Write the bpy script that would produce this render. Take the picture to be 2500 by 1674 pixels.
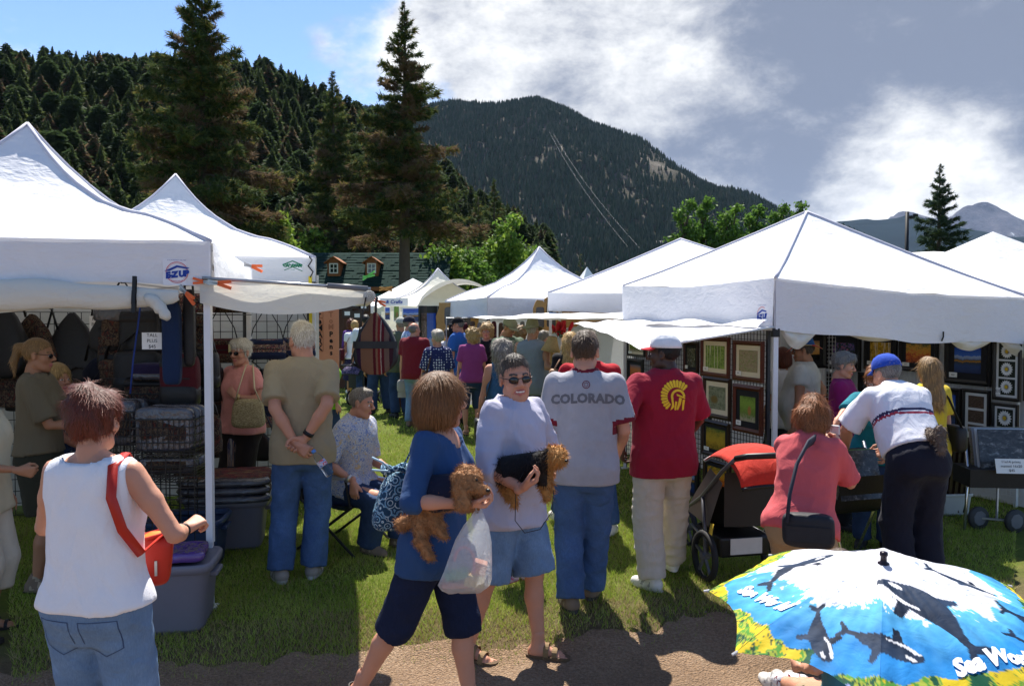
import bpy,bmesh,math,random
import numpy as np
from mathutils import Vector,Matrix,Quaternion
from mathutils.bvhtree import BVHTree
R = math.radians
SC = bpy.context.scene
COL = SC.collection
for _o in list(bpy.data.objects):
 bpy.data.objects.remove(_o)
# ------------------------------------------------------------------ camera
CAM_H,FPX,VH = 1.85,2000.0,776.0          # eye height, focal length and horizon row of the 2500 px wide photograph
PITCH = math.atan((837.0 - VH) / FPX)
cam = bpy.data.cameras.new('camera')
cam.sensor_width = 36.0
cam.lens = 36.0 * FPX / 2500.0
cam.clip_start = 0.05
cam.clip_end = 30000
camo = bpy.data.objects.new('camera',cam)
COL.objects.link(camo)
camo.location = (0,0,CAM_H)
camo.rotation_euler = (R(90) - PITCH,0,0)
SC.camera = camo
# ------------------------------------------------------------------ sun and sky
SUN_EL = R(58)
SUN_DIR = Vector((-0.10,1.0,0)).normalized() * math.cos(SUN_EL) + Vector((0,0,math.sin(SUN_EL)))
sun = bpy.data.lights.new('sun','SUN')
sun.energy = 5.0
sun.angle = R(0.5)
sun.color = (1.0,0.945,0.85)
suno = bpy.data.objects.new('sun',sun)
COL.objects.link(suno)
suno.rotation_euler = SUN_DIR.to_track_quat('Z','Y').to_euler()
suno.location = (0,20,60)
SC.view_settings.view_transform = 'Standard'
SC.view_settings.look = 'None'
SC.view_settings.exposure = 1.05
SC.view_settings.gamma = 1.0
SC.view_settings.use_curve_mapping = False
W = bpy.data.worlds.new('World')
SC.world = W
W.use_nodes = True
_nt = W.node_tree
_nt.nodes.clear()
def _wn(t,**k):
 n = _nt.nodes.new(t)
 for a,b in k.items():
  setattr(n,a,b)
 return n
def _wl(a,b):
 _nt.links.new(a,b)
def _wmath(op,a,b=None,c=None,clamp=False):
 n = _wn('ShaderNodeMath',operation=op)
 n.use_clamp = clamp
 for i,x in enumerate((a,b,c)):
  if x is None:
   continue
  if isinstance(x,(int,float)):
   n.inputs[i].default_value = x
  else:
   _wl(x,n.inputs[i])
 return n.outputs[0]
def _wsm(x,lo,hi):
 n = _wn('ShaderNodeMapRange',interpolation_type='SMOOTHSTEP')
 _wl(x,n.inputs[0])
 n.inputs[1].default_value,n.inputs[2].default_value = lo,hi
 return n.outputs[0]
_tc = _wn('ShaderNodeTexCoord').outputs['Generated']
def _wblob(d,r0,r1):
 """soft round patch of sky about direction d"""
 d = Vector(d).normalized()
 n = _wn('ShaderNodeVectorMath',operation='DOT_PRODUCT')
 nn = _wn('ShaderNodeVectorMath',operation='NORMALIZE')
 _wl(_tc,nn.inputs[0])
 _wl(nn.outputs[0],n.inputs[0])
 n.inputs[1].default_value = d
 return _wsm(n.outputs['Value'],math.cos(R(r1)),math.cos(R(r0)))
def _wnoise(scale,detail,rough,dist=0.0,off=(0,0,0),zs=1.6):
 m = _wn('ShaderNodeMapping')
 _wl(_tc,m.inputs[0])
 m.inputs['Location'].default_value = off
 m.inputs['Scale'].default_value = (1,1,zs)
 n = _wn('ShaderNodeTexNoise')
 _wl(m.outputs[0],n.inputs['Vector'])
 n.inputs['Scale'].default_value = scale
 n.inputs['Detail'].default_value = detail
 n.inputs['Roughness'].default_value = rough
 n.inputs['Distortion'].default_value = dist
 return n.outputs[0]
_sky = _wn('ShaderNodeTexSky')
_sky.sky_type = 'NISHITA'
_sky.sun_disc = False
_sky.sun_elevation = SUN_EL
_sky.sun_rotation = math.atan2(SUN_DIR.x,SUN_DIR.y)
_sky.altitude = 2300
_sky.air_density = 1.0
_sky.dust_density = 0.6
_sky.ozone_density = 2.0
_n1 = _wnoise(3.6,12,0.62,0.15,(0.3,1.7,0.9))
_n2 = _wnoise(8.5,12,0.64,0.1,(4.1,0.2,2.3))
_n3 = _wnoise(1.7,4,0.5,0.2,(2.0,5.0,1.0),1.0)
_storm = _wblob((0.40,1,0.33),11,24)                 # the rain cloud over the mountain
_edge = _wblob((0.05,1,0.36),3,13)                   # its sunlit edge
_edge2 = _wblob((-0.185,1,0.31),1,6)
_cum = _wblob((0.52,1,0.135),2,9)                    # cumulus over the far peaks
_wisp = _wblob((-0.60,1,0.375),1,9)
_gap = _wblob((0.68,1,0.20),0,9)
_hole = _wblob((-0.42,1,0.42),6,24)                  # the clear blue part
_b = _wmath('MULTIPLY',_storm,0.85)
_b = _wmath('MULTIPLY_ADD',_edge,0.50,_b)
_b = _wmath('MULTIPLY_ADD',_edge2,0.30,_b)
_b = _wmath('MULTIPLY_ADD',_cum,0.36,_b)
_b = _wmath('MULTIPLY_ADD',_wisp,0.36,_b)
_b = _wmath('MULTIPLY_ADD',_gap,-0.62,_b)
_b = _wmath('MULTIPLY_ADD',_hole,-0.22,_b)
_cov = _wmath('ADD',_n1,_b)
_cov = _wsm(_cov,0.54,0.72)
# brightness of the cloud: thin and near the sun bright, thick grey
_sunny = _wblob(tuple(SUN_DIR),5,55)
_l = _wmath('MULTIPLY_ADD',_n2,2.1,-0.74)
_l = _wmath('MULTIPLY_ADD',_edge,0.34,_l)
_l = _wmath('MULTIPLY_ADD',_cum,0.85,_l)
_l = _wmath('MULTIPLY_ADD',_edge2,0.40,_l)
_l = _wmath('MULTIPLY_ADD',_wisp,0.6,_l)
_l = _wmath('MULTIPLY_ADD',_wmath('SUBTRACT',_n3,0.5),0.9,_l)
_l = _wmath('MULTIPLY_ADD',_wblob((0.50,1,0.32),5,15),-0.34,_l)
_l = _wsm(_l,0.0,1.15)
_cc = _wn('ShaderNodeMix',data_type='RGBA')
_wl(_l,_cc.inputs[0])
_cc.inputs[6].default_value = (0.25,0.295,0.405,1)
_cc.inputs[7].default_value = (1.25,1.25,1.24,1)
_bg = _wn('ShaderNodeBackground')
_tint = _wn('ShaderNodeMix',data_type='RGBA',blend_type='MULTIPLY')
_tint.inputs[0].default_value = 1.0
_wl(_sky.outputs[0],_tint.inputs[6])
_tint.inputs[7].default_value = (0.90,0.97,1.04,1)
_wl(_tint.outputs[2],_bg.inputs[0])
_bg.inputs[1].default_value = 0.095
_bc = _wn('ShaderNodeBackground')
_wl(_cc.outputs[2],_bc.inputs[0])
_bc.inputs[1].default_value = 0.48
_mx = _wn('ShaderNodeMixShader')
_wl(_cov,_mx.inputs[0])
_wl(_bg.outputs[0],_mx.inputs[1])
_wl(_bc.outputs[0],_mx.inputs[2])
_wo = _wn('ShaderNodeOutputWorld')
_wl(_mx.outputs[0],_wo.inputs[0])
SC.cycles.max_bounces = 8
SC.cycles.transparent_max_bounces = 12
SC.cycles.volume_bounces = 1
SC.cycles.use_denoising = True
# ------------------------------------------------------------------ helpers
RNG = np.random.default_rng(7)
random.seed(7)
def ss(a,b,x):
 t = np.clip((x - a) / (b - a),0,1)
 return t * t * (3 - 2 * t)
def gz(x,y):
 """height of the lawn: it falls a little to the right and down to the dirt path"""
 return -0.06 * ss(1.3,3.2,np.asarray(x,float)) * ss(22,9,np.asarray(y,float)) - 0.08 * ss(5.1,4.3,np.asarray(y,float))
def gzf(x,y):
 return float(gz(x,y))
_fw = Vector((0,math.cos(PITCH),-math.sin(PITCH)))
_up = Vector((0,math.sin(PITCH),math.cos(PITCH)))
def ray(u,v):
 return Vector((1,0,0)) * ((u - 1250) / FPX) + _up * ((837 - v) / FPX) + _fw
def at(u,v,y):
 d = ray(u,v)
 return Vector((0,0,CAM_H)) + d * (y / d.y)
def ground(u,v):
 z = 0.0
 d = ray(u,v)
 for _ in range(6):
  t = (z - CAM_H) / d.z
  p = Vector((0,0,CAM_H)) + d * t
  z = gzf(p.x,p.y)
 return p
def on_plane(u,v,p0,n):
 d = ray(u,v)
 o = Vector((0,0,CAM_H))
 t = (Vector(p0) - o).dot(n) / d.dot(n)
 return o + d * t
def S(r,g=None,b=None):
 if g is None:
  r,g,b = r
 f = lambda c: (c / 255 / 12.92) if c / 255 <= 0.04045 else ((c / 255 + 0.055) / 1.055) ** 2.4
 return (f(r),f(g),f(b))
# ------------------------------------------------------------------ materials
_MATS = {}
class NT:
 def __init__(s,name):
  s.m = bpy.data.materials.new(name)
  s.m.use_nodes = True
  s.t = s.m.node_tree
  s.t.nodes.clear()
  s.out = s.n('ShaderNodeOutputMaterial')
 def n(s,t,**k):
  n = s.t.nodes.new(t)
  for a,b in k.items():
   setattr(n,a,b)
  return n
 def l(s,a,b):
  s.t.links.new(a,b)
 def coord(s,kind='Object',scale=(1,1,1),loc=(0,0,0),rot=(0,0,0)):
  tc = s.n('ShaderNodeTexCoord')
  m = s.n('ShaderNodeMapping')
  s.l(tc.outputs[kind],m.inputs[0])
  m.inputs['Scale'].default_value = scale
  m.inputs['Location'].default_value = loc
  m.inputs['Rotation'].default_value = rot
  return m.outputs[0]
 def noise(s,vec,scale,detail=4,rough=0.55,dist=0):
  n = s.n('ShaderNodeTexNoise')
  s.l(vec,n.inputs['Vector'])
  n.inputs['Scale'].default_value = scale
  n.inputs['Detail'].default_value = detail
  n.inputs['Roughness'].default_value = rough
  n.inputs['Distortion'].default_value = dist
  return n.outputs[0]
 def ramp(s,fac,stops,interp='LINEAR'):
  r = s.n('ShaderNodeValToRGB')
  r.color_ramp.interpolation = interp
  e = r.color_ramp.elements
  while len(e) < len(stops):
   e.new(0.5)
  for i,(p,c) in enumerate(stops):
   e[i].position = p
   e[i].color = (*c[:3],1)
  s.l(fac,r.inputs[0])
  return r.outputs[0]
 def math(s,op,a,b=None,c=None):
  n = s.n('ShaderNodeMath',operation=op)
  for i,x in enumerate((a,b,c)):
   if x is None:
    continue
   if isinstance(x,(int,float)):
    n.inputs[i].default_value = x
   else:
    s.l(x,n.inputs[i])
  return n.outputs[0]
 def mix(s,f,a,b,blend='MIX'):
  n = s.n('ShaderNodeMix',data_type='RGBA',blend_type=blend)
  for i,x in ((0,f),(6,a),(7,b)):
   if isinstance(x,(int,float)):
    n.inputs[i].default_value = x
   elif isinstance(x,tuple):
    n.inputs[i].default_value = (*x[:3],1)
   else:
    s.l(x,n.inputs[i])
  return n.outputs[2]
 def bump(s,h,strength,dist=0.01):
  b = s.n('ShaderNodeBump')
  b.inputs['Strength'].default_value = strength
  b.inputs['Distance'].default_value = dist
  s.l(h,b.inputs['Height'])
  return b.outputs[0]
 def bsdf(s,col,rough=0.8,metal=0,spec=0.3,normal=None,transl=0.0,tcol=None,alpha=None,sheen=0):
  p = s.n('ShaderNodeBsdfPrincipled')
  if isinstance(col,tuple):
   p.inputs['Base Color'].default_value = (*col[:3],1)
  else:
   s.l(col,p.inputs['Base Color'])
  if isinstance(rough,(int,float)):
   p.inputs['Roughness'].default_value = rough
  else:
   s.l(rough,p.inputs['Roughness'])
  p.inputs['Metallic'].default_value = metal
  p.inputs['Specular IOR Level'].default_value = spec
  if sheen:
   p.inputs['Sheen Weight'].default_value = sheen
  if normal is not None:
   s.l(normal,p.inputs['Normal'])
  res = p.outputs[0]
  if transl:
   t = s.n('ShaderNodeBsdfTranslucent')
   c = tcol if tcol is not None else col
   if isinstance(c,tuple):
    t.inputs[0].default_value = (*c[:3],1)
   else:
    s.l(c,t.inputs[0])
   if normal is not None:
    s.l(normal,t.inputs['Normal'])
   m = s.n('ShaderNodeMixShader')
   m.inputs[0].default_value = transl
   s.l(res,m.inputs[1])
   s.l(t.outputs[0],m.inputs[2])
   res = m.outputs[0]
  if alpha is not None:
   t = s.n('ShaderNodeBsdfTransparent')
   m = s.n('ShaderNodeMixShader')
   m.inputs[0].default_value = alpha
   s.l(t.outputs[0],m.inputs[1])
   s.l(res,m.inputs[2])
   res = m.outputs[0]
  s.l(res,s.out.inputs[0])
  return s.m
def M(name,col,rough=0.8,var=0.18,scale=9,bump=0.0,bscale=60,metal=0,spec=0.3,transl=0,alpha=None,sheen=0,st=(1,1,1),coords='Object'):
 """plain procedural material: base colour with noise variation and optional bump"""
 if name in _MATS:
  return _MATS[name]
 t = NT(name)
 v = t.coord(coords,st)
 n = t.noise(v,scale,5,0.6)
 c = t.mix(n,tuple(max(0,x * (1 - var)) for x in col),tuple(min(1,x * (1 + var)) for x in col))
 nm = None
 if bump:
  nm = t.bump(t.noise(v,bscale,4,0.6),bump,0.01)
 _MATS[name] = t.bsdf(c,rough,metal,spec,nm,transl,None,alpha,sheen)
 return _MATS[name]
def cloth(name,col,var=0.10,bump=0.35,sheen=0.05,transl=0.0):
 """woven cloth: fold bump plus fine weave"""
 if name in _MATS:
  return _MATS[name]
 t = NT(name)
 v = t.coord('Object')
 big = t.noise(t.coord('Object',(1,1,0.45)),9,3,0.45,1.4)
 fine = t.noise(v,240,2,0.6)
 c = t.mix(t.noise(v,16,5,0.65),tuple(x * (1 - var) for x in col),tuple(min(1,x * (1 + var)) for x in col))
 h = t.math('MULTIPLY_ADD',fine,0.10,big)
 _MATS[name] = t.bsdf(c,0.88,0,0.2,t.bump(h,bump * 1.15,0.03),transl,None,None,sheen)
 return _MATS[name]
def denim(name,col):
 if name in _MATS:
  return _MATS[name]
 t = NT(name)
 v = t.coord('Object')
 a = t.noise(v,5,5,0.62,0.3)
 w = t.noise(t.coord('Object',(1,1,0.25)),190,2,0.7)
 f = t.math('MULTIPLY_ADD',w,0.35,t.math('MULTIPLY',a,0.8))
 c = t.ramp(f,[(0.30,tuple(x * 0.62 for x in col)),(0.62,col),(0.85,tuple(min(1,x * 1.45) for x in col))])
 _MATS[name] = t.bsdf(c,0.9,0,0.15,t.bump(t.math('MULTIPLY_ADD',w,0.15,t.noise(v,11,3,0.5,0.8)),0.45,0.03))
 return _MATS[name]
def dots(name,base,dot,scale,r=0.3):
 if name in _MATS:
  return _MATS[name]
 t = NT(name)
 vo = t.n('ShaderNodeTexVoronoi')
 t.l(t.coord('Object'),vo.inputs['Vector'])
 vo.inputs['Scale'].default_value = scale
 vo.inputs['Randomness'].default_value = 0.25
 f = t.ramp(vo.outputs['Distance'],[(r - 0.03,(1,1,1)),(r + 0.03,(0,0,0))])
 c = t.mix(f,base,dot)
 _MATS[name] = t.bsdf(c,0.85,0,0.2,t.bump(t.noise(t.coord('Object'),9,3,0.5,0.5),0.3,0.03))
 return _MATS[name]
def pattern(name,cols,scale=30,dist=1.2,st=(1,1,1),rough=0.85):
 """busy printed cloth from several colours"""
 if name in _MATS:
  return _MATS[name]
 t = NT(name)
 n = t.noise(t.coord('Object',st),scale,4,0.6,dist)
 k = len(cols)
 c = t.ramp(n,[(0.34 + 0.32 * i / k,c) for i,c in enumerate(cols)],'CONSTANT')
 _MATS[name] = t.bsdf(c,rough,0,0.2,t.bump(t.noise(t.coord('Object'),9,3,0.5,0.5),0.3,0.03))
 return _MATS[name]
# ------------------------------------------------------------------ meshes
def mesh_np(V,F,smooth=True,mi=None):
 """mesh from arrays; F is (n,3) or (n,4) or a list of index lists"""
 me = bpy.data.meshes.new('m')
 V = np.asarray(V,np.float32).reshape(-1,3)
 if isinstance(F,list):
  tot = np.array([len(f) for f in F],np.int32)
  lv = np.concatenate([np.asarray(f,np.int32) for f in F]) if F else np.zeros(0,np.int32)
 else:
  F = np.asarray(F,np.int32)
  tot = np.full(len(F),F.shape[1],np.int32)
  lv = F.ravel()
 me.vertices.add(len(V))
 me.vertices.foreach_set('co',V.ravel())
 me.loops.add(len(lv))
 me.loops.foreach_set('vertex_index',lv)
 me.polygons.add(len(tot))
 st = np.zeros(len(tot),np.int32)
 st[1:] = np.cumsum(tot)[:-1]
 me.polygons.foreach_set('loop_start',st)
 me.polygons.foreach_set('loop_total',tot)
 if mi is not None:
  me.polygons.foreach_set('material_index',np.asarray(mi,np.int32))
 me.polygons.foreach_set('use_smooth',np.full(len(tot),bool(smooth)))
 me.update(calc_edges=True)
 me.validate()
 return me
def link(name,me,mats=None,parent=None,loc=(0,0,0),rz=0.0):
 me.name = name
 if mats is not None:
  for m in (mats if isinstance(mats,(list,tuple)) else [mats]):
   me.materials.append(m)
 o = bpy.data.objects.new(name,me)
 COL.objects.link(o)
 o.location = loc
 o.rotation_euler = (0,0,rz)
 if parent is not None:
  o.parent = parent
 return o
def tag(o,label=None,cat=None,group=None,kind=None):
 for k,v in (('label',label),('category',cat),('group',group),('kind',kind)):
  if v:
   o[k] = v
 return o
def thing(name,label,cat,loc=(0,0,0),rz=0.0,group=None):
 o = bpy.data.objects.new(name,None)
 COL.objects.link(o)
 o.empty_display_size = 0.1
 o.location = loc
 o.rotation_euler = (0,0,rz)
 return tag(o,label,cat,group)
_KIDS = {}
def copy_tree(o,parent=None):
 c = o.copy()
 COL.objects.link(c)
 c.parent = parent
 for ch in list(o.children):
  copy_tree(ch,c)
 return c
class MB:
 """collects simple shapes into one mesh"""
 def __init__(s):
  s.V,s.F,s.I,s.n,s.cur = [],[],[],0,0
 def raw(s,V,F,mi=None):
  V = np.asarray(V,float).reshape(-1,3)
  s.V.append(V)
  for f in F:
   s.F.append([int(i) + s.n for i in f])
   s.I.append(s.cur if mi is None else mi)
  s.n += len(V)
  return s
 def box(s,c,d,rot=None,taper=1.0):
  x,y,z = d[0] / 2,d[1] / 2,d[2] / 2
  V = np.array([(-x,-y,-z),(x,-y,-z),(x,y,-z),(-x,y,-z),(-x * taper,-y * taper,z),(x * taper,-y * taper,z),(x * taper,y * taper,z),(-x * taper,y * taper,z)])
  if rot is not None:
   V = V @ np.array(rot.to_3x3()).T
  V = V + np.array(c)
  return s.raw(V,[(0,3,2,1),(4,5,6,7),(0,1,5,4),(1,2,6,5),(2,3,7,6),(3,0,4,7)])
 def bar(s,a,b,w,d=None,n=4):
  """straight bar of n sides from a to b"""
  return s.tube([a,b],w / (2 if n > 4 else 1.4142),n,r2=None if d is None else d / (2 if n > 4 else 1.4142))
 def tube(s,pts,r,n=8,caps=True,r2=None):
  P = [Vector(p) for p in pts]
  rs = r if isinstance(r,(list,tuple,np.ndarray)) else [r] * len(P)
  V,F = [],[]
  ref = None
  for i,p in enumerate(P):
   t = (P[min(i + 1,len(P) - 1)] - P[max(i - 1,0)]).normalized()
   if ref is None:
    ref = Vector((0,0,1)) if abs(t.z) < 0.9 else Vector((1,0,0))
   a = t.cross(ref).normalized()
   b = a.cross(t).normalized()
   ref = b
   for k in range(n):
    an = 2 * math.pi * (k + 0.5) / n
    q = p + a * (math.cos(an) * rs[i]) + b * (math.sin(an) * (rs[i] if r2 is None else r2))
    V.append(q[:])
  for i in range(len(P) - 1):
   for k in range(n):
    F.append((i * n + k,i * n + (k + 1) % n,(i + 1) * n + (k + 1) % n,(i + 1) * n + k))
  if caps:
   F.append(tuple(reversed(range(n))))
   F.append(tuple(range((len(P) - 1) * n,len(P) * n)))
  return s.raw(V,F)
 def lathe(s,prof,n=20,c=(0,0,0),axis=None):
  V,F = [],[]
  for r,z in prof:
   for k in range(n):
    a = 2 * math.pi * k / n
    V.append((r * math.cos(a),r * math.sin(a),z))
  for i in range(len(prof) - 1):
   for k in range(n):
    F.append((i * n + k,i * n + (k + 1) % n,(i + 1) * n + (k + 1) % n,(i + 1) * n + k))
  V = np.array(V)
  if axis is not None:
   V = V @ np.array(Vector((0,0,1)).rotation_difference(Vector(axis)).to_matrix()).T
  return s.raw(V + np.array(c),F)
 def grid(s,fn,nu,nv,thick=0.0):
  """surface fn(a,b) for a,b in 0..1"""
  V = [fn(i / nu,j / nv) for j in range(nv + 1) for i in range(nu + 1)]
  F = [(j * (nu + 1) + i,j * (nu + 1) + i + 1,(j + 1) * (nu + 1) + i + 1,(j + 1) * (nu + 1) + i) for j in range(nv) for i in range(nu)]
  return s.raw(V,F)
 def poly(s,pts):
  return s.raw(pts,[tuple(range(len(pts)))])
 def mesh(s,smooth=False):
  V = np.concatenate(s.V) if s.V else np.zeros((0,3))
  return mesh_np(V,s.F,smooth,s.I)
 def build(s,name,mats,parent=None,smooth=False,loc=(0,0,0),rz=0.0,bevel=0.0):
  me = s.mesh(smooth)
  o = link(name,me,mats,parent,loc,rz)
  if bevel:
   b = o.modifiers.new('bevel','BEVEL')
   b.width = bevel
   b.segments = 2
   b.limit_method = 'ANGLE'
  return o
def solidify(o,t,off=0):
 m = o.modifiers.new('thickness','SOLIDIFY')
 m.thickness = t
 m.offset = off
 return o
# ------------------------------------------------------------------ signed distance modelling
def smin(a,b,k):
 if k <= 0:
  return np.minimum(a,b)
 h = np.clip(0.5 + 0.5 * (b - a) / k,0,1)
 return b + (a - b) * h - k * h * (1 - h)
def smax(a,b,k):
 return -smin(-a,-b,k)
class Cap:
 """tapered capsule"""
 def __init__(s,a,b,ra,rb=None):
  s.a,s.b = np.array(a,float),np.array(b,float)
  s.ra,s.rb = ra,ra if rb is None else rb
  r = max(s.ra,s.rb)
  s.lo,s.hi = np.minimum(s.a,s.b) - r,np.maximum(s.a,s.b) + r
 def __call__(s,x,y,z):
  d = s.b - s.a
  px,py,pz = x - s.a[0],y - s.a[1],z - s.a[2]
  t = np.clip((px * d[0] + py * d[1] + pz * d[2]) / max(1e-9,d @ d),0,1)
  return np.sqrt((px - t * d[0]) ** 2 + (py - t * d[1]) ** 2 + (pz - t * d[2]) ** 2) - (s.ra + (s.rb - s.ra) * t)
class Ell:
 """ellipsoid, optionally turned by a 3x3 matrix"""
 def __init__(s,c,r,rot=None):
  s.c,s.r,s.m = np.array(c,float),np.array(r,float),None if rot is None else np.array(rot)
  e = s.r if rot is None else np.full(3,max(r))
  s.lo,s.hi = s.c - e,s.c + e
 def __call__(s,x,y,z):
  px,py,pz = x - s.c[0],y - s.c[1],z - s.c[2]
  if s.m is not None:
   m = s.m
   px,py,pz = m[0][0] * px + m[1][0] * py + m[2][0] * pz,m[0][1] * px + m[1][1] * py + m[2][1] * pz,m[0][2] * px + m[1][2] * py + m[2][2] * pz
  k0 = np.sqrt((px / s.r[0]) ** 2 + (py / s.r[1]) ** 2 + (pz / s.r[2]) ** 2)
  k1 = np.sqrt((px / s.r[0] ** 2) ** 2 + (py / s.r[1] ** 2) ** 2 + (pz / s.r[2] ** 2) ** 2)
  return k0 * (k0 - 1) / np.maximum(k1,1e-6)
class Fn:
 def __init__(s,f,lo,hi):
  s.f,s.lo,s.hi = f,np.array(lo,float),np.array(hi,float)
 def __call__(s,x,y,z):
  return s.f(x,y,z)
class Grid:
 def __init__(s,lo,hi,h):
  s.lo,s.h = np.array(lo,float) - 2 * h,h
  s.n = np.ceil((np.array(hi,float) + 2 * h - s.lo) / h).astype(int) + 1
  s.ax = [(s.lo[i] + h * np.arange(s.n[i])).astype(np.float32) for i in range(3)]
  s.F = np.full(tuple(s.n),1.0,np.float32)
 def xyz(s,sl=(slice(None),) * 3):
  return s.ax[0][sl[0]][:,None,None],s.ax[1][sl[1]][None,:,None],s.ax[2][sl[2]][None,None,:]
 def sl(s,lo,hi,m):
  r = []
  for i in range(3):
   a = int(np.clip(np.floor((lo[i] - m - s.lo[i]) / s.h),0,s.n[i]))
   b = int(np.clip(np.ceil((hi[i] + m - s.lo[i]) / s.h) + 1,0,s.n[i]))
   r.append(slice(a,b))
  return tuple(r)
 def add(s,prim,k=0.03,off=0.0,m=0.06):
  q = s.sl(prim.lo - off,prim.hi + off,m)
  if s.F[q].size == 0:
   return s
  d = prim(*s.xyz(q)) - off
  s.F[q] = smin(s.F[q],d.astype(np.float32),k)
  return s
 def cut(s,fn,k=0.0):
  """keep where fn < 0"""
  d = np.broadcast_to(fn(*s.xyz()),s.F.shape)
  s.F = (smax(s.F,d,k) if k else np.maximum(s.F,d)).astype(np.float32)
  return s
 def sub(s,prim,k=0.01,m=0.03):
  q = s.sl(prim.lo,prim.hi,m)
  s.F[q] = smax(s.F[q],-prim(*s.xyz(q)),k)
  return s
 def disp(s,fn):
  near = np.abs(s.F) < 0.08
  d = np.broadcast_to(fn(*s.xyz()),s.F.shape)
  s.F = np.where(near,s.F - d,s.F).astype(np.float32)
  return s
 def mesh(s):
  return snet(s.F,s.lo,s.h)
_E12 = [(0,1),(2,3),(4,5),(6,7),(0,2),(1,3),(4,6),(5,7),(0,4),(1,5),(2,6),(3,7)]
_C8 = [(i & 1,(i >> 1) & 1,(i >> 2) & 1) for i in range(8)]
def snet(F,lo,h):
 """naive surface nets: one continuous quad mesh of the zero set"""
 s = F < 0
 c = np.zeros(tuple(np.array(F.shape) - 1),np.int8)
 n0,n1,n2 = c.shape
 for (i,j,k) in _C8:
  c += s[i:i + n0,j:j + n1,k:k + n2]
 act = (c > 0) & (c < 8)
 idx = np.argwhere(act)
 n = len(idx)
 cid = np.full(c.shape,-1,np.int32)
 cid[act] = np.arange(n)
 val = np.stack([F[idx[:,0] + i,idx[:,1] + j,idx[:,2] + k] for (i,j,k) in _C8],1)
 acc,cnt = np.zeros((n,3),np.float32),np.zeros(n,np.float32)
 for a,b in _E12:
  va,vb = val[:,a],val[:,b]
  m = (va < 0) != (vb < 0)
  t = np.where(m,va / np.where(m,va - vb,1),0)
  ca,cb = np.array(_C8[a],np.float32),np.array(_C8[b],np.float32)
  acc += np.where(m[:,None],ca + t[:,None] * (cb - ca),0)
  cnt += m
 V = lo + h * (idx + acc / np.maximum(cnt,1)[:,None])
 Q = []
 for ax in range(3):
  o1,o2 = [(1,2),(2,0),(0,1)][ax]
  A = [slice(None)] * 3
  B = [slice(None)] * 3
  A[ax],B[ax] = slice(0,-1),slice(1,None)
  for o in (o1,o2):
   A[o] = B[o] = slice(1,-1)
  a,b = s[tuple(A)],s[tuple(B)]
  e = np.argwhere(a != b)
  if not len(e):
   continue
  fl = a[e[:,0],e[:,1],e[:,2]]
  e = e.copy()
  e[:,o1] += 1
  e[:,o2] += 1
  def cell(d1,d2):
   f = e.copy()
   f[:,o1] += d1
   f[:,o2] += d2
   return cid[f[:,0],f[:,1],f[:,2]]
  q = np.stack([cell(-1,-1),cell(0,-1),cell(0,0),cell(-1,0)],1)
  Q.append(np.where(fl[:,None],q,q[:,::-1]))
 return V,np.concatenate(Q) if Q else np.zeros((0,4),np.int32)
def wrinkle(seed,amp,f0=28.0,f1=60.0,n=5,zs=0.6):
 r = np.random.default_rng(seed)
 W_ = [(r.normal(size=3) * (1,1,zs),r.uniform(f0,f1),r.uniform(0,6.3),r.normal(size=3)) for _ in range(n)]
 W_ = [(d / np.linalg.norm(d),f,p,e / np.linalg.norm(e)) for d,f,p,e in W_]
 def fn(x,y,z):
  t = 0
  for d,f,p,e in W_:
   w = np.sin((e[0] * x + e[1] * y + e[2] * z) * f * 0.35 + p * 2) * 1.1
   t = t + (1 - np.abs(np.sin((d[0] * x + d[1] * y + d[2] * z) * f * 0.5 + p + w))) ** 2
  return amp * (t / n) * 1.6
 return fn
def lump(seed,amp,f=70.0,n=6):
 r = np.random.default_rng(seed)
 W_ = [(r.normal(size=3),r.uniform(0.6,1.5) * f,r.uniform(0,6.3)) for _ in range(n)]
 W_ = [(d / np.linalg.norm(d) * q,p) for d,q,p in W_]
 def fn(x,y,z):
  t = 0
  for d,p in W_:
   t = t + np.sin(d[0] * x + d[1] * y + d[2] * z + p)
  return amp * t / math.sqrt(n)
 return fn
def normals(V,F):
 N = np.zeros_like(V)
 a,b,c = V[F[:,0]],V[F[:,1]],V[F[:,2]]
 fn = np.cross(b - a,c - a)
 for i in range(F.shape[1]):
  np.add.at(N,F[:,i],fn)
 return N / np.maximum(np.linalg.norm(N,axis=1,keepdims=True),1e-9)
def ribbons(P,D,N,length,width,seg=3,bend=0.3,rng=None,curl=0.0):
 """thin tapered strips from points P along D, bending towards -N*bend or gravity; returns V, F (tri/quad lists)"""
 rng = rng or RNG
 n = len(P)
 L = length * rng.uniform(0.6,1.3,n)[:,None]
 side = np.cross(D,N)
 side /= np.maximum(np.linalg.norm(side,axis=1,keepdims=True),1e-6)
 V,cur,d = [],P.copy(),D.copy()
 ph = rng.uniform(0,6.3,n)[:,None]
 for i in range(seg + 1):
  w = width * (1 - i / seg) ** 0.6
  off = side * (np.sin(ph + i * 2.0) * curl)
  V.append(cur + off - side * w / 2)
  V.append(cur + off + side * w / 2)
  d = d + np.array([0,0,-bend / seg]) 
  d = d / np.maximum(np.linalg.norm(d,axis=1,keepdims=True),1e-6)
  cur = cur + d * L / seg
 V = np.stack(V,1)
 m = 2 * (seg + 1)
 base = (np.arange(n) * m)[:,None]
 F = np.concatenate([base + np.array([[2 * i,2 * i + 1,2 * i + 3,2 * i + 2]]) for i in range(seg)])
 return V.reshape(-1,3),F
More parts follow.
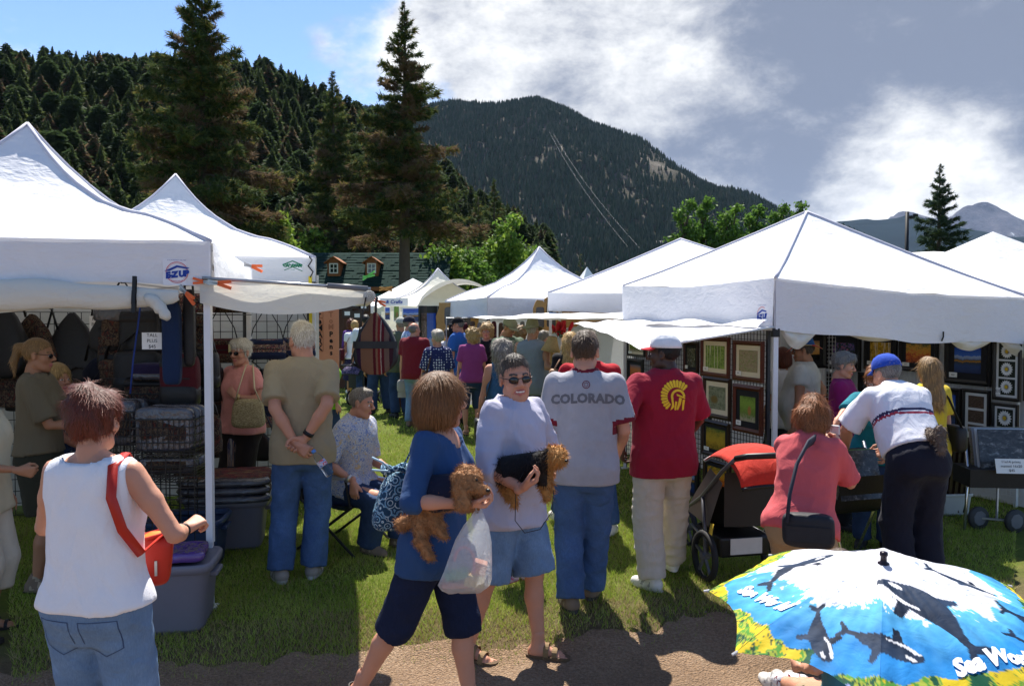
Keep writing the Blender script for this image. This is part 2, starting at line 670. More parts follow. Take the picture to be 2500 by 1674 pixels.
def join(parts):
 """[(V,F,mi)] -> V, F, mi"""
 Vs,Fs,Is,n = [],[],[],0
 for V,F,mi in parts:
  Vs.append(V)
  Fs.append(np.asarray(F) + n)
  Is.append(np.full(len(F),mi) if np.isscalar(mi) else mi)
  n += len(V)
 return np.concatenate(Vs),np.concatenate(Fs),np.concatenate(Is)
def rotm(rx=0,ry=0,rz=0):
 return np.array(Matrix.Rotation(rz,3,'Z') @ Matrix.Rotation(rx,3,'X') @ Matrix.Rotation(ry,3,'Y'))
def text_mesh(s,size,shear=0.0,spacing=1.0,bold=0.0):
 """flat lettering as arrays, centred, in the XY plane"""
 cu = bpy.data.curves.new('t','FONT')
 cu.body = s
 cu.size = size
 cu.shear = shear
 cu.space_character = spacing
 cu.offset = bold
 cu.align_x = 'CENTER'
 cu.align_y = 'CENTER'
 cu.resolution_u = 2
 o = bpy.data.objects.new('t',cu)
 COL.objects.link(o)
 me = bpy.data.meshes.new_from_object(o)
 me.calc_loop_triangles()
 V = np.array([v.co[:] for v in me.vertices]).reshape(-1,3)
 F = np.array([t.vertices[:] for t in me.loop_triangles]).reshape(-1,3)
 bpy.data.objects.remove(o)
 bpy.data.curves.remove(cu)
 bpy.data.meshes.remove(me)
 return V,F
def flat_text(name,s,size,mat,parent,c,right,up,lift=0.003,**k):
 V,F = text_mesh(s,size,**k)
 r,u = Vector(right).normalized(),Vector(up).normalized()
 n = r.cross(u)
 P = np.array(c) + V[:,:1] * np.array(r) + V[:,1:2] * np.array(u) + lift * np.array(n)
 return link(name,mesh_np(P,F,False),mat,parent)
def wrap(name,V,F,mat,target,c,right,up,lift=0.004,mi=None):
 """lay a flat print (V in XY) on the surface of mesh object TARGET (same space), looking along right x up"""
 r,u = Vector(right).normalized(),Vector(up).normalized()
 n = r.cross(u)
 me = target.data
 bvh = BVHTree.FromPolygons([v.co[:] for v in me.vertices],[p.vertices[:] for p in me.polygons])
 # refine long edges so that the print follows the cloth
 bm = bmesh.new()
 vs = [bm.verts.new(p) for p in V]
 for f in F:
  try:
   bm.faces.new([vs[i] for i in f])
  except ValueError:
   pass
 bmesh.ops.triangulate(bm,faces=bm.faces[:])
 for _ in range(2):
  es = [e for e in bm.edges if e.calc_length() > 0.03]
  if es:
   bmesh.ops.subdivide_edges(bm,edges=es,cuts=1)
   bmesh.ops.triangulate(bm,faces=[f for f in bm.faces if len(f.verts) > 3])
 for v in bm.verts:
  p = Vector(c) + r * v.co.x + u * v.co.y
  h = bvh.ray_cast(p + n * 0.5,-n,1.5)
  q = h[0] if h[0] is not None else p
  v.co = q + n * lift
 m2 = bpy.data.meshes.new(name)
 bm.to_mesh(m2)
 bm.free()
 return link(name,m2,mat,target)
# ------------------------------------------------------------------ the ground
def heightfield(name,xs,ys,fn,mats,kind='structure',mi=None):
 X,Y = np.meshgrid(xs,ys)
 Zz = fn(X,Y)
 nx,ny = len(xs),len(ys)
 V = np.stack([X,Y,Zz],-1).reshape(-1,3)
 i,j = np.meshgrid(np.arange(nx - 1),np.arange(ny - 1))
 a = (j * nx + i).ravel()
 F = np.stack([a,a + 1,a + nx + 1,a + nx],1)
 o = link(name,mesh_np(V,F,True),mats)
 return tag(o,kind=kind)
_vn = {}
def vnoise(x,y,seed=0):
 """smooth 2-D value noise, vectorised"""
 if seed not in _vn:
  _vn[seed] = np.random.default_rng(100 + seed).uniform(-1,1,(256,256))
 T = _vn[seed]
 xi,yi = np.floor(x).astype(int),np.floor(y).astype(int)
 fx,fy = x - xi,y - yi
 fx,fy = fx * fx * (3 - 2 * fx),fy * fy * (3 - 2 * fy)
 g = lambda a,b: T[a % 256,b % 256]
 return (g(xi,yi) * (1 - fx) + g(xi + 1,yi) * fx) * (1 - fy) + (g(xi,yi + 1) * (1 - fx) + g(xi + 1,yi + 1) * fx) * fy
def fbm(x,y,seed=0,o=4):
 t,a = 0,1.0
 for i in range(o):
  t = t + a * vnoise(x * 2 ** i,y * 2 ** i,seed + i)
  a *= 0.5
 return t
def lawn_mat():
 t = NT('lawn')
 v = t.coord('Object')
 a = t.noise(v,0.9,5,0.6)
 b = t.noise(v,14,4,0.7)
 f = t.noise(v,140,3,0.7)
 c = t.ramp(t.math('MULTIPLY_ADD',b,0.5,t.math('MULTIPLY',a,0.5)),[(0.30,(0.080,0.110,0.014)),(0.50,(0.14,0.185,0.026)),(0.68,(0.23,0.23,0.045))])
 sx = t.n('ShaderNodeSeparateXYZ')
 t.l(v,sx.inputs[0])
 e = t.math('SUBTRACT',sx.outputs[1],t.math('MULTIPLY',sx.outputs[0],0.16))
 e = t.math('ADD',e,t.math('MULTIPLY',t.noise(v,2.2,6,0.7),-1.8))
 c = t.mix(t.ramp(t.math('SUBTRACT',e,3.9),[(0.0,(1,1,1)),(1.0,(0,0,0))]),c,t.mix(b,(0.10,0.065,0.038),(0.30,0.22,0.13)))
 c = t.mix(t.math('MULTIPLY',f,0.7),c,(0.028,0.030,0.010))
 return t.bsdf(c,0.95,0,0.1,t.bump(f,0.8,0.02))
def dirt_mat():
 t = NT('dirt')
 v = t.coord('Object')
 a = t.noise(v,1.1,5,0.6)
 b = t.noise(v,60,5,0.75)
 vo = t.n('ShaderNodeTexVoronoi')
 t.l(v,vo.inputs['Vector'])
 vo.inputs['Scale'].default_value = 85
 c = t.ramp(t.math('MULTIPLY_ADD',b,0.6,t.math('MULTIPLY',a,0.4)),[(0.32,(0.085,0.056,0.034)),(0.5,(0.28,0.182,0.112)),(0.70,(0.52,0.385,0.265))])
 c = t.mix(t.ramp(vo.outputs['Distance'],[(0.1,(0,0,0)),(0.5,(1,1,1))]),t.mix(0.6,c,(0.30,0.22,0.17)),c)
 return t.bsdf(c,0.95,0,0.15,t.bump(t.math('SUBTRACT',b,vo.outputs['Distance']),0.9,0.02))
def path_edge(x):
 return 4.78 + 0.16 * np.clip(x,-3,3) + 0.16 * vnoise(x * 1.3 + 7,x * 0 + 2.0,9) + 0.09 * vnoise(x * 5.0,x * 0 + 9.0,10) + 0.05 * vnoise(x * 17.0,x * 0 + 5.0,11)
_xs = np.concatenate([np.linspace(-60,-10,26)[:-1],np.linspace(-10,12,111),np.linspace(12,60,25)[1:]])
_ys = np.concatenate([np.linspace(-30,2,17)[:-1],np.linspace(2,20,91),np.linspace(20,62,22)[1:]])
heightfield('lawn',_xs,_ys,lambda x,y: gz(x,y),[lawn_mat()])
_px = np.concatenate([np.linspace(-14,-4.2,20)[:-1],np.linspace(-4.2,5,300),np.linspace(5,14,20)[1:]])
def _path():
 V,F = [],[]
 rows = 22
 for j in range(rows + 1):
  for x in _px:
   e = float(path_edge(np.array(x)))
   y = -12 + (e + 12) * (1 - (1 - j / rows) ** 2.2)
   V.append((x,y,gzf(x,y) + 0.014 + 0.008 * float(vnoise(np.array(x * 3.0),np.array(y * 3.0),4)) * min(1,(rows - j) / 3)))
 n = len(_px)
 for j in range(rows):
  for i in range(n - 1):
   F.append((j * n + i,j * n + i + 1,(j + 1) * n + i + 1,(j + 1) * n + i))
 return tag(link('dirt_path',mesh_np(V,F,True),[dirt_mat()]),kind='structure')
_path()
def pebbles():
 r = np.random.default_rng(3)
 n = 5200
 x = r.uniform(-3.2,4.6,n)
 y = 5.2 - 2.2 * r.uniform(0,1,n) ** 1.2
 e = path_edge(x)
 k = y < e + 0.05 * r.normal(size=n)
 x,y = x[k],y[k]
 n = len(x)
 s = 0.004 + 0.010 * r.uniform(0,1,n) ** 3.5
 base = np.array([(1,0,0),(0,1,0),(-1,0,0),(0,-1,0),(0,0,0.7),(0,0,-0.7)],float)
 V = base[None] * (s[:,None,None] * r.uniform(0.6,1.3,(n,6,1)))
 a = r.uniform(0,6.3,n)
 c,sn = np.cos(a),np.sin(a)
 V = np.stack([V[...,0] * c[:,None] - V[...,1] * sn[:,None],V[...,0] * sn[:,None] + V[...,1] * c[:,None],V[...,2]],-1)
 V += np.stack([x,y,gz(x,y) + 0.008],-1)[:,None]
 f = np.array([(0,1,4),(1,2,4),(2,3,4),(3,0,4),(1,0,5),(2,1,5),(3,2,5),(0,3,5)])
 F = (np.arange(n) * 6)[:,None,None] + f[None]
 tag(link('gravel',mesh_np(V.reshape(-1,3),F.reshape(-1,3),True),[M('pebble',(0.24,0.18,0.14),0.9,0.5,30)]),'loose brown gravel scattered over the dirt path','gravel',kind='stuff')
pebbles()
def grass():
 r = np.random.default_rng(5)
 def blades(n,x0,x1,y0,y1,hh,w,p=1.0):
  y = y0 + (y1 - y0) * r.uniform(0,1,n) ** p
  x = r.uniform(x0,x1,n) * y
  k = y > path_edge(x) + 0.13 * r.normal(size=n) * (1 + fbm(x * 3,y * 3,22,2)) - 0.02
  patch = fbm(x * 1.2,y * 1.2,20,3)
  k &= (r.uniform(-1.3,1.0,n) < patch + 0.55 - 0.9 * ss(0.9,0.0,y - path_edge(x)) * (0.5 + vnoise(x * 4,y * 4,25)))
  x,y = x[k],y[k]
  n = len(x)
  a = r.uniform(0,6.3,n)
  H = hh * r.uniform(0.5,1.25,n)
  lx,ly = r.normal(0,0.45,n) * H,r.normal(0,0.45,n) * H
  b = np.stack([x,y,gz(x,y) + 0.001],-1)
  d = np.stack([np.cos(a),np.sin(a),0 * a],-1) * (w / 2)
  t = b + np.stack([lx,ly,H],-1)
  return np.stack([b - d,b + d,t],1),r.uniform(0,1,n)
 P = [blades(240000,-0.62,0.62,4.2,7.5,0.036,0.0050),blades(130000,-0.5,0.62,7.5,13.0,0.040,0.008),blades(60000,-0.5,0.6,13,26,0.045,0.016)]
 V = np.concatenate([p for p,_ in P])
 q = np.concatenate([c for _,c in P])
 n = len(V)
 t = NT('grass_blade')
 v = t.coord('Object')
 c = t.ramp(t.math('MULTIPLY_ADD',t.noise(v,45,3,0.7),0.55,t.math('MULTIPLY',t.noise(v,1.3,4,0.6),0.45)),[(0.33,(0.13,0.20,0.020)),(0.50,(0.30,0.40,0.050)),(0.66,(0.54,0.55,0.14))])
 m1 = t.bsdf(c,0.7,0,0.25,None,0.25)
 m2 = M('grass_dry',(0.36,0.28,0.13),0.8,0.3,20,transl=0.2)
 tag(link('grass',mesh_np(V.reshape(-1,3),np.arange(n * 3).reshape(-1,3),False,(q > np.where(V[:,0,1] < path_edge(V[:,0,0]) + 0.5,0.55,0.82)).astype(int)),[m1,m2]),'short green lawn grass with a few dry blades','grass',kind='stuff')
grass()
# ------------------------------------------------------------------ hills and mountains
def hill_prof(x):
 return np.interp(x,[-300,-200,-150,-120,-75,-60,-43,-30,-12,5,25,60],[50,54,59,62,63,61,53,44,31,20,8,0.5])
def hill_z(x,y):
 yr = 235 + 0.15 * x
 t = np.clip((y - 72 - 0.25 * np.maximum(0,x + 20)) / (yr - 72),0,3)
 s = np.where(t < 1,ss(-0.12,1.02,t) - 0.03,1.0 - 0.35 * ss(1,2.4,t))
 return hill_prof(x) * np.clip(s,0,1) + 1.6 * fbm(x / 18,y / 18,30,3) * ss(70,110,y) * (hill_prof(x) > 2) - 0.25
def mat_hill():
 t = NT('dry_hillside')
 v = t.coord('Object')
 c = t.ramp(t.noise(v,0.09,6,0.7),[(0.32,(0.030,0.034,0.014)),(0.5,(0.070,0.058,0.030)),(0.68,(0.13,0.10,0.06))])
 return t.bsdf(c,0.95,0,0.1,t.bump(t.noise(v,0.6,5,0.7),0.8,0.6))
heightfield('hill',np.linspace(-330,60,131),np.linspace(66,420,90),hill_z,[mat_hill()])
def mt_prof(x):
 return np.interp(x,[-1200,-700,-400,-200,-115,-20,42,90,133,210,259,315,385,455,560,700,900],[260,320,350,352,355,360,369,350,326,300,262,228,198,150,95,40,5])
def mt_z(x,y):
 t = np.clip((y - 620) / 780,0,3)
 s = np.where(t < 1,0.30 * t + 0.70 * ss(0.0,1.05,t),1.0 - 0.3 * ss(1,2.2,t))
 p = mt_prof(x + 30 * vnoise(y / 160,x * 0 + 3.0,41) * ss(1.0,0.6,t))
 return p * np.clip(s,0,1) * (1 + 0.0 * x) + (10 * fbm(x / 90,y / 90,44,4) * ss(0.02,0.35,t)) * ss(1.0,0.85,t) - 2 * (1 - ss(0,0.1,t))
def mat_mt():
 t = NT('mountain_slope')
 v = t.coord('Object')
 c = t.ramp(t.noise(v,0.016,7,0.68),[(0.30,(0.022,0.028,0.014)),(0.48,(0.045,0.044,0.028)),(0.62,(0.10,0.088,0.070)),(0.75,(0.20,0.175,0.15))])
 return t.bsdf(c,0.95,0,0.1,t.bump(t.noise(v,0.1,6,0.7),1.0,4))
heightfield('mountain',np.linspace(-1200,900,170),np.linspace(600,2300,110),mt_z,[mat_mt()])
def ridge(name,y0,depth,pts,mat,seed,rough):
 """a far range: crest heights given at (u, v) seen along the valley, standing y0 metres away"""
 pu = np.array([(at(u,v,y0)[0],at(u,v,y0)[2]) for u,v in pts])
 def f(x,y):
  c = np.interp(x,pu[:,0],pu[:,1])
  t = (y - (y0 - depth)) / depth
  s = np.where(t < 1,ss(-0.05,1.15,t) * 0.96 + 0.04 * t,1 - 0.5 * (t - 1))
  return c * s * (1 + rough * fbm(x / (depth * 0.16),y / (depth * 0.16),seed,5) * ss(0.05,0.4,t)) - 5
 return heightfield(name,np.linspace(pu[0,0],pu[-1,0],150),np.linspace(y0 - depth,y0 + depth * 0.6,60),f,[mat])
ridge('blue_ridge',4200,1500,[(1300,640),(1700,600),(1900,555),(2040,538),(2100,532),(2170,524),(2215,522),(2260,532),(2330,545),(2420,560),(2560,590),(2900,600),(3400,620)],M('far_forest',(0.012,0.020,0.024),0.95,0.5,0.01,1.0,0.02,spec=0.0),60,0.035)  # cloud shadow over this ridge is put into its dark base colour
def mat_peak():
 t = NT('bare_peak')
 v = t.coord('Object')
 n = t.noise(v,0.0035,7,0.7)
 c = t.ramp(n,[(0.35,(0.055,0.055,0.075)),(0.52,(0.10,0.095,0.115)),(0.64,(0.15,0.14,0.155)),(0.68,(0.65,0.68,0.75))])
 return t.bsdf(c,0.95,0,0.0,t.bump(t.noise(v,0.02,7,0.75),1.0,30))
ridge('bare_peaks',7600,1900,[(1600,640),(1900,590),(2100,560),(2160,530),(2200,519),(2240,524),(2290,540),(2330,534),(2350,512),(2390,502),(2425,510),(2460,526),(2500,540),(2600,560),(2800,600),(3400,640)],mat_peak(),70,0.06)
# the valley floor joins them
_vx = np.concatenate([np.linspace(-9000,-60,30),np.linspace(-60,60,9)[1:-1],np.linspace(60,9000,30)])
_vy = np.concatenate([np.linspace(-3000,60,16),np.linspace(70,9500,60)])
heightfield('valley_ground',_vx,_vy,lambda x,y: -0.35 - 2.2 * ss(60,300,np.hypot(x,y)) * 0 + 0 * x,[M('valley_grass',(0.06,0.07,0.03),0.95,0.5,0.03)])
# ------------------------------------------------------------------ trees
NEEDLE = []
for _nm,_c in (('needle_dark',(0.044,0.070,0.026)),('needle_green',(0.090,0.118,0.036)),('needle_brown',(0.155,0.105,0.062)),('needle_blue',(0.045,0.075,0.058)),('needle_tip',(0.17,0.15,0.042))):
 t = NT(_nm)
 v = t.coord('Object')
 n = t.noise(v,1.3,5,0.7)
 c = t.mix(n,tuple(x * 0.55 for x in _c),tuple(x * 1.5 for x in _c))
 NEEDLE.append(t.bsdf(c,0.8,0,0.15,None,0.36))
BARK = M('bark',(0.085,0.062,0.048),0.95,0.4,6,0.8,14)
def spruce_geo(h,rad,nb,seed,bare=0.06,dead=0.0,droop=0.25,dens=1.0,top_taper=0.8,lean=0.0,size=0.34,gap=0.0,skip=None,tw=7):
 """trunk and crown arrays of one spruce: whorled limbs, each clothed in sprays of small needle faces"""
 r = np.random.default_rng(seed)
 tr = MB()
 hs = np.linspace(0,1,10)
 tr.tube([(0.10 * math.sin(3 * t + seed) * t,0.08 * math.cos(2.3 * t) * t,t * h) for t in hs],[max(0.02,0.021 * h * (1 - t) ** 0.9) for t in hs],9)
 br = MB()
 C,D,Sz,I = [],[],[],[]
 for i in range(nb):
  t = bare + (1 - bare) * ((i + r.uniform(0,1)) / nb) ** 0.92
  if skip and skip(t,r):
   continue
  z = t * h
  pr = np.interp(t,[0,0.08,0.22,0.5,0.8,1.0],[0.72,0.9,1.0,0.72 * top_taper + 0.1,0.34 * top_taper + 0.05,0.02])
  L = rad * pr * r.uniform(0.5,1.22)
  if r.uniform() < gap:
   L *= 0.4
  a = i * 2.39996 + r.normal(0,0.3)
  el = np.interp(t,[0,0.5,0.85,1],[-0.05,0.08,0.5,1.0]) + r.normal(0,0.09)
  d = np.array((math.cos(a) * math.cos(el),math.sin(a) * math.cos(el),math.sin(el)))
  p0 = np.array((0,0,z))
  q = np.linspace(0,1,5)
  dr = droop * L * (1 - t * 0.8)
  pts = np.array([p0 + d * L * s + np.array((0,0,-dr * s ** 1.6 + 0.34 * dr * s ** 4)) for s in q])
  br.tube(pts,[max(0.008,0.020 * L * (1 - s * 0.85)) for s in q],4,False)
  isdead = r.uniform() < dead * np.interp(t,[0,0.35,0.75,1],[1.2,1.0,0.5,0.1])
  n = max(5,int(L * 26 * dens))
  s = r.uniform(0.10 if t > 0.5 else 0.22,1.0,n) ** 0.75
  pp = np.stack([np.interp(s,q,pts[:,j]) for j in range(3)],1)
  side = np.array((-d[1],d[0],0))
  side /= max(1e-6,np.linalg.norm(side))
  off = r.normal(0,1,n)[:,None] * (0.16 * L * (1.05 - s * 0.75))[:,None] * side
  hang = -np.abs(r.normal(0,0.10 * L * 0.6,n))
  pp = pp + off
  pp[:,2] += hang - np.abs(off @ side) * 0.22
  dd = d * 0.7 + side * np.sign((off @ side))[:,None] * 0.55 + r.normal(0,0.45,(n,3)) + np.array((0,0,-0.22))
  C.append(pp)
  D.append(dd / np.linalg.norm(dd,axis=1,keepdims=True))
  Sz.append(r.uniform(0.6,1.35,n) * size * (0.55 + 0.45 * min(1,L / 2.0)))
  tip = (r.uniform(0,1,n) < 0.16 * s)
  I.append(np.where(tip,4,np.where(r.uniform(0,1,n) < (0.85 if isdead else 0.05),2,np.where(r.uniform(0,1,n) < 0.45,1,0))))
 C,D,Sz,I = np.concatenate(C),np.concatenate(D),np.concatenate(Sz),np.concatenate(I)
 # every spray: tw thin needles-laden twigs as narrow triangles
 n = len(C)
 m = tw
 dirs = D[:,None] + r.normal(0,0.42,(n,m,3))
 dirs /= np.linalg.norm(dirs,axis=2,keepdims=True)
 st = C[:,None] + r.normal(0,0.10,(n,m,3)) * Sz[:,None,None]
 sd = np.cross(dirs,r.normal(0,1,(n,m,3)))
 sd /= np.maximum(np.linalg.norm(sd,axis=2,keepdims=True),1e-6)
 w = Sz[:,None,None] * 0.075 * r.uniform(0.7,1.4,(n,m,1))
 ln = Sz[:,None,None] * r.uniform(0.5,1.1,(n,m,1))
 tri = np.stack([st - sd * w,st + sd * w,st + dirs * ln],2).reshape(-1,3)
 nq = n * m
 F = np.arange(nq * 3).reshape(-1,3)
 bv = np.concatenate(br.V)
 bf = np.array(br.F)
 bf = np.concatenate([bf[:,[0,1,2]],bf[:,[0,2,3]]])
 V,F2,mi = join([(tri,F,np.repeat(I,m)),(bv,bf,5)])
 return (np.concatenate(tr.V),tr.F),(V,F2,mi)
def spruce(label,u,vtop,y,rad,nb,seed,mats=None,group=None,h=None,cat='tree',name='spruce_tree',**k):
 p = at(u,vtop,y)
 base = Vector((p.x,y,-0.3))
 h = h or (p.z + 0.3)
 t = thing(name,label,cat,base,0,group)
 (tv,tf),(cv,cf,ci) = spruce_geo(h,rad,nb,seed,**k)
 link('trunk',mesh_np(tv,tf,True),BARK,t)
 link('crown',mesh_np(cv,cf,False,ci),(mats or NEEDLE) + [BARK],t)
 return t
spruce('tall dark spruce whose top leaves the picture, behind the peaked logo tent',488,-70,40,4.1,235,11,dead=0.50,droop=0.30,dens=1.9,size=0.36,gap=0.16,top_taper=1.05,tw=7)
spruce('tall narrow-topped spruce with brown lower limbs beside the cabin',985,8,45,4.7,220,12,bare=0.36,dead=0.50,droop=0.20,dens=1.8,size=0.34,gap=0.16,top_taper=0.80,skip=lambda t,r: t > 0.6 and r.uniform() < 0.25,tw=7)
spruce('dark green spruce standing between the two tallest spruces',812,178,57,3.7,180,13,dead=0.22,droop=0.3,dens=1.7,size=0.36,top_taper=0.9,tw=7)
spruce('brown thinning spruce filling the gap left of the cabin spruce',905,330,58,3.4,130,14,dead=0.85,droop=0.3,dens=1.5,size=0.36,tw=7)
BLUEN = [NEEDLE[0],NEEDLE[3],NEEDLE[3],NEEDLE[3],NEEDLE[3]]
spruce('small blue-green spruce beside the black lamp pole on the right',2298,403,40,1.95,110,15,mats=BLUEN,dead=0.0,droop=0.12,dens=2.4,size=0.28,top_taper=1.0)
spruce('tiny pointed spruce above the far white tent roofs',1418,622,70,1.3,40,16,dead=0.0,dens=1.2,size=0.34)
spruce('dark pine left of the rounded green tree in the valley',1205,440,62,2.6,80,17,dead=0.05,dens=1.2,size=0.45)
spruce('dark pine standing left of the far white tents',1165,480,58,2.4,70,18,dead=0.3,dens=1.2,size=0.45)
LEAF = []
for _nm,_c in (('leaf_green',(0.10,0.19,0.030)),('leaf_bright',(0.19,0.28,0.040)),('leaf_dark',(0.055,0.11,0.024))):
 t = NT(_nm)
 n = t.noise(t.coord('Object'),1.6,4,0.7)
 LEAF.append(t.bsdf(t.mix(n,tuple(x * 0.6 for x in _c),tuple(x * 1.45 for x in _c)),0.6,0,0.25,None,0.42))
def leafy(label,u,vtop,y,rad,seed,n=5200,mats=(0,1,2),blobs=14,name='leafy_tree',cat='tree',leaf=0.16,trunk=0.25,group=None,low=0.12):
 p = at(u,vtop,y)
 h = p.z + 0.3
 r = np.random.default_rng(seed)
 t = thing(name,label,cat,(p.x,y,-0.3),0,group)
 b = MB()
 b.tube([(0,0,0),(0.05,0,h * 0.35),(0,0.05,h * 0.8)],[0.032 * h,0.022 * h,0.008 * h],8)
 cs,rs = [],[]
 for i in range(blobs):
  z = h * (low + (0.93 - low) * (i + 0.5) / blobs)
  q = rad * np.interp(z / h,[0,0.3,0.6,0.9,1],[0.55,1,0.95,0.45,0.1])
  a = i * 2.4 + r.normal(0,0.4)
  c = np.array((math.cos(a) * q * 0.55,math.sin(a) * q * 0.55,z))
  cs.append(c)
  rs.append(max(0.35,q * r.uniform(0.42,0.70)))
  b.tube([(0,0,z * 0.6),c * np.array((0.5,0.5,1)) - np.array((0,0,0.1 * h)),c],[0.009 * h,0.006 * h,0.003 * h],5,False)
 link('trunk',b.mesh(True),BARK,t)
 cs,rs = np.array(cs),np.array(rs)
 w = rs ** 2 / (rs ** 2).sum()
 i = r.choice(len(cs),n,p=w)
 d = r.normal(0,1,(n,3))
 d /= np.linalg.norm(d,axis=1,keepdims=True)
 P = cs[i] + d * (rs[i] * r.uniform(0.45,1.05,n) ** 0.5)[:,None] * (1 + 0.2 * r.normal(size=(n,1)))
 P[:,2] = np.minimum(P[:,2],h)
 m = 2
 st = P[:,None] + r.normal(0,leaf * 0.8,(n,m,3))
 a = r.normal(0,1,(n,m,3))
 a /= np.linalg.norm(a,axis=2,keepdims=True)
 c = np.cross(a,r.normal(0,1,(n,m,3)))
 c /= np.maximum(np.linalg.norm(c,axis=2,keepdims=True),1e-6)
 s = 1.12 * leaf * r.uniform(0.6,1.2,(n,m,1))
 Q = np.stack([st - a * s,st + c * s * 0.55,st + a * s,st - c * s * 0.55],2).reshape(-1,3)
 mi = np.repeat(r.choice(3,n,p=[0.5,0.3,0.2]),m)
 link('crown',mesh_np(Q,np.arange(len(Q)).reshape(-1,4),False,mi),[LEAF[j] for j in mats],t)
 return t
for i,(u,v,y,rad,lab) in enumerate([
  (1672,492,60,1.9,'leftmost of the leafy green trees behind the peaked tents'),
  (1718,486,62,1.7,'tall slim leafy tree second of the row behind the peaked tents'),
  (1785,500,61,2.3,'broad leafy tree in the middle of the row behind the peaked tents'),
  (1842,508,64,2.0,'leafy tree fourth of the row, just left of the large tent peak'),
  (1905,500,66,2.0,'leafy tree fifth of the row, partly behind the large tent roof'),
  (1948,496,68,1.7,'rightmost leafy tree of the row beside the large tent peak')]):
 leafy(lab,u,v - 26,y,rad * 0.74,40 + i,3600,(0,0,2),group='leafy trees behind the right-hand tents')
leafy('rounded bright green tree at the foot of the mountain',1240,507,55,1.9,50,4600,(1,0,0))
leafy('bright green bush tree glowing behind the second tent roof',672,505,43,1.6,51,3600,(1,1,0),low=0.25)
leafy('yellow-green bush tree between the dark spruces above the cabin',760,545,54,1.5,52,2600,(1,0,2),low=0.25)
leafy('low green shrub tree right of the cabin spruce',1085,590,50,2.0,53,3200,(0,1,2),low=0.15)
leafy('dull green tree half hidden right of the cabin spruce',1140,600,52,1.8,54,2600,(0,0,2),low=0.15)
leafy('green shrub low between the bush and the dark spruce',600,580,44,1.6,55,2600,(0,1,2),low=0.15)
def small_conifer(seed,h,rad,n):
 """light tree for the slopes: trunk and ragged boughs"""
 r = np.random.default_rng(seed)
 b = MB()
 b.tube([(0,0,-0.6),(0,0,h * 0.95)],[0.020 * h,0.004 * h],4,False)
 t = r.uniform(0.10,1.0,n) ** 0.85
 a = r.uniform(0,6.3,n)
 pr = np.interp(t,*(([0,0.25,0.45,0.75,0.93,1],[0.15,0.45,1,1.05,0.6,0.15]) if seed in (203,206) else ([0,0.12,0.3,0.7,1],[0.5,0.9,1,0.62,0.04]))) * rad * r.uniform(0.45,1.15,n)
 o = np.stack([np.cos(a),np.sin(a),0 * a],1)
 c0 = np.stack([0 * a,0 * a,t * h],1) + o * pr[:,None] * 0.12
 tip = c0 + o * pr[:,None] + np.stack([0 * a,0 * a,r.uniform(-0.10,0.03,n) * h * (1 - t)],1)
 sd = np.stack([-np.sin(a),np.cos(a),r.normal(0,0.4,n)],1) * (pr * r.uniform(0.12,0.28,n) + 0.07)[:,None]
 mid = c0 * 0.4 + tip * 0.6 + np.stack([0 * a,0 * a,0.02 * h * r.uniform(0,1,n)],1)
 Q = np.stack([c0,mid + sd,tip,mid - sd],1).reshape(-1,3)
 mi = np.where(r.uniform(0,1,n) < 0.5,1,0)
 V,F,I = join([(Q,np.arange(4 * n).reshape(-1,4),mi),(np.concatenate(b.V),np.array(b.F),2)])
 return mesh_np(V,F,False,I)
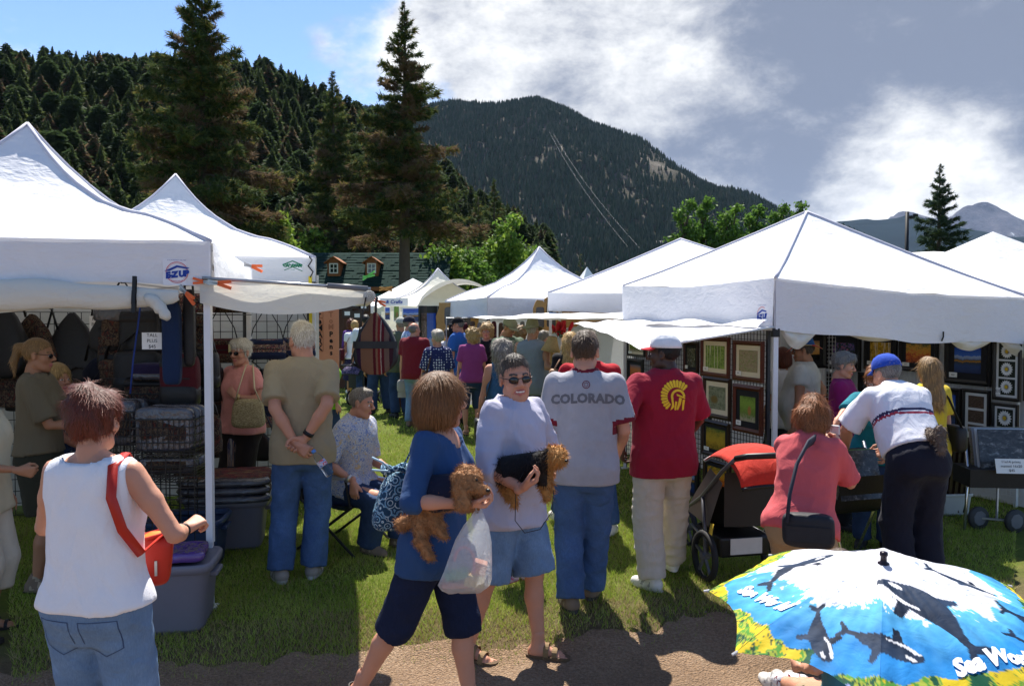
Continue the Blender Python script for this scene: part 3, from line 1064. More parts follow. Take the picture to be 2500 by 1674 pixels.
def hill_trees():
 protos = []
 for i in range(7):
  me = small_conifer(200 + i,9.0,[1.55,1.9,2.2,1.4,2.5,1.8,2.1][i],[620,700,720,560,760,660,680][i])
  me.name = 'pine_tree'
  for m in ([[NEEDLE[0],NEEDLE[1],BARK],[NEEDLE[1],NEEDLE[0],BARK],[NEEDLE[0],NEEDLE[1],BARK],[NEEDLE[0],NEEDLE[0],BARK],[NEEDLE[0],NEEDLE[2],BARK],[NEEDLE[0],NEEDLE[1],BARK],[NEEDLE[0],NEEDLE[0],BARK]][i]):
   me.materials.append(m)
  protos.append(me)
 r = np.random.default_rng(77)
 spots = []
 # crest trees stand against the sky, then the slope below them
 for u in np.arange(-40,1010,17):
  a = (u + r.normal(0,6) - 1250) / FPX
  best = max(((float(hill_z(np.array(a * y),np.array(float(y)))) / y,y) for y in range(120,330,4)))
  y = best[1] - r.uniform(0,14)
  spots.append((a * y,y,r.uniform(0.7,1.15),0))
 n = 0
 while n < 3600:
  y = 78 + 185 * r.uniform() ** 0.8
  x = r.uniform(-0.68,0.05) * y
  d = float(fbm(np.array(x / 22),np.array(y / 22),55,3))
  if hill_prof(x) > 6 and r.uniform() < 0.85 + 0.5 * d:
   spots.append((x,y,0.38 + 0.72 * r.uniform() ** 1.3,1))
   n += 1
 near = [s for s in spots if s[3] == 0]
 rest = sorted([s for s in spots if s[3] == 1],key=lambda s: s[1])
 k = 0
 single,mass = near + rest[:300 - len(near)],rest[300 - len(near):]
 # split the singles over the whole slope: the nearest show largest
 for x,y,s,kind in single:
  o = bpy.data.objects.new('pine_tree',protos[r.integers(7)])
  COL.objects.link(o)
  o.location = (x,y,float(hill_z(np.array(x),np.array(y))))
  o.rotation_euler = (0,0,r.uniform(0,6.3))
  o.scale = (s * r.uniform(0.85,1.15),s * r.uniform(0.85,1.15),s)
  if kind == 0:
   tag(o,'dark pine on the crest of the wooded hill against the sky','tree','pines on the crest of the wooded hill')
  else:
   tag(o,'dark pine on the lower slope of the wooded hill','tree','pines on the slope of the wooded hill')
 pts = np.array([(x,y,float(hill_z(np.array(x),np.array(y)))) for x,y,q,_ in mass])
 me = bpy.data.meshes.new('forest')
 me.vertices.add(len(pts))
 me.vertices.foreach_set('co',pts.astype(np.float32).ravel())
 me.update()
 a = me.attributes.new('size','FLOAT','POINT')
 a.data.foreach_set('value',np.array([q for _,_,q,_ in mass],np.float32))
 b = me.attributes.new('sort','INT','POINT')
 b.data.foreach_set('value',r.integers(0,7,len(mass)).astype(np.int32))
 o = link('forest',me)
 tag(o,'dense pine wood covering the upper slope of the near hill','forest',kind='stuff')
 ng = bpy.data.node_groups.new('forest_trees','GeometryNodeTree')
 ng.interface.new_socket('Geometry',in_out='INPUT',socket_type='NodeSocketGeometry')
 ng.interface.new_socket('Geometry',in_out='OUTPUT',socket_type='NodeSocketGeometry')
 N = ng.nodes.new
 gi,go,jn = N('NodeGroupInput'),N('NodeGroupOutput'),N('GeometryNodeJoinGeometry')
 rv = N('FunctionNodeRandomValue')
 rv.data_type = 'FLOAT_VECTOR'
 rv.inputs[0].default_value = (0,0,0)
 rv.inputs[1].default_value = (0.06,0.06,6.28)
 sz,so = N('GeometryNodeInputNamedAttribute'),N('GeometryNodeInputNamedAttribute')
 sz.data_type,so.data_type = 'FLOAT','INT'
 sz.inputs[0].default_value,so.inputs[0].default_value = 'size','sort'
 first = {}
 for p in COL.objects:
  if p.name.startswith('pine_tree'):
   first.setdefault(p.data.name,p)
 for k,p in enumerate(first.values()):
  oi,ip,cp = N('GeometryNodeObjectInfo'),N('GeometryNodeInstanceOnPoints'),N('FunctionNodeCompare')
  oi.inputs[0].default_value = p
  cp.data_type,cp.operation = 'INT','EQUAL'
  ng.links.new(so.outputs[0],cp.inputs[2])
  cp.inputs[3].default_value = k
  ng.links.new(gi.outputs[0],ip.inputs['Points'])
  ng.links.new(cp.outputs[0],ip.inputs['Selection'])
  ng.links.new(oi.outputs['Geometry'],ip.inputs['Instance'])
  ng.links.new(rv.outputs[0],ip.inputs['Rotation'])
  ng.links.new(sz.outputs[0],ip.inputs['Scale'])
  ng.links.new(ip.outputs[0],jn.inputs[0])
 ng.links.new(jn.outputs[0],go.inputs[0])
 m = o.modifiers.new('trees','NODES')
 m.node_group = ng
hill_trees()
def mountain_forest():
 r = np.random.default_rng(91)
 n = 38000
 y = 625 + 830 * r.uniform(0,1,n) ** 0.9
 x = r.uniform(-0.22,0.46,n) * y
 rock = 0.7 * fbm(x / 70,y / 70,63,4) + 0.9 * np.exp(-(((x / y - 0.20) / 0.07) ** 2 + ((mt_z(x,y) / y - 0.185) / 0.035) ** 2))
 k = (rock < r.uniform(0.15,1.1,n)) & (mt_z(x,y) > 1)
 x,y = x[k],y[k]
 n = len(x)
 h = r.uniform(6,13,n)
 z = mt_z(x,y)
 w = h * r.uniform(0.16,0.26,n)
 m = 5
 a = r.uniform(0,6.3,n)[:,None] + np.arange(m) * (2 * math.pi / m)
 base = np.stack([x[:,None] + np.cos(a) * w[:,None],y[:,None] + np.sin(a) * w[:,None],z[:,None] + h[:,None] * r.uniform(0.02,0.22,(n,m))],-1)
 tip = np.stack([x,y,z + h],-1)[:,None]
 V = np.concatenate([base,tip],1)
 f = np.array([(i,(i + 1) % m,m) for i in range(m)])
 F = (np.arange(n) * (m + 1))[:,None,None] + f[None]
 I = np.repeat((r.uniform(0,1,n) < 0.4).astype(int),m)
 tag(link('mountain_forest',mesh_np(V.reshape(-1,3),F.reshape(-1,3),False,I),[M('far_needle',(0.030,0.050,0.028),0.9,0.5,0.05,spec=0.0),M('far_needle_light',(0.040,0.052,0.026),0.9,0.5,0.05)]),'dark pine forest covering the steep mountain','forest',kind='stuff')
mountain_forest()
# ------------------------------------------------------------------ cabin
def cabin():
 y = 50.0
 x0,x1 = at(700,650,y).x,at(1090,650,y).x
 zr,ze = at(870,617,y).z,at(870,703,y - 2).z
 t = thing('cabin','log cabin with green shingled roof and two orange dormers','cabin',((x0 + x1) / 2,y,-0.2))
 L = x1 - x0
 D = 2.3
 w = MB()
 logm = M('log',(0.30,0.115,0.040),0.7,0.3,3,st=(0.2,1,4))
 g = M('shingle_green',(0.022,0.046,0.040),0.9,0.55,1.4,0.3,8,spec=0.05)
 og = M('orange_wood',(0.27,0.095,0.032),0.65,0.25,3)
 for i in range(12):
  z = 0.15 + i * (ze - 0.15) / 12
  for sy in (-D,D):
   link('log',MB().tube([(-L / 2,sy,z),(L / 2,sy,z)],0.17,8).mesh(True),logm,t)
  for sx in (-L / 2 + 0.2,L / 2 - 0.2):
   link('log',MB().tube([(sx,-D - 0.2,z + 0.13),(sx,D + 0.2,z + 0.13)],0.16,8).mesh(True),logm,t)
 rf = MB()
 rows = 13
 slope = Vector((0,D + 0.5,zr - ze))
 sl = slope.length
 for sy in (-1,1):
  for i in range(rows):
   a,b = i / rows,(i + 1.12) / rows
   off = 0.035
   p = lambda f,lift: (sy * (D + 0.5) * (1 - f),ze + 0.2 + (zr - ze) * f + lift)
   (ya,za),(yb,zb) = p(a,off),p(min(b,1),0.0)
   rf.raw([(-L / 2 - 0.3,ya,za),(L / 2 + 0.3,ya,za),(L / 2 + 0.3,yb,zb),(-L / 2 - 0.3,yb,zb),(-L / 2 - 0.3,ya,za - 0.06),(L / 2 + 0.3,ya,za - 0.06),(L / 2 + 0.3,yb,zb - 0.06),(-L / 2 - 0.3,yb,zb - 0.06)],[(0,1,2,3),(4,7,6,5),(0,4,5,1),(1,5,6,2),(3,2,6,7),(0,3,7,4)])
 roof = rf.build('roof',g,t)
 # single shingles on the front slope
 r = random.Random(4)
 sh = MB().box((0,0,0),(0.40,0.02,0.30)).mesh()
 sh.materials.append(g)
 sh.materials.append(M('shingle_grey',(0.045,0.075,0.066),0.9,0.4,2,spec=0.05))
 for i in range(rows - 1):
  f = (i + 0.5) / rows
  for j in range(int(L / 0.42)):
   if r.random() < 0.55:
    continue
   o = bpy.data.objects.new('shingle',sh)
   COL.objects.link(o)
   o.parent = roof
   o.location = (-L / 2 + 0.42 * (j + (i % 2) * 0.5) + 0.2,-(D + 0.5) * (1 - f) - 0.01,ze + 0.24 + (zr - ze) * f)
   o.rotation_euler = (math.atan2(D + 0.5,zr - ze) * -1 + R(0),0,0)
   o.scale = (1,1,(sl / rows) / 0.30)
 MB().box((0,-D - 0.52,ze + 0.12),(L + 0.6,0.06,0.22)).build('fascia',og,t)
 wh = M('window_white',(0.75,0.75,0.72),0.5,0.05)
 for u in (818,910):
  c = at(u,656,y - 1.75)
  cx,cz = c.x - t.location.x,c.z + 0.2
  d = MB()
  d.box((0,0.5,-0.05),(0.92,1.2,1.02))
  dm = d.build('dormer',og,t,loc=(cx,-1.75 - 0.25,cz))
  dm.scale = (0.8,1,0.8)
  rr = MB()
  for s in (-1,1):
   rr.raw([(0,-0.25,0.88),(s * 0.68,-0.25,0.42),(s * 0.68,1.3,0.42),(0,1.3,0.88),(0,-0.25,0.80),(s * 0.68,-0.25,0.34),(s * 0.68,1.3,0.34),(0,1.3,0.80)],[(0,1,2,3),(4,7,6,5),(0,4,5,1),(1,5,6,2)])
  rr.raw([(-0.46,-0.10,0.45),(0.46,-0.10,0.45),(0,-0.10,0.80)],[(0,1,2)])
  rr.build('dormer_roof',og,dm)
  f = MB()
  for s in (-1,1):
   f.box((s * 0.28,-0.13,0),(0.08,0.06,0.74)).box((0,-0.13,s * 0.33),(0.64,0.055,0.08))
  f.box((0,-0.13,0),(0.05,0.05,0.7)).box((0,-0.128,0),(0.6,0.045,0.05))
  f.build('window_frame',wh,dm)
  MB().box((0,-0.107,0),(0.56,0.015,0.66)).build('pane',M('dark_pane',(0.02,0.025,0.03),0.1,0.2,spec=0.6),dm)
 for u in (880,925):
  c = at(u,738,y - D)
  q = MB()
  q.box((0,-0.25,0),(0.9,0.1,1.0))
  wn = q.build('window',M('teal_trim',(0.05,0.16,0.17),0.6),t,loc=(c.x - t.location.x,-D,c.z + 0.2))
  MB().box((0,-0.31,0),(0.66,0.03,0.76)).build('pane',_MATS['dark_pane'],wn)
cabin()
def lamp_pole():
 p = at(2215,517,45)
 t = thing('light_pole','tall black floodlight pole rising behind the large white tent','pole',(p.x,45,-0.3))
 k = M('pole_black',(0.010,0.010,0.012),0.5)
 b = MB().tube([(0,0,0),(0,0,p.z + 0.3)],[0.13,0.10],8)
 b.build('pole',k,t,True)
 for s,z in ((0.28,-0.35),(0.45,-0.25)):
  MB().bar((0,0,p.z + 0.3 + z),(s,0,p.z + 0.3 + z),0.05).box((s,0,p.z + 0.35 + z),(0.2,0.2,0.16)).build('floodlight',k,t)
lamp_pole()
def cable():
 for (u,v,lab,ue,ve) in ((1310,252,'left of the two thin tramway cables running up the mountain',1532,602),(1314,252,'right of the two thin tramway cables running up the mountain',1562,606)):
  a,b = at(u,v,1395),at(ue,ve,560)
  mid = (a + b) / 2 - Vector((0,0,28))
  pts = []
  for i in range(13):
   f = i / 12
   pts.append(a * (1 - f) ** 2 + mid * 2 * f * (1 - f) + b * f * f)
  rr = [0.09 - 0.05 * (i / 12) for i in range(13)]
  tag(MB().tube(pts,rr,5).build('tramway_cable',M('cable_steel',(0.16,0.16,0.17),0.5,0.1)),lab,'cable')
cable()
def valley_houses():
 for i,(u,v,y,w,lab) in enumerate(((1375,575,520,7,'small white house among the trees at the foot of the mountain'),(1560,588,560,10,'brown roofed house low on the mountain foot, left of the leafy trees'),(1608,592,580,8,'tiny house beside the brown roofed house on the mountain foot'))):
  for y in range(600,1400,4):
   p = at(u,v + 8,y)
   if float(mt_z(np.array(p.x),np.array(float(y)))) > p.z:
    break
  p = at(u,v + 8,y) + Vector((0,0,3))
  t = thing('house',lab,'house',(p.x,y,p.z - 3))
  c = M('house_white',(0.7,0.7,0.68)) if i == 0 else M('house_brown',(0.16,0.11,0.08))
  MB().box((0,0,1.5),(w,6,3)).box((0,0,-1),(w,6,2)).build('wall',c,t)
  MB().raw([(-w / 2 - 0.5,-3.5,3),(w / 2 + 0.5,-3.5,3),(w / 2 + 0.5,3.5,3),(-w / 2 - 0.5,3.5,3),(-w / 2 - 0.5,0,5.2),(w / 2 + 0.5,0,5.2)],[(0,1,5,4),(2,3,4,5),(0,4,3),(1,2,5),(0,3,2,1)]).build('roof',M('house_roof',(0.12,0.11,0.11)),t)
  for sx in (-0.28,0.28):
   MB().box((sx * w,-3.03,1.6),(1.0,0.1,1.2)).build('window',M('house_window',(0.03,0.03,0.04),0.2),t)
valley_houses()
def haze():
 b = MB().box((0,3250,448),(19000,13500,904))
 t = NT('haze_air')
 pv = t.n('ShaderNodeVolumePrincipled')
 pv.inputs['Color'].default_value = (0.50,0.68,1.0,1)
 pv.inputs['Density'].default_value = HAZE
 pv.inputs['Anisotropy'].default_value = 0.2
 t.l(pv.outputs[0],t.out.inputs['Volume'])
 tag(b.build('haze',t.m),'thin blue haze over the valley','haze',kind='stuff')
HAZE = 2.4e-5
haze()
# ------------------------------------------------------------------ tents
def canvas(name,col,tr=0.10,bump=0.45):
 if name in _MATS:
  return _MATS[name]
 t = NT(name)
 v = t.coord('Object')
 w = t.noise(v,2.2,4,0.55,1.2)
 f = t.noise(t.coord('Object',(1,1,2.5)),9,3,0.5,0.6)
 c = t.mix(t.noise(v,0.8,5,0.65),tuple(x * 0.86 for x in col),col)
 _MATS[name] = t.bsdf(c,0.7,0,0.25,t.bump(t.math('MULTIPLY_ADD',f,0.4,w),bump,0.05),tr)
 return _MATS[name]
CANVAS = canvas('white_canvas',(0.84,0.84,0.87))
CANVAS2 = canvas('cream_canvas',(0.82,0.79,0.66),0.2)
SHEET = canvas('awning_cloth',(0.82,0.80,0.72),0.26)
SEAM = M('seam_tape',(0.50,0.50,0.58),0.8,0.1)
STEEL = M('white_steel',(0.72,0.72,0.74),0.35,0.08,8)
GREYSTEEL = M('grey_steel',(0.35,0.36,0.38),0.3,0.1,metal=0.7)
BLACKP = M('black_plastic',(0.012,0.012,0.013),0.45,0.2)
PROF_DIP = ([0,.12,.27,.45,.60,.71,.85,1],[1,.76,.53,.34,.245,.205,.115,0])
PROF_STR = ([0,.25,.5,.75,1],[1,.735,.475,.225,0])
def tent(label,c4,zp,val=0.27,prof=PROF_STR,mat=None,cat='tent',near=True,sides=(0,1,2,3),legs=(0,1,2,3),sag=0.05,seed=1,group=None,wind=None,nm='canopy_tent',ripple=0.012):
 """pop-up tent: c4 = four eaves corners (x, y, z) counter-clockwise; roof, valances, legs and scissor truss are parts"""
 mat = mat or CANVAS
 C = [Vector(c) for c in c4]
 cen = sum(C,Vector()) / 4
 base = Vector((cen.x,cen.y,gzf(cen.x,cen.y)))
 t = thing(nm,label,cat,base,0,group)
 r = np.random.default_rng(seed)
 ap = Vector((cen.x,cen.y,zp))
 b = MB()
 n1,n2 = (22,22) if near else (9,8)
 for i in range(4):
  p,q = C[i],C[(i + 1) % 4]
  ph = r.uniform(0,6.3,6)
  def f(s,rr):
   e = p.lerp(q,s)
   m = 1 - abs(2 * s - 1)
   g = float(np.interp(rr,*prof))
   g *= 1 - 0.10 * m * math.sin(math.pi * min(1,rr))
   z = e.z + (zp - e.z) * g - sag * m * rr ** 3
   w = 0.010 * math.sin(9 * s + 4 * rr + ph[0]) * m + 0.006 * math.sin(23 * s - 9 * rr + ph[1]) * m + 0.004 * math.sin(41 * s + 15 * rr + ph[2]) * rr
   return (ap.x + (e.x - ap.x) * rr - base.x,ap.y + (e.y - ap.y) * rr - base.y,z + w * min(1,rr * 2) - base.z)
  b.grid(f,n1,n2)
 b.build('canopy',mat,t,True)
 if near:
  for i in range(4):
   pts = []
   for rr in np.linspace(0.0,1,14):
    z = C[i].z + (zp - C[i].z) * float(np.interp(rr,*prof))
    q = ap.lerp(C[i],rr)
    pts.append((q.x - base.x,q.y - base.y,z - base.z + 0.004))
   MB().tube(pts,0.014,6).build('seam',SEAM,t,True)
 for i in sides:
  p,q = C[i],C[(i + 1) % 4]
  d = (q - p).normalized()
  out = Vector((d.y,-d.x,0))
  ph = r.uniform(0,6.3,4)
  vb = MB()
  def f(s,a):
   e = p.lerp(q,s)
   m = 1 - abs(2 * s - 1)
   wob = ripple * (math.sin(11 * s + ph[0]) + 0.6 * math.sin(27 * s + ph[1])) * a
   if wind and i in wind:
    wob += wind[i] * math.sin(math.pi * s) * math.sin(math.pi * min(1,a * 0.8))
   o = out * (0.012 + wob)
   return (e.x + o.x - base.x,e.y + o.y - base.y,e.z - sag * m - val * a + 0.012 * a * math.sin(14 * s + ph[2]) - base.z)
  vb.grid(f,28 if near else 10,6 if near else 3)
  vb.build('valance',mat,t,True)
 for i in legs:
  q = C[i].lerp(cen,0.015)
  g0 = gzf(q.x,q.y)
  lg = MB()
  lg.bar((q.x - base.x,q.y - base.y,g0 - base.z),(q.x - base.x,q.y - base.y,1.15 - base.z),0.030)
  lg.bar((q.x - base.x,q.y - base.y,0.42 - base.z),(q.x - base.x,q.y - base.y,C[i].z - 0.02 - base.z),0.042)
  L_ = lg.build('leg',STEEL,t)
  MB().box((q.x - base.x,q.y - base.y,g0 - base.z + 0.006),(0.085,0.085,0.012)).build('foot',STEEL,L_)
  MB().box((q.x - base.x,q.y - base.y,C[i].z - val - 0.03 - base.z),(0.06,0.06,0.075)).build('slider',BLACKP,L_)
 if near:
  for i in range(4):
   p,q = C[i],C[(i + 1) % 4]
   tb = MB()
   for a0,a1 in ((0,0.5),(0.5,1.0)):
    P0,P1 = p.lerp(q,a0).lerp(cen,0.02) - base,p.lerp(q,a1).lerp(cen,0.02) - base
    dz = Vector((0,0,0.30))
    up = Vector((0,0,-0.10))
    tb.bar(P0 + up,P1 + up - dz * 0.6,0.022,0.014)
    tb.bar(P0 + up - dz * 0.6,P1 + up,0.022,0.014)
   tb.build('truss',STEEL,t)
 return t
def square(a,ang,size,z,second=None):
 """corners counter-clockwise from the near one a, first edge at angle ang"""
 ex,ey = Vector((math.cos(ang),math.sin(ang),0)),Vector((-math.sin(ang),math.cos(ang),0))
 sy = second or size
 zz = z if isinstance(z,(list,tuple)) else [z] * 4
 p = [Vector((a[0],a[1],0)),Vector((a[0],a[1],0)) + ex * size,Vector((a[0],a[1],0)) + ex * size + ey * sy,Vector((a[0],a[1],0)) + ey * sy]
 return [(q.x,q.y,h) for q,h in zip(p,zz)]
# left tents.  Edges run along EX1 (to the right) and EY1 (to the back)
A1 = R(13)
EX1,EY1 = Vector((math.cos(A1),math.sin(A1),0)),Vector((-math.sin(A1),math.cos(A1),0))
FR1 = Vector((-1.90,5.18,0))
FL1 = FR1 - EX1 * 3
T1 = tent('nearest white pop-up tent with round blue and red logo, at left',square(FL1,A1,3.0,2.33),3.33,0.27,PROF_DIP,seed=2,wind={1: 0.07},sag=0.0)
A2 = R(16.5)
EX2,EY2 = Vector((math.cos(A2),math.sin(A2),0)),Vector((-math.sin(A2),math.cos(A2),0))
FR2 = Vector((-2.06,8.6,0))
FL2 = FR2 - EX2 * 3
T2 = tent('second white tent at left with green chevron logo on its valance',square(FL2,A2,3.0,2.48),3.52,0.26,PROF_DIP,seed=3,sag=0.0)
# right tents
AR = math.atan2(0.317,0.949)
EXR,EYR = Vector((math.cos(AR),math.sin(AR),0)),Vector((-math.sin(AR),math.cos(AR),0))
RA = Vector((2.31,7.2,0))
T3 = tent('large white peaked tent over the framed pictures at right',square(RA,AR,3.0,[2.20,2.05,2.05,2.24]),3.02,0.45,PROF_STR,seed=4,sag=0.05,ripple=0.016,legs=(0,3,2))
T4 = tent('white tent directly behind the picture tent, long front edge to the left',square((0.53,12.0),R(-4),4.4,2.22),3.20,0.28,PROF_STR,seed=5,sag=0.02)
T5 = tent('white peaked tent in the middle over the wooden mirrors stall',square((-0.42,14.0),AR,3.0,2.20),3.22,0.33,PROF_DIP,seed=6,sag=0.02)
T6 = tent('cream pointed tent at the far end of the left aisle side',square((-3.0,19.3),R(14),3.0,2.15),3.12,0.20,PROF_DIP,CANVAS2,seed=7)
T7 = tent('bluish white tent behind the cream pointed tent',square((-4.3,23.0),R(10),3.2,2.2),3.05,0.2,PROF_STR,seed=8,near=False)
T8 = tent('small distant tent tip between the mirrors stall and the next roof',square((1.7,26.5),R(20),3.0,2.25),3.62,0.2,PROF_DIP,seed=9,near=False)
T9 = tent('rightmost white tent cut by the picture edge',square((5.75,9.55),AR,3.0,[2.12,2.1,2.1,2.15]),3.05,0.3,PROF_STR,seed=10,near=False)
def dome():
 p = at(2255,615,17)
 t = thing('dome_tent','low rounded white dome canopy behind the picture tent','tent',(p.x,17,0))
 b = MB()
 b.grid(lambda a,c: (-1.9 + 3.8 * a,-1.6 + 3.2 * c,2.2 + (p.z - 2.2) * (math.sin(math.pi * a) ** 0.7) * (1 - 0.35 * (2 * c - 1) ** 2)),20,8)
 b.build('canopy',CANVAS,t,True)
 for sx in (-1.85,1.85):
  for sy in (-1.5,1.5):
   MB().bar((sx,sy,0),(sx,sy,2.25),0.05).build('leg',STEEL,t)
 for a in (0.33,0.66):
  MB().tube([(-1.9 + 3.8 * a,-1.6 + 3.2 * c,2.21 + (p.z - 2.2) * (math.sin(math.pi * a) ** 0.7) * (1 - 0.35 * (2 * c - 1) ** 2)) for c in np.linspace(0,1,9)],0.025,5).build('seam',SEAM,t)
 p = at(1130,688,21)
 t = thing('arched_tent','low arched white canopy between the cream tent and the mirrors stall','tent',(p.x,21,0))
 MB().grid(lambda a,c: (-1.0 + 2.0 * a,-1.6 + 3.2 * c,2.1 + (p.z - 2.1) * (math.sin(math.pi * a) ** 0.6)),16,5).build('canopy',CANVAS,t,True)
 for sx in (-0.98,0.98):
  for sy in (-1.5,1.5):
   MB().bar((sx,sy,0),(sx,sy,2.15),0.05).build('leg',STEEL,t)
dome()
BLUEINK,REDINK,GREENINK,BLACKINK = M('blue_ink',(0.02,0.06,0.33)),M('red_ink',(0.62,0.07,0.08)),M('green_ink',(0.02,0.20,0.10)),M('black_ink',(0.015,0.015,0.018))
PAPER = M('white_card',(0.80,0.80,0.78),0.7,0.05)
def patch(tnt,c,right,up,w,h,kind):
 """brand patch sewn on a valance, as printed on the cloth"""
 r_,u_ = Vector(right).normalized(),Vector(up).normalized()
 n = r_.cross(u_)
 o = Vector(c) - tnt.location
 q = lambda x,y,l: o + r_ * x + u_ * y + n * l
 pt = link('logo_patch',MB().poly([q(-w / 2,-h / 2,0.012),q(w / 2,-h / 2,0.012),q(w / 2,h / 2,0.012),q(-w / 2,h / 2,0.012)]).mesh(),M('patch_cloth',(0.80,0.80,0.83),0.7,0.03),tnt)
 if kind == 'ez':
  ring = MB()
  for rr,wd in ((0.40,0.022),(0.35,0.008)):
   N = 40
   V = []
   for i in range(N):
    a = 2 * math.pi * i / N
    V += [q(h * (rr - wd) * math.cos(a),-0.02 * h + h * (rr - wd) * math.sin(a),0.015),q(h * rr * math.cos(a),-0.02 * h + h * rr * math.sin(a),0.015)]
   ring.raw(V,[(2 * i,2 * i + 1,(2 * i + 3) % (2 * N),(2 * i + 2) % (2 * N)) for i in range(N)])
  link('ring',ring.mesh(),REDINK,pt)
  flat_text('lettering','E-Z UP',h * 0.30,BLUEINK,pt,q(0.0,-0.10 * h,0),r_ * math.cos(0.12) + u_ * math.sin(0.12),u_ * math.cos(0.12) - r_ * math.sin(0.12),0.017,bold=0.004,spacing=0.9,shear=0.15)
  rf = MB()
  rf.raw([q(-0.45 * h,0.03 * h,0.016),q(0.0,0.25 * h,0.016),q(0.45 * h,0.16 * h,0.016),q(0.36 * h,0.11 * h,0.016),q(0.02 * h,0.17 * h,0.016),q(-0.26 * h,0.03 * h,0.016)],[(0,1,4,5),(1,2,3,4)])
  link('roof_mark',rf.mesh(),BLUEINK,pt)
  flat_text('lettering','E-Z UP INSTANT SHELTERS',h * 0.055,BLUEINK,pt,q(0,0.44 * h,0),r_,u_,0.016)
  flat_text('lettering','INSTANT SHELTER',h * 0.05,REDINK,pt,q(0,-0.34 * h,0),r_,u_,0.017)
 else:
  rf = MB()
  for dy,th in ((0.30,0.10),(-0.16,0.06)):
   rf.raw([q(-w * 0.5,(dy - 0.32) * h,0.015),q(0,dy * h,0.015),q(w * 0.5,(dy - 0.32) * h,0.015),q(w * 0.5,(dy - 0.32 + th) * h,0.015),q(0,(dy + th) * h,0.015),q(-w * 0.5,(dy - 0.32 + th) * h,0.015)],[(0,1,4,5),(1,2,3,4)])
  link('chevron',rf.mesh(),GREENINK,pt)
  flat_text('lettering','CARAVAN',h * 0.30,GREENINK,pt,q(0,-0.02 * h,0),r_,u_,0.016,bold=0.004)
  flat_text('lettering','CANOPY',h * 0.10,GREENINK,pt,q(0,-0.36 * h,0),r_,u_,0.016)
UPZ = Vector((0,0,1))
_n1 = Vector((EX1.y,-EX1.x,0))
patch(T1,on_plane(433,664,FR1,_n1),EX1,UPZ,0.165,0.165,'ez')
patch(T2,on_plane(714,648,FR2,Vector((EX2.y,-EX2.x,0))),EX2,UPZ,0.20,0.13,'cv')
_nA = Vector((-EXR.x,-EXR.y,0))
patch(T3,on_plane(1864,768,RA,_nA),-EYR,UPZ,0.20,0.19,'ez')
# awnings, rolled cloth and clamps
def sheet(name,label,cat,c4,sag=0.06,mat=None,n=16,seed=1,amp=0.012):
 """awning cloth between four points, hanging a little"""
 P = [Vector(p) for p in c4]
 cen = sum(P,Vector()) / 4
 r = np.random.default_rng(seed)
 ph = r.uniform(0,6.3,4)
 def f(a,b):
  q = P[0].lerp(P[1],a).lerp(P[3].lerp(P[2],a),b)
  s = -sag * math.sin(math.pi * a) * (0.35 + 0.65 * math.sin(math.pi * b)) + amp * (math.sin(13 * a + 5 * b + ph[0]) + 0.6 * math.sin(25 * b - 7 * a + ph[1]))
  return (q.x - cen.x,q.y - cen.y,q.z + s - cen.z)
 t = thing(name,label,cat,cen)
 MB().grid(f,n,n).build('cloth',mat or SHEET,t,True)
 return t
ORANGE = M('orange_clamp',(0.75,0.13,0.03),0.45,0.1)
def clamp(label,p,d,mat=None,size=0.075):
 p = Vector(p)
 d = Vector(d).normalized()
 t = thing('spring_clamp',label,'clamp',p,0,'spring clamps on the left tent')
 up = Vector((0,0,1))
 for s in (-1,1):
  MB().bar(d * 0.2 * size + up * s * 0.004,d * size * 1.6 + up * s * 0.35 * size,0.26 * size,0.33 * size).build('handle',mat or ORANGE,t)
  MB().bar(d * 0.25 * size,-d * size * 0.9 + up * s * 0.010,0.23 * size,0.30 * size).build('jaw',GREYSTEEL if mat is None else mat,t)
AW1 = [FR1 - EX1 * 0.06 + Vector((0,0,2.06)),FR1 + EX1 * 1.0 + Vector((0,0,2.02)),FR1 + EX1 * 1.0 + EY1 * 3 + Vector((0,0,2.05)),FR1 - EX1 * 0.06 + EY1 * 3 + Vector((0,0,2.10))]
aw = sheet('side_awning','cream cloth awning stretched out from the near left tent on a pole','awning',AW1,0.10,SHEET,18,3)
_o = aw.location
MB().tube([AW1[0] - _o + Vector((0.02,-0.03,0.04)),AW1[1] - _o + Vector((0,-0.03,0.02))],0.011,8).build('pole',GREYSTEEL,aw,True)
MB().tube([AW1[0].lerp(AW1[1],0.72) - _o + Vector((0.02,-0.03,0.028)),AW1[1] - _o + Vector((-0.02,-0.03,0.022))],0.019,8).build('sleeve',M('pole_grey',(0.16,0.16,0.17),0.4),aw,True)
MB().tube([AW1[3] - _o,AW1[2] - _o],0.012,8).build('pole',GREYSTEEL,aw,True)
# the front flap hanging under the pole, and the roll at the outer edge
def flap(a,b):
 q = AW1[0].lerp(AW1[1],a) - _o
 return (q.x,q.y - 0.02 - 0.02 * math.sin(7 * a),q.z + 0.03 - b * (0.10 + 0.10 * math.sin(math.pi * (0.15 + 0.85 * a)) * (1 if a < 0.9 else 0.8)))
MB().grid(flap,20,5).build('flap',SHEET,aw,True)
MB().tube([AW1[1] - _o + Vector((0,-0.08,-0.03)),AW1[1].lerp(AW1[2],0.35) - _o + Vector((0.01,0,-0.04)),AW1[2] - _o + Vector((0,0,-0.03))],[0.040,0.05,0.045],12).build('roll',SHEET,aw,True)
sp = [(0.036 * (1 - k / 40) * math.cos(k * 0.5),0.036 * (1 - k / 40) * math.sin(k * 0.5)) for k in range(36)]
MB().tube([AW1[1] - _o + Vector((x,-0.083,-0.03 + z)) for x,z in sp],0.003,4,False).build('roll_end',M('roll_shadow',(0.45,0.43,0.38)),aw)
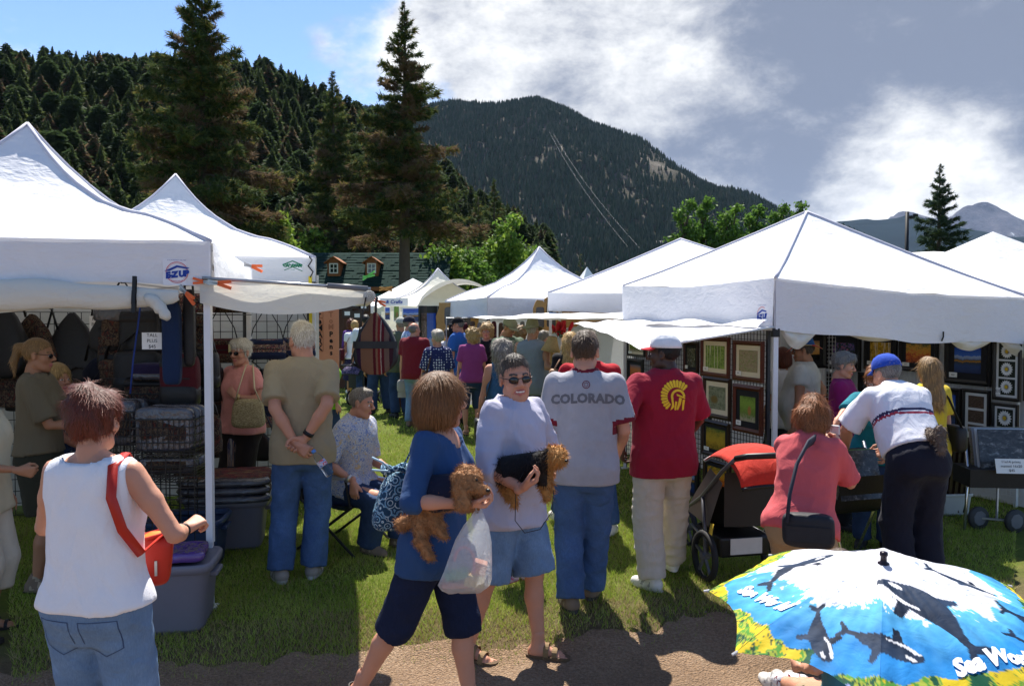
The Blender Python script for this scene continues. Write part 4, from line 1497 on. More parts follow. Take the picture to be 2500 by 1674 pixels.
for k,(dx,dz,m_) in enumerate(((-0.02,0.10,M('green_clip',(0.15,0.6,0.12))),(0.09,0.02,M('tan_clip',(0.55,0.30,0.08))),(0.05,-0.06,ORANGE))):
 clamp(['small lime green clip on the end of the cream awning','small tan clip beside the awning roll','small orange clip under the awning roll'][k],AW1[1] + Vector((dx,-0.05,dz)),(1,-0.2,0.4 - 0.4 * k),m_,0.035)
clamp('orange clamp at the corner post of the near tent, right-hand handle',at(528,691,5.13),(1,-0.1,-0.12),None,0.06)
clamp('orange clamp at the corner post of the near tent, pointing left',at(500,688,5.14),(-1,-0.1,0.1),None,0.045)
clamp('orange clamp hanging below the valance left of the post',at(452,713,5.1),(0.6,-0.2,-0.55),None,0.055)
clamp('orange clamp on the side of the near tent valance',at(612,649,6.2),(1,-0.2,-0.25),None,0.06)
clamp('black clamp gripping the rolled cloth under the near tent valance',at(328,705,5.0),(0,-0.1,-1),BLACKP,0.075)
def rolled_wall():
 """rolled-up side wall slung under the near tent's front valance"""
 a,b = on_plane(-140,700,FR1,_n1) + _n1 * 0.05,on_plane(440,705,FR1,_n1) + _n1 * 0.05
 t = thing('rolled_wall','cream rolled tent wall slung under the near valance','tent wall',a.lerp(b,0.5))
 def f(s,q):
  p = a.lerp(b,s) - t.location
  h = 0.17 * (1 - s) ** 0.5 + 0.07
  an = math.pi * (0.95 - 1.75 * q)
  rr = h * 0.45 * (1 + 0.06 * math.sin(17 * s + 3 * q))
  c = p + Vector((0,0,-h * 0.30 + 0.02 * math.sin(5 * s)))
  return (c + _n1 * (rr * 0.6 * math.cos(an)) + Vector((0,0,rr * math.sin(an))))[:]
 MB().grid(f,40,14).build('roll',SHEET,t,True)
 a2 = on_plane(-140,740,FR1,_n1) + _n1 * 0.02
 b2 = on_plane(372,712,FR1,_n1) + _n1 * 0.02
 def g(s,q):
  p = a2.lerp(b2,s) - t.location
  return (p.x,p.y + 0.03 * math.sin(9 * s + 2 * q),p.z - q * (0.085 * (1 - s * 0.9)) - 0.02 * math.sin(math.pi * s))
 MB().grid(g,30,4).build('fold',SHEET,t,True)
 # bunched end
 c0,c1 = at(360,720,5.02) - t.location,at(412,778,5.02) - t.location
 bb = MB()
 r = np.random.default_rng(8)
 pts = [c0.lerp(c1,k / 7) + Vector((r.normal(0,0.004),r.normal(0,0.006),r.normal(0,0.004))) for k in range(8)]
 bb.tube(pts,[0.018,0.034,0.042,0.036,0.042,0.03,0.036,0.02],9)
 bb.build('bunched_end',SHEET,t,True)
rolled_wall()
# awning of the picture tent
RB = RA + EYR * 3
aw3 = sheet('front_awning','bright white awning flap reaching out from the picture tent','awning',[RA + Vector((0,0,1.78)),RA - EXR * 1.31 + Vector((0,0,1.60)),RB - EXR * 0.66 + Vector((0,0,1.80)),RB + Vector((0,0,1.83))],0.03,CANVAS,18,5)
_o3 = aw3.location
MB().tube([RA - EXR * 0.02 + Vector((0,0,1.77)) - _o3,RA - EXR * 1.31 + Vector((0,0,1.59)) - _o3],0.010,6).build('pole',STEEL,aw3,True)
def crumple():
 def f(a,b):
  p = (RA - EXR * (0.08 + 0.10 * b)).lerp(RB - EXR * (0.1 + 0.2 * b),a) - _o3
  return (p.x,p.y,1.80 + 0.03 * abs(math.sin(7 * a + 1.5)) * (1 - b) + 0.012 * math.sin(19 * a + 4 * b) - 0.02 * b - _o3.z)
 MB().grid(f,40,6).build('bunched_wall',CANVAS,aw3,True)
crumple()
aw4 = sheet('front_awning','long white awning flap reaching left from the tent behind the picture tent','awning',[(0.55,11.95,1.93),(-0.55,11.4,1.86),(0.9,9.9,1.83),(2.6,10.3,1.92)],0.03,CANVAS,14,6)
# scalloped rolled wall hanging under the picture tent's front edge
def swags():
 for k,(u0,u1,lab) in enumerate(((1905,1985,'small white swag of rolled cloth beside the hat'),(2068,2210,'wide shallow white swag under the picture tent front'),(2310,2420,'white swag of rolled cloth tied by a black cord'),(2440,2560,'white swag of rolled cloth at the picture edge'))):
  nn = Vector((EXR.y,-EXR.x,0))
  a,b = on_plane(u0,812,RA - nn * 0.06,nn),on_plane(u1,825,RA - nn * 0.06,nn)
  a.z,b.z = 1.72 - 0.04 * k,1.72 - 0.04 * (k + 1) + 0.02
  t = thing('cloth_swag',lab,'tent wall',a.lerp(b,0.5),0,'rolled cloth under the picture tent front')
  d = (0.16,0.06,0.12,0.16)[k]
  def f(s,q):
   p = a.lerp(b,s) - t.location
   h = d * math.sin(math.pi * s) ** 0.8 + 0.01
   return (p.x + nn.x * 0.05 * math.sin(math.pi * q),p.y + nn.y * 0.05 * math.sin(math.pi * q) + 0.012 * math.sin(16 * s + 3 * q),p.z + 0.03 - h * q)
  MB().grid(f,22,8).build('cloth',SHEET,t,True)
  if k == 2:
   c = on_plane(2303,822,RA - nn * -0.03,nn) - t.location
   MB().tube([c + Vector((0,0,0.05)),c,c + Vector((-0.015,0,-0.04))],0.008,6).build('cord',BLACKP,t)
swags()
def tie_strap():
 p = at(757,640,8.55)
 t = thing('tie_strap','yellow strap with black hook hanging at the second left tent corner','strap',(p.x,p.y,p.z))
 MB().box((0,0,-0.62),(0.035,0.006,0.95)).build('webbing',M('yellow_strap',(0.75,0.58,0.03),0.7),t)
 MB().tube([(0,0,-0.16),(0.03,0,-0.10),(-0.02,0,-0.04),(0.02,0,0.02),(-0.01,0,0.06)],0.008,6).build('hook',BLACKP,t)
tie_strap()
# ------------------------------------------------------------------ people
def skin_mat(name,col,rough=0.55):
 if name in _MATS:
  return _MATS[name]
 t = NT(name)
 v = t.coord('Object')
 c = t.mix(t.noise(v,14,5,0.6),tuple(x * 0.86 for x in col),tuple(min(1,x * f) for x,f in zip(col,(1.12,1.04,1.0))))
 p = t.n('ShaderNodeBsdfPrincipled')
 t.l(c,p.inputs['Base Color'])
 p.inputs['Roughness'].default_value = rough
 p.inputs['Specular IOR Level'].default_value = 0.35
 p.inputs['Subsurface Weight'].default_value = 0.12
 p.inputs['Subsurface Radius'].default_value = (0.012,0.005,0.003)
 p.inputs['Subsurface Scale'].default_value = 1.0
 t.l(t.bump(t.noise(v,90,3,0.6),0.12,0.004),p.inputs['Normal'])
 t.l(p.outputs[0],t.out.inputs[0])
 _MATS[name] = t.m
 return t.m
SKINS = {'light': skin_mat('skin_light',(0.50,0.27,0.17)),'pink': skin_mat('skin_pink',(0.53,0.265,0.175)),'tan': skin_mat('skin_tan',(0.40,0.20,0.11)),'dark': skin_mat('skin_dark',(0.065,0.034,0.022),0.45)}
LIPS = M('lips',(0.42,0.14,0.12),0.5,0.1)
EYEW = M('eye_white',(0.7,0.68,0.65),0.3,0.02)
EYED = M('eye_dark',(0.03,0.02,0.015),0.2,0.1)
TEETH = M('teeth',(0.72,0.68,0.6),0.35,0.05)
BLACKGLASS = M('dark_lens',(0.008,0.008,0.01),0.08,0.1,spec=0.6)
_TPL = {}
def head_tpl(sex,res,smile=0.0):
 key = ('head',sex,res,smile)
 if key in _TPL:
  return _TPL[key]
 m = sex == 'm'
 g = Grid((-0.1,-0.125,-0.15),(0.1,0.135,0.135),res)
 g.add(Ell((0,-0.014,0.032),(0.074,0.094,0.088)),0)
 g.add(Ell((0,0.024,-0.048),(0.058 if m else 0.052,0.062,0.066)),0.03)
 g.add(Ell((0,0.066,-0.098),(0.026 if m else 0.020,0.022,0.019)),0.03)
 g.add(Cap((0.05,0.0,-0.062),(0.03,0.05,-0.088),0.018 if m else 0.013,0.016),0.025)
 g.add(Cap((-0.05,0.0,-0.062),(-0.03,0.05,-0.088),0.018 if m else 0.013,0.016),0.025)
 for s in (-1,1):
  g.add(Ell((s * 0.037,0.056,-0.022 + 0.006 * smile),(0.026,0.026,0.026)),0.022)
  g.add(Cap((s * 0.012,0.083,0.027),(s * 0.042,0.070,0.026),0.011 if m else 0.008,0.009),0.012)
  g.sub(Ell((s * 0.032,0.098,0.006),(0.017,0.018,0.012)),0.014)
  g.add(Ell((s * 0.031,0.0715,0.005),(0.0150,0.0140,0.0135)),0.003)
  g.add(Ell((s * 0.075,-0.008,-0.004),(0.010,0.021,0.033),rotm(0.2,0,-s * 0.45)),0.008)
  g.sub(Ell((s * 0.085,0.0,-0.002),(0.006,0.011,0.018),rotm(0.2,0,-s * 0.45)),0.006)
  g.add(Ell((s * 0.013,0.094,-0.026),(0.0095,0.011,0.008)),0.006)
 g.add(Cap((0,0.084,0.018),(0,0.108,-0.019),0.008,0.0125),0.012)
 w = 0.022 + 0.008 * smile
 for s in (-1,1):
  g.add(Cap((0,0.092,-0.0545),(s * w,0.079,-0.057 + 0.006 * smile),0.0065,0.004),0.007)
  g.add(Cap((0,0.090,-0.0685),(s * w * 0.9,0.078,-0.062 + 0.006 * smile),0.0080,0.004),0.007)
  if smile:
   g.add(Cap((s * 0.030,0.086,-0.030),(s * 0.040,0.070,-0.062),0.006,0.006),0.014)
 g.sub(Cap((-w,0.086,-0.0605 + 0.004 * smile),(w,0.086,-0.0605 + 0.004 * smile),0.0028,0.0028),0.004)
 g.add(Cap((0,-0.03,-0.10),(0,-0.035,-0.16),0.055 if m else 0.046),0.035)
 V,F = g.mesh()
 c = V[F].mean(1)
 mi = np.zeros(len(F),int)
 x,y,z = np.abs(c[:,0]),c[:,1],c[:,2]
 mi[(x < w + 0.002) & (z > -0.078) & (z < -0.048 + 0.006 * smile) & (y > 0.079) & ((x / (w + 0.002)) ** 2 + ((z + 0.0615 - 0.004 * smile) / 0.0155) ** 2 < 1)] = 1
 if smile > 0.8:
  mi[(x < w * 0.8) & (np.abs(z + 0.0600 - 0.004) < 0.0038) & (y > 0.07)] = 5
 mi[(x > 0.013) & (x < 0.05) & (np.abs(z - (0.032 - (x - 0.03) ** 2 * 8)) < 0.0045) & (y > 0.06)] = 2
 ey = ((x - 0.031) / 0.0145) ** 2 + ((z - 0.0045) / 0.0065) ** 2 < 1
 mi[ey & (y > 0.07)] = 3
 mi[ey & (y > 0.07) & ((x - 0.031) ** 2 + (z - 0.0045) ** 2 < 0.0062 ** 2)] = 4
 _TPL[key] = (V,F,mi)
 return _TPL[key]
def hand_tpl(curl,res,spread=0.10):
 key = ('hand',curl,res,spread)
 if key in _TPL:
  return _TPL[key]
 g = Grid((-0.085,-0.04,-0.10),(0.06,0.2,0.03),res)
 g.add(Cap((0,-0.03,0),(0,0.01,0),0.024,0.024),0)
 for i,xk in enumerate((-0.031,-0.011,0.010,0.029)):
  g.add(Cap((xk * 0.55,0.01,0),(xk,0.085 - 0.004 * abs(i - 1),0.002),0.0155,0.0125),0.014)
 for i,(xk,ln) in enumerate(((-0.031,0.074),(-0.011,0.084),(0.010,0.078),(0.029,0.060))):
  p = np.array((xk,0.085 - 0.004 * abs(i - 1),0.002))
  a,sp = 0.12,(i - 1.5) * spread
  for j,f in enumerate((0.46,0.31,0.25)):
   a += curl * (1.15,1.35,0.8)[j] * (0.92 + 0.07 * i)
   d = np.array((math.sin(sp) * math.cos(a),math.cos(sp) * math.cos(a),-math.sin(a)))
   q = p + d * ln * f
   g.add(Cap(p,q,0.0093 - 0.0009 * j,0.0086 - 0.001 * j),0.004)
   p = q
 c2 = min(curl,0.9)
 t0,t1 = np.array((-0.022,0.018,-0.008)),np.array((-0.046,0.052,-0.020 - 0.012 * c2))
 t2 = t1 + np.array((-0.010 + 0.016 * c2,0.030,-0.008 - 0.014 * c2))
 t3 = t2 + np.array((0.004 + 0.018 * c2,0.024,-0.006 - 0.006 * c2))
 g.add(Cap(t0,t1,0.016,0.0125),0.014).add(Cap(t1,t2,0.0115,0.010),0.004).add(Cap(t2,t3,0.010,0.008),0.004)
 _TPL[key] = g.mesh()
 return _TPL[key]
def shoe_tpl(kind,res):
 key = ('shoe',kind,res)
 if key in _TPL:
  return _TPL[key]
 g = Grid((-0.06,-0.09,-0.005),(0.06,0.22,0.15),res)
 if kind == 'bare':
  g.add(Cap((0,-0.035,0.034),(0.004,0.02,0.05),0.032,0.034),0)
  g.add(Cap((0.002,0.02,0.04),(0.006,0.115,0.022),0.036,0.026),0.03)
  g.add(Cap((-0.022,0.1,0.018),(0.03,0.105,0.018),0.018),0.02)
  for i,(tx,ty) in enumerate(((-0.028,0.165),(-0.008,0.166),(0.008,0.160),(0.022,0.150),(0.034,0.138))):
   g.add(Cap((tx * 0.9,0.11,0.018),(tx,ty,0.014),0.011 if i else 0.013,0.009 if i else 0.012),0.005)
  g.add(Cap((0,-0.012,0.06),(0,-0.004,0.14),0.036,0.036),0.03)
  g.cut(lambda x,y,z: 0.016 - z + 0 * x + 0 * y)
  V,F = g.mesh()
  mi = np.zeros(len(F),int)
 else:
  g.add(Cap((0,-0.04,0.045),(0,0.06,0.045),0.042,0.045),0)
  g.add(Cap((0.002,0.06,0.04),(0.0,0.15,0.030),0.046,0.036),0.03)
  g.add(Cap((0,-0.02,0.06),(0,-0.01,0.105 if kind != 'flat' else 0.07),0.044,0.044),0.03)
  g.add(Ell((0,0.05,0.012),(0.048,0.145,0.020)),0.006)
  g.cut(lambda x,y,z: -z + 0 * x + 0 * y)
  V,F = g.mesh()
  c = V[F].mean(1)
  mi = np.where(c[:,2] < 0.024 + 0.006 * (c[:,1] < -0.02),1,0)
  if kind == 'sneaker':
   band = (np.sin(c[:,1] * 95 + c[:,2] * 60) > 0.55) & (c[:,2] > 0.035) & (c[:,1] > -0.02) & (c[:,1] < 0.10)
   mi[band] = 2
 _TPL[key] = (V,F,mi)
 return _TPL[key]
def hair_geo(style,seed,res,strands=0):
 """hair in head space"""
 key = ('hair',style,seed,res,strands)
 if key in _TPL:
  return _TPL[key]
 g = Grid((-0.16,-0.20,-0.40 if style.startswith('long') else -0.20),(0.16,0.15,0.19),res)
 zl = ([-0.13,-0.075,-0.035,-0.012,0.015,0.03,0.06,0.12],[-0.085,-0.072,-0.045,0.000,-0.006,0.040,0.064,0.078])
 sl,fl = 0.012,0
 if style == 'short':
  g.add(Ell((0,-0.017,0.034),(0.0775,0.0985,0.0915)),0)
  g.add(Ell((0.01,0.030,0.104),(0.045,0.045,0.022)),0.03)
  g.disp(lump(seed,0.0022,130))
 elif style == 'bald':
  g.add(Ell((0,-0.02,0.022),(0.0775,0.096,0.088)),0)
  g.disp(lump(seed,0.002,130))
  zl = (zl[0],[-0.085,-0.072,-0.045,-0.01,0.0,0.04,0.2,0.3])
  g.cut(lambda x,y,z: z - 0.082 + 0.5 * np.maximum(0,y + 0.02) + 0 * x)
 elif style == 'pixie':
  g.add(Ell((0,-0.016,0.042),(0.086,0.108,0.100)),0)
  g.add(Ell((0.0,0.05,0.09),(0.055,0.05,0.04)),0.03)
  g.disp(lump(seed,0.006,85))
  zl = (zl[0],[-0.10,-0.095,-0.07,-0.04,-0.03,0.02,0.045,0.05])
 elif style == 'messy':
  g.add(Ell((0,-0.022,0.040),(0.096,0.116,0.108)),0)
  g.disp(lump(seed,0.009,75))
  zl = (zl[0],[-0.125,-0.12,-0.10,-0.06,-0.04,0.01,0.045,0.05])
 elif style == 'bob':
  g.add(Ell((0,-0.018,0.038),(0.094,0.116,0.103)),0)
  g.add(Ell((0,-0.040,-0.045),(0.104,0.098,0.090)),0.05)
  g.sub(Ell((0,0.115,-0.05),(0.066,0.10,0.115)),0.012)
  g.disp(lump(seed,0.002,55))
  zl = ([-0.2,-0.1,0.0,0.06,0.12],[-0.145,-0.142,-0.13,-0.12,0.05])
 elif style == 'wavybob':
  g.add(Ell((0,-0.016,0.042),(0.097,0.118,0.106)),0)
  g.add(Ell((0,-0.030,-0.03),(0.112,0.10,0.082)),0.05)
  g.sub(Ell((0,0.118,-0.04),(0.060,0.085,0.105)),0.012)
  g.disp(lump(seed,0.008,60))
  zl = ([-0.2,-0.1,0.0,0.06,0.12],[-0.125,-0.125,-0.105,-0.08,0.05])
 elif style == 'curly':
  g.add(Ell((0,-0.018,0.035),(0.110,0.125,0.118)),0)
  g.add(Ell((0,-0.045,-0.05),(0.098,0.085,0.075)),0.04)
  g.sub(Ell((0,0.12,-0.04),(0.060,0.09,0.10)),0.012)
  g.disp(lump(seed,0.012,85))
  zl = ([-0.2,-0.1,0.0,0.06,0.12],[-0.13,-0.13,-0.11,-0.07,0.05])
 elif style in ('long','longcurly'):
  c = style == 'longcurly'
  g.add(Ell((0,-0.018,0.036),(0.090 + 0.012 * c,0.112,0.104)),0)
  g.add(Cap((0,-0.05,-0.02),(0,-0.085,-0.30),0.088 + 0.015 * c,0.075),0.05)
  g.add(Cap((0.05,-0.05,-0.05),(0.075,-0.07,-0.28),0.055,0.04),0.03)
  g.add(Cap((-0.05,-0.05,-0.05),(-0.075,-0.07,-0.26),0.055,0.04),0.03)
  g.sub(Ell((0,0.112,-0.07),(0.062,0.11,0.125)),0.012)
  g.disp(lump(seed,0.010 if c else 0.004,55))
  zl = ([-0.2,-0.1,0.0,0.06,0.12],[-0.36,-0.36,-0.30,-0.12,0.05])
 elif style == 'pony':
  g.add(Ell((0,-0.016,0.034),(0.0785,0.098,0.092)),0)
  zl = (zl[0],[-0.07,-0.06,-0.035,0.0,0.01,0.035,0.054,0.066])
  g.disp(lump(seed,0.0015,120))
 g.cut(lambda x,y,z: np.interp(y,zl[0],zl[1]) - z + lump(seed + 5,0.004,120)(x,y,z),0.004)
 if style == 'pony':
  g.add(Cap((0,-0.105,0.055),(0,-0.135,0.04),0.024,0.032),0.015)
  g.add(Cap((0,-0.135,0.04),(0.005,-0.155,-0.055),0.032,0.026),0.015)
  g.add(Cap((0.005,-0.155,-0.055),(0.01,-0.135,-0.15),0.026,0.008),0.015)
 V,F = g.mesh()
 parts = [(V,F,0)]
 if strands:
  rng = np.random.default_rng(seed + 11)
  N = normals(V,F)
  i = rng.choice(len(V),min(strands,len(V)),replace=False)
  P,n = V[i] - N[i] * 0.003,N[i]
  c0 = np.array((0.0,-0.045,0.14))
  t = (P - c0) / np.linalg.norm(P - c0,axis=1,keepdims=True) + np.array((0,0,-0.55))
  t -= n * (t * n).sum(1,keepdims=True)
  t /= np.maximum(np.linalg.norm(t,axis=1,keepdims=True),1e-6)
  up,jit,ln,wd,bend,cu = {'messy': (0.34,0.26,0.040,0.0022,0.5,0.002),'pixie': (0.35,0.3,0.034,0.0024,0.4,0.0),'short': (0.42,0.28,0.028,0.0026,0.25,0),'bald': (0.3,0.25,0.022,0.0025,0.2,0),
                                     'bob': (0.05,0.06,0.075,0.0022,0.25,0),'wavybob': (0.30,0.25,0.055,0.0026,0.4,0.004),'curly': (0.5,0.6,0.03,0.0045,0.2,0.006),
                                     'long': (0.06,0.08,0.10,0.004,0.6,0.002),'longcurly': (0.25,0.35,0.07,0.0036,0.6,0.008),'pony': (0.03,0.06,0.05,0.0025,0.2,0)}[style]
  D = t + n * up + rng.normal(size=P.shape) * jit
  D /= np.linalg.norm(D,axis=1,keepdims=True)
  sv,sf = ribbons(P,D,n,ln,wd,3,bend,rng,cu)
  parts.append((sv,sf,1))
  parts = [(a,b,c) for a,b,c in parts]
 _TPL[key] = join(parts)
 return _TPL[key]
def hair_mat(name,col):
 """two related materials: the mass and the lighter strands"""
 if name + '_mass' in _MATS:
  return [_MATS[name + '_mass'],_MATS[name + '_strand']]
 r = []
 for suf,f in (('_mass',0.75),('_strand',1.6)):
  t = NT(name + suf)
  n = t.noise(t.coord('Object',(60,60,7)),1.0,4,0.7,0.6)
  c = t.mix(n,tuple(x * f * 0.5 for x in col),tuple(min(1,x * f * 1.4) for x in col))
  _MATS[name + suf] = t.bsdf(c,0.5,0,0.28,t.bump(n,0.7,0.01))
  r.append(_MATS[name + suf])
 return r
HAIRS = {'auburn': (0.11,0.026,0.014),'white': (0.62,0.55,0.44),'silver': (0.42,0.37,0.30),'honey': (0.15,0.062,0.019),'greybrown': (0.085,0.068,0.056),'brown': (0.07,0.04,0.022),'copper': (0.23,0.085,0.03),'blonde': (0.46,0.29,0.11),'darkblonde': (0.27,0.155,0.06),'grey': (0.23,0.20,0.165),'black': (0.012,0.01,0.009),'saltgrey': (0.20,0.185,0.17)}
def ik(a,c,l1,l2,pole):
 a,c,pole = (np.array(q,float) for q in (a,c,pole))
 d = c - a
 L = np.linalg.norm(d)
 if L > (l1 + l2) * 0.998:
  c = a + d / L * (l1 + l2) * 0.998
  d = c - a
  L = np.linalg.norm(d)
 u = d / L
 x = (l1 * l1 - l2 * l2 + L * L) / (2 * L)
 hh = math.sqrt(max(0,l1 * l1 - x * x))
 p = pole - u * (pole @ u)
 p = p / max(1e-6,np.linalg.norm(p))
 return a + u * x + p * hh,c
class Clip:
 def __init__(s,prim,p,n):
  s.q,s.p,s.nn = prim,np.array(p,float),np.array(n,float) / np.linalg.norm(n)
  s.lo,s.hi = prim.lo,prim.hi
 def __call__(s,x,y,z):
  return np.maximum(s.q(x,y,z),(x - s.p[0]) * s.nn[0] + (y - s.p[1]) * s.nn[1] + (z - s.p[2]) * s.nn[2])
_TZ = [0.74,0.80,0.86,0.92,1.00,1.08,1.16,1.24,1.32,1.38,1.43,1.47,1.50,1.54]
_TM = ([.10,.15,.168,.172,.163,.156,.158,.168,.178,.182,.172,.130,.075,.05],[.07,.10,.118,.122,.114,.106,.108,.114,.120,.116,.100,.080,.065,.05])
_TF = ([.11,.16,.180,.184,.162,.138,.138,.148,.158,.160,.152,.112,.066,.042],[.07,.10,.120,.120,.105,.095,.096,.104,.108,.102,.090,.072,.056,.045])
_TC = [0,0,-.010,-.014,-.006,0,.004,.006,.004,-.002,-.008,-.012,-.012,-.012]
PEOPLE = {}
def person(key,label,loc,h,rz,top=None,bottom=None,sex='m',skin='light',hair=('short','brown'),shoes=None,girth=1.0,belly=0.0,shw=1.0,lean=0.0,twist=0.0,side=0.0,
           head=(0,0,0),R_=None,L_=None,feet=None,res=0.011,strands=0,seed=1,glasses=None,hat=None,smile=0.0,bust=None,drop=0.0,hscale=1.0,group=None,pelvis=(0,0),hair_off=None):
 """one figure: body mesh (top level) with clothing, hair and shoes as parts.  Local space: faces +Y, right side +X, unit height 1.75 m"""
 k = h / 1.75
 r = (1.55 if res < 0.0085 else 1.85) * res / k
 px,py = pelvis
 zh = 0.93 - drop
 sg = 1 if sex == 'm' else 0
 A,B = (np.array(q) for q in (_TM if sg else _TF))
 Z = np.array(_TZ)
 gm = 1 + (girth - 1) * np.interp(Z,[0.74,0.86,1.1,1.3,1.45,1.54],[0.7,1,1.25,0.85,0.4,0.2])
 bl = belly * np.exp(-((Z - 1.08) / 0.13) ** 2)
 A,B,Cc = A * 0.92 * gm * (1 + (shw - 1) * ss(1.2,1.4,Z)),B * gm + bl * 0.5,np.array(_TC) + bl * 0.42
 cl,sl_,cs,sn = math.cos(lean),math.sin(lean),math.cos(side),math.sin(side)
 def fwd(p):
  x,y,z = p
  t = twist * float(ss(1.0,1.38,z))
  x,y = x * math.cos(t) - y * math.sin(t),x * math.sin(t) + y * math.cos(t)
  z = z - 0.93
  x,z = x * cs + z * sn,-x * sn + z * cs
  y,z = y * cl + z * sl_,-y * sl_ + z * cl
  return np.array((x + px,y + py,z + zh))
 def inv(x,y,z):
  x,y,z = x - px,y - py,z - zh
  y,z = y * cl - z * sl_,y * sl_ + z * cl
  x,z = x * cs - z * sn,x * sn + z * cs
  z = z + 0.93
  if twist:
   t = -twist * ss(1.0,1.38,z)
   x,y = x * np.cos(t) - y * np.sin(t),x * np.sin(t) + y * np.cos(t)
  return x,y,z
 def loft(a,b,c,z0,z1,rnd=0.0):
  def f(x,y,z):
   x,y,z = inv(x,y,z)
   az,bz,cz = np.interp(z,Z,a),np.interp(z,Z,b),np.interp(z,Z,c)
   d = ((np.abs(x / az) ** 2.35 + np.abs((y - cz) / bz) ** 2.35) ** (1 / 2.35) - 1) * np.minimum(az,bz)
   return smax(smax(d,z - z1,0.02),z0 - z,0.02)
  cs_ = np.array([fwd((sx * 0.24 * girth,sy * (0.22 * girth + belly),zz)) for sx in (-1,1) for sy in (-1,1) for zz in (z0,z1)])
  return Fn(f,cs_.min(0),cs_.max(0))
 def tolocal(q):
  d = Matrix.Rotation(-rz,3,'Z') @ (Vector(q) - Vector((loc[0],loc[1],gzf(loc[0],loc[1]))))
  return np.array(d) / k
 shx = (0.176 if sg else 0.152) * shw
 sh = {1: fwd((shx,-0.008,1.422)),-1: fwd((-shx,-0.008,1.422))}
 hip = {s: np.array((px + s * 0.092 * (0.6 + 0.4 * girth),py,zh - 0.03)) for s in (1,-1)}
 feet = feet or {}
 leg,fdir = {},{}
 for s in (1,-1):
  f = feet.get(s,{})
  if 'at' in f:
   f = dict(f,p=tolocal(ground(*f['at'])))
  an = np.array(f.get('p',(s * 0.10,0.0,0.0)),float) + np.array((0,0,0.085))
  kn,an = ik(hip[s],an,0.425,0.405,f.get('pole',(s * 0.12,1,0)))
  leg[s] = (hip[s],kn,an)
  fdir[s] = (f.get('yaw',-s * 0.18),f.get('pitch',0.0))
 arm,hnd = {},{}
 for s,spec in ((1,R_),(-1,L_)):
  spec = spec or {}
  if 'at' in spec:
   spec = dict(spec,p=tolocal(at(*spec['at'])))
  if 'toward' in spec:
   spec = dict(spec,f=tolocal(at(*spec['toward'])) - np.array(spec['p']))
  w = np.array(spec.get('p',fwd((s * (0.255 + 0.03 * (girth - 1) * 4),0.05,0.83))),float)
  el,w = ik(sh[s],w,0.295,0.262,spec.get('pole',(s * 0.2,-1,-0.1)))
  arm[s] = (sh[s],el,w)
  hnd[s] = spec
 hc = fwd((0,0.004,1.617))
 Hm = rotm(0,0,head[0] + twist) @ rotm(-head[1] - lean * 0.55,head[2] + side * 0.5,0)
 hs = 0.985 * hscale * (1.0 if sg else 0.965)
 # body
 gw = 0.85 + 0.15 * girth
 prims = [(loft(A,B,Cc,0.76,1.50),0.0)]
 for s in (1,-1):
  a,b,c = arm[s]
  ar = (1.0 if sg else 0.86) * gw
  prims += [(Cap(a,a + (b - a) * 0.45,0.056 * ar,0.050 * ar),0.035),(Cap(a + (b - a) * 0.45,b,0.049 * ar,0.039 * ar),0.02),(Cap(b,b + (c - b) * 0.35,0.040 * ar,0.041 * ar),0.012),(Cap(b + (c - b) * 0.35,c,0.041 * ar,0.027 * ar),0.015)]
  a,b,c = leg[s]
  prims += [(Cap(a,b,0.086 * gw,0.056 * gw),0.03),(Cap(b,b + (c - b) * 0.35 + np.array((0,-0.012,0)),0.052 * gw,0.054 * gw),0.02),(Cap(b + (c - b) * 0.35 + np.array((0,-0.012,0)),c,0.054 * gw,0.034),0.02)]
 prims.append((Cap(fwd((0,-0.014,1.46)),hc + Hm @ np.array((0,-0.03,-0.085)),0.056 if sg else 0.046,0.054 if sg else 0.046),0.03))
 if sex == 'f' or bust:
  bz = bust or 1.0
  for s in (1,-1):
   prims.append((Ell(fwd((s * 0.068,0.085 * gw,1.285)),(0.062 * bz,0.055 * bz,0.062 * bz)),0.04))
 lo = np.min([p.lo for p,_ in prims],0)
 hi = np.max([p.hi for p,_ in prims],0)
 g = Grid(lo - 0.02,hi + 0.02,r * (1.45 if res < 0.0085 else 1.7))
 for p,kk in prims:
  g.add(p,kk)
 Vb,Fb = g.mesh()
 parts = [(Vb,Fb,0)]
 hv,hf,hmi = head_tpl(sex,0.0052 if res < 0.0085 else (0.008 if res < 0.013 else 0.011),smile)
 parts.append((hv @ Hm.T * hs + hc,hf,hmi))
 hres = 0.006 if res < 0.0085 else (0.009 if res < 0.013 else 0.014)
 for s in (1,-1):
  a,b,c = arm[s]
  spec = hnd[s]
  hv,hf = hand_tpl(spec.get('curl',0.35),hres)
  f = np.array(spec['f'],float) if 'f' in spec else c - b
  f /= np.linalg.norm(f)
  pn = np.array(spec.get('n',(-s,0.1,0)),float)
  pn = pn - f * (pn @ f)
  pn /= max(1e-6,np.linalg.norm(pn))
  zax = -pn
  xax = np.cross(f,zax)
  m = np.stack([xax,f,zax],1)
  hv2 = hv.copy() * (1.0 if sg else 0.92)
  hf2 = hf
  if s == -1:
   hv2[:,0] *= -1
   hf2 = hf[:,::-1]
  parts.append((hv2 @ m.T + c + f * 0.012,hf2,0))
  hnd[s] = dict(spec,m=m,c=c + f * 0.012 + f * 0.09 + pn * 0.02)
 shoes = shoes or dict(kind='sneaker',mats=[M('shoe_grey',(0.28,0.26,0.24)),M('sole_white',(0.6,0.58,0.55))])
 shoe_g = []
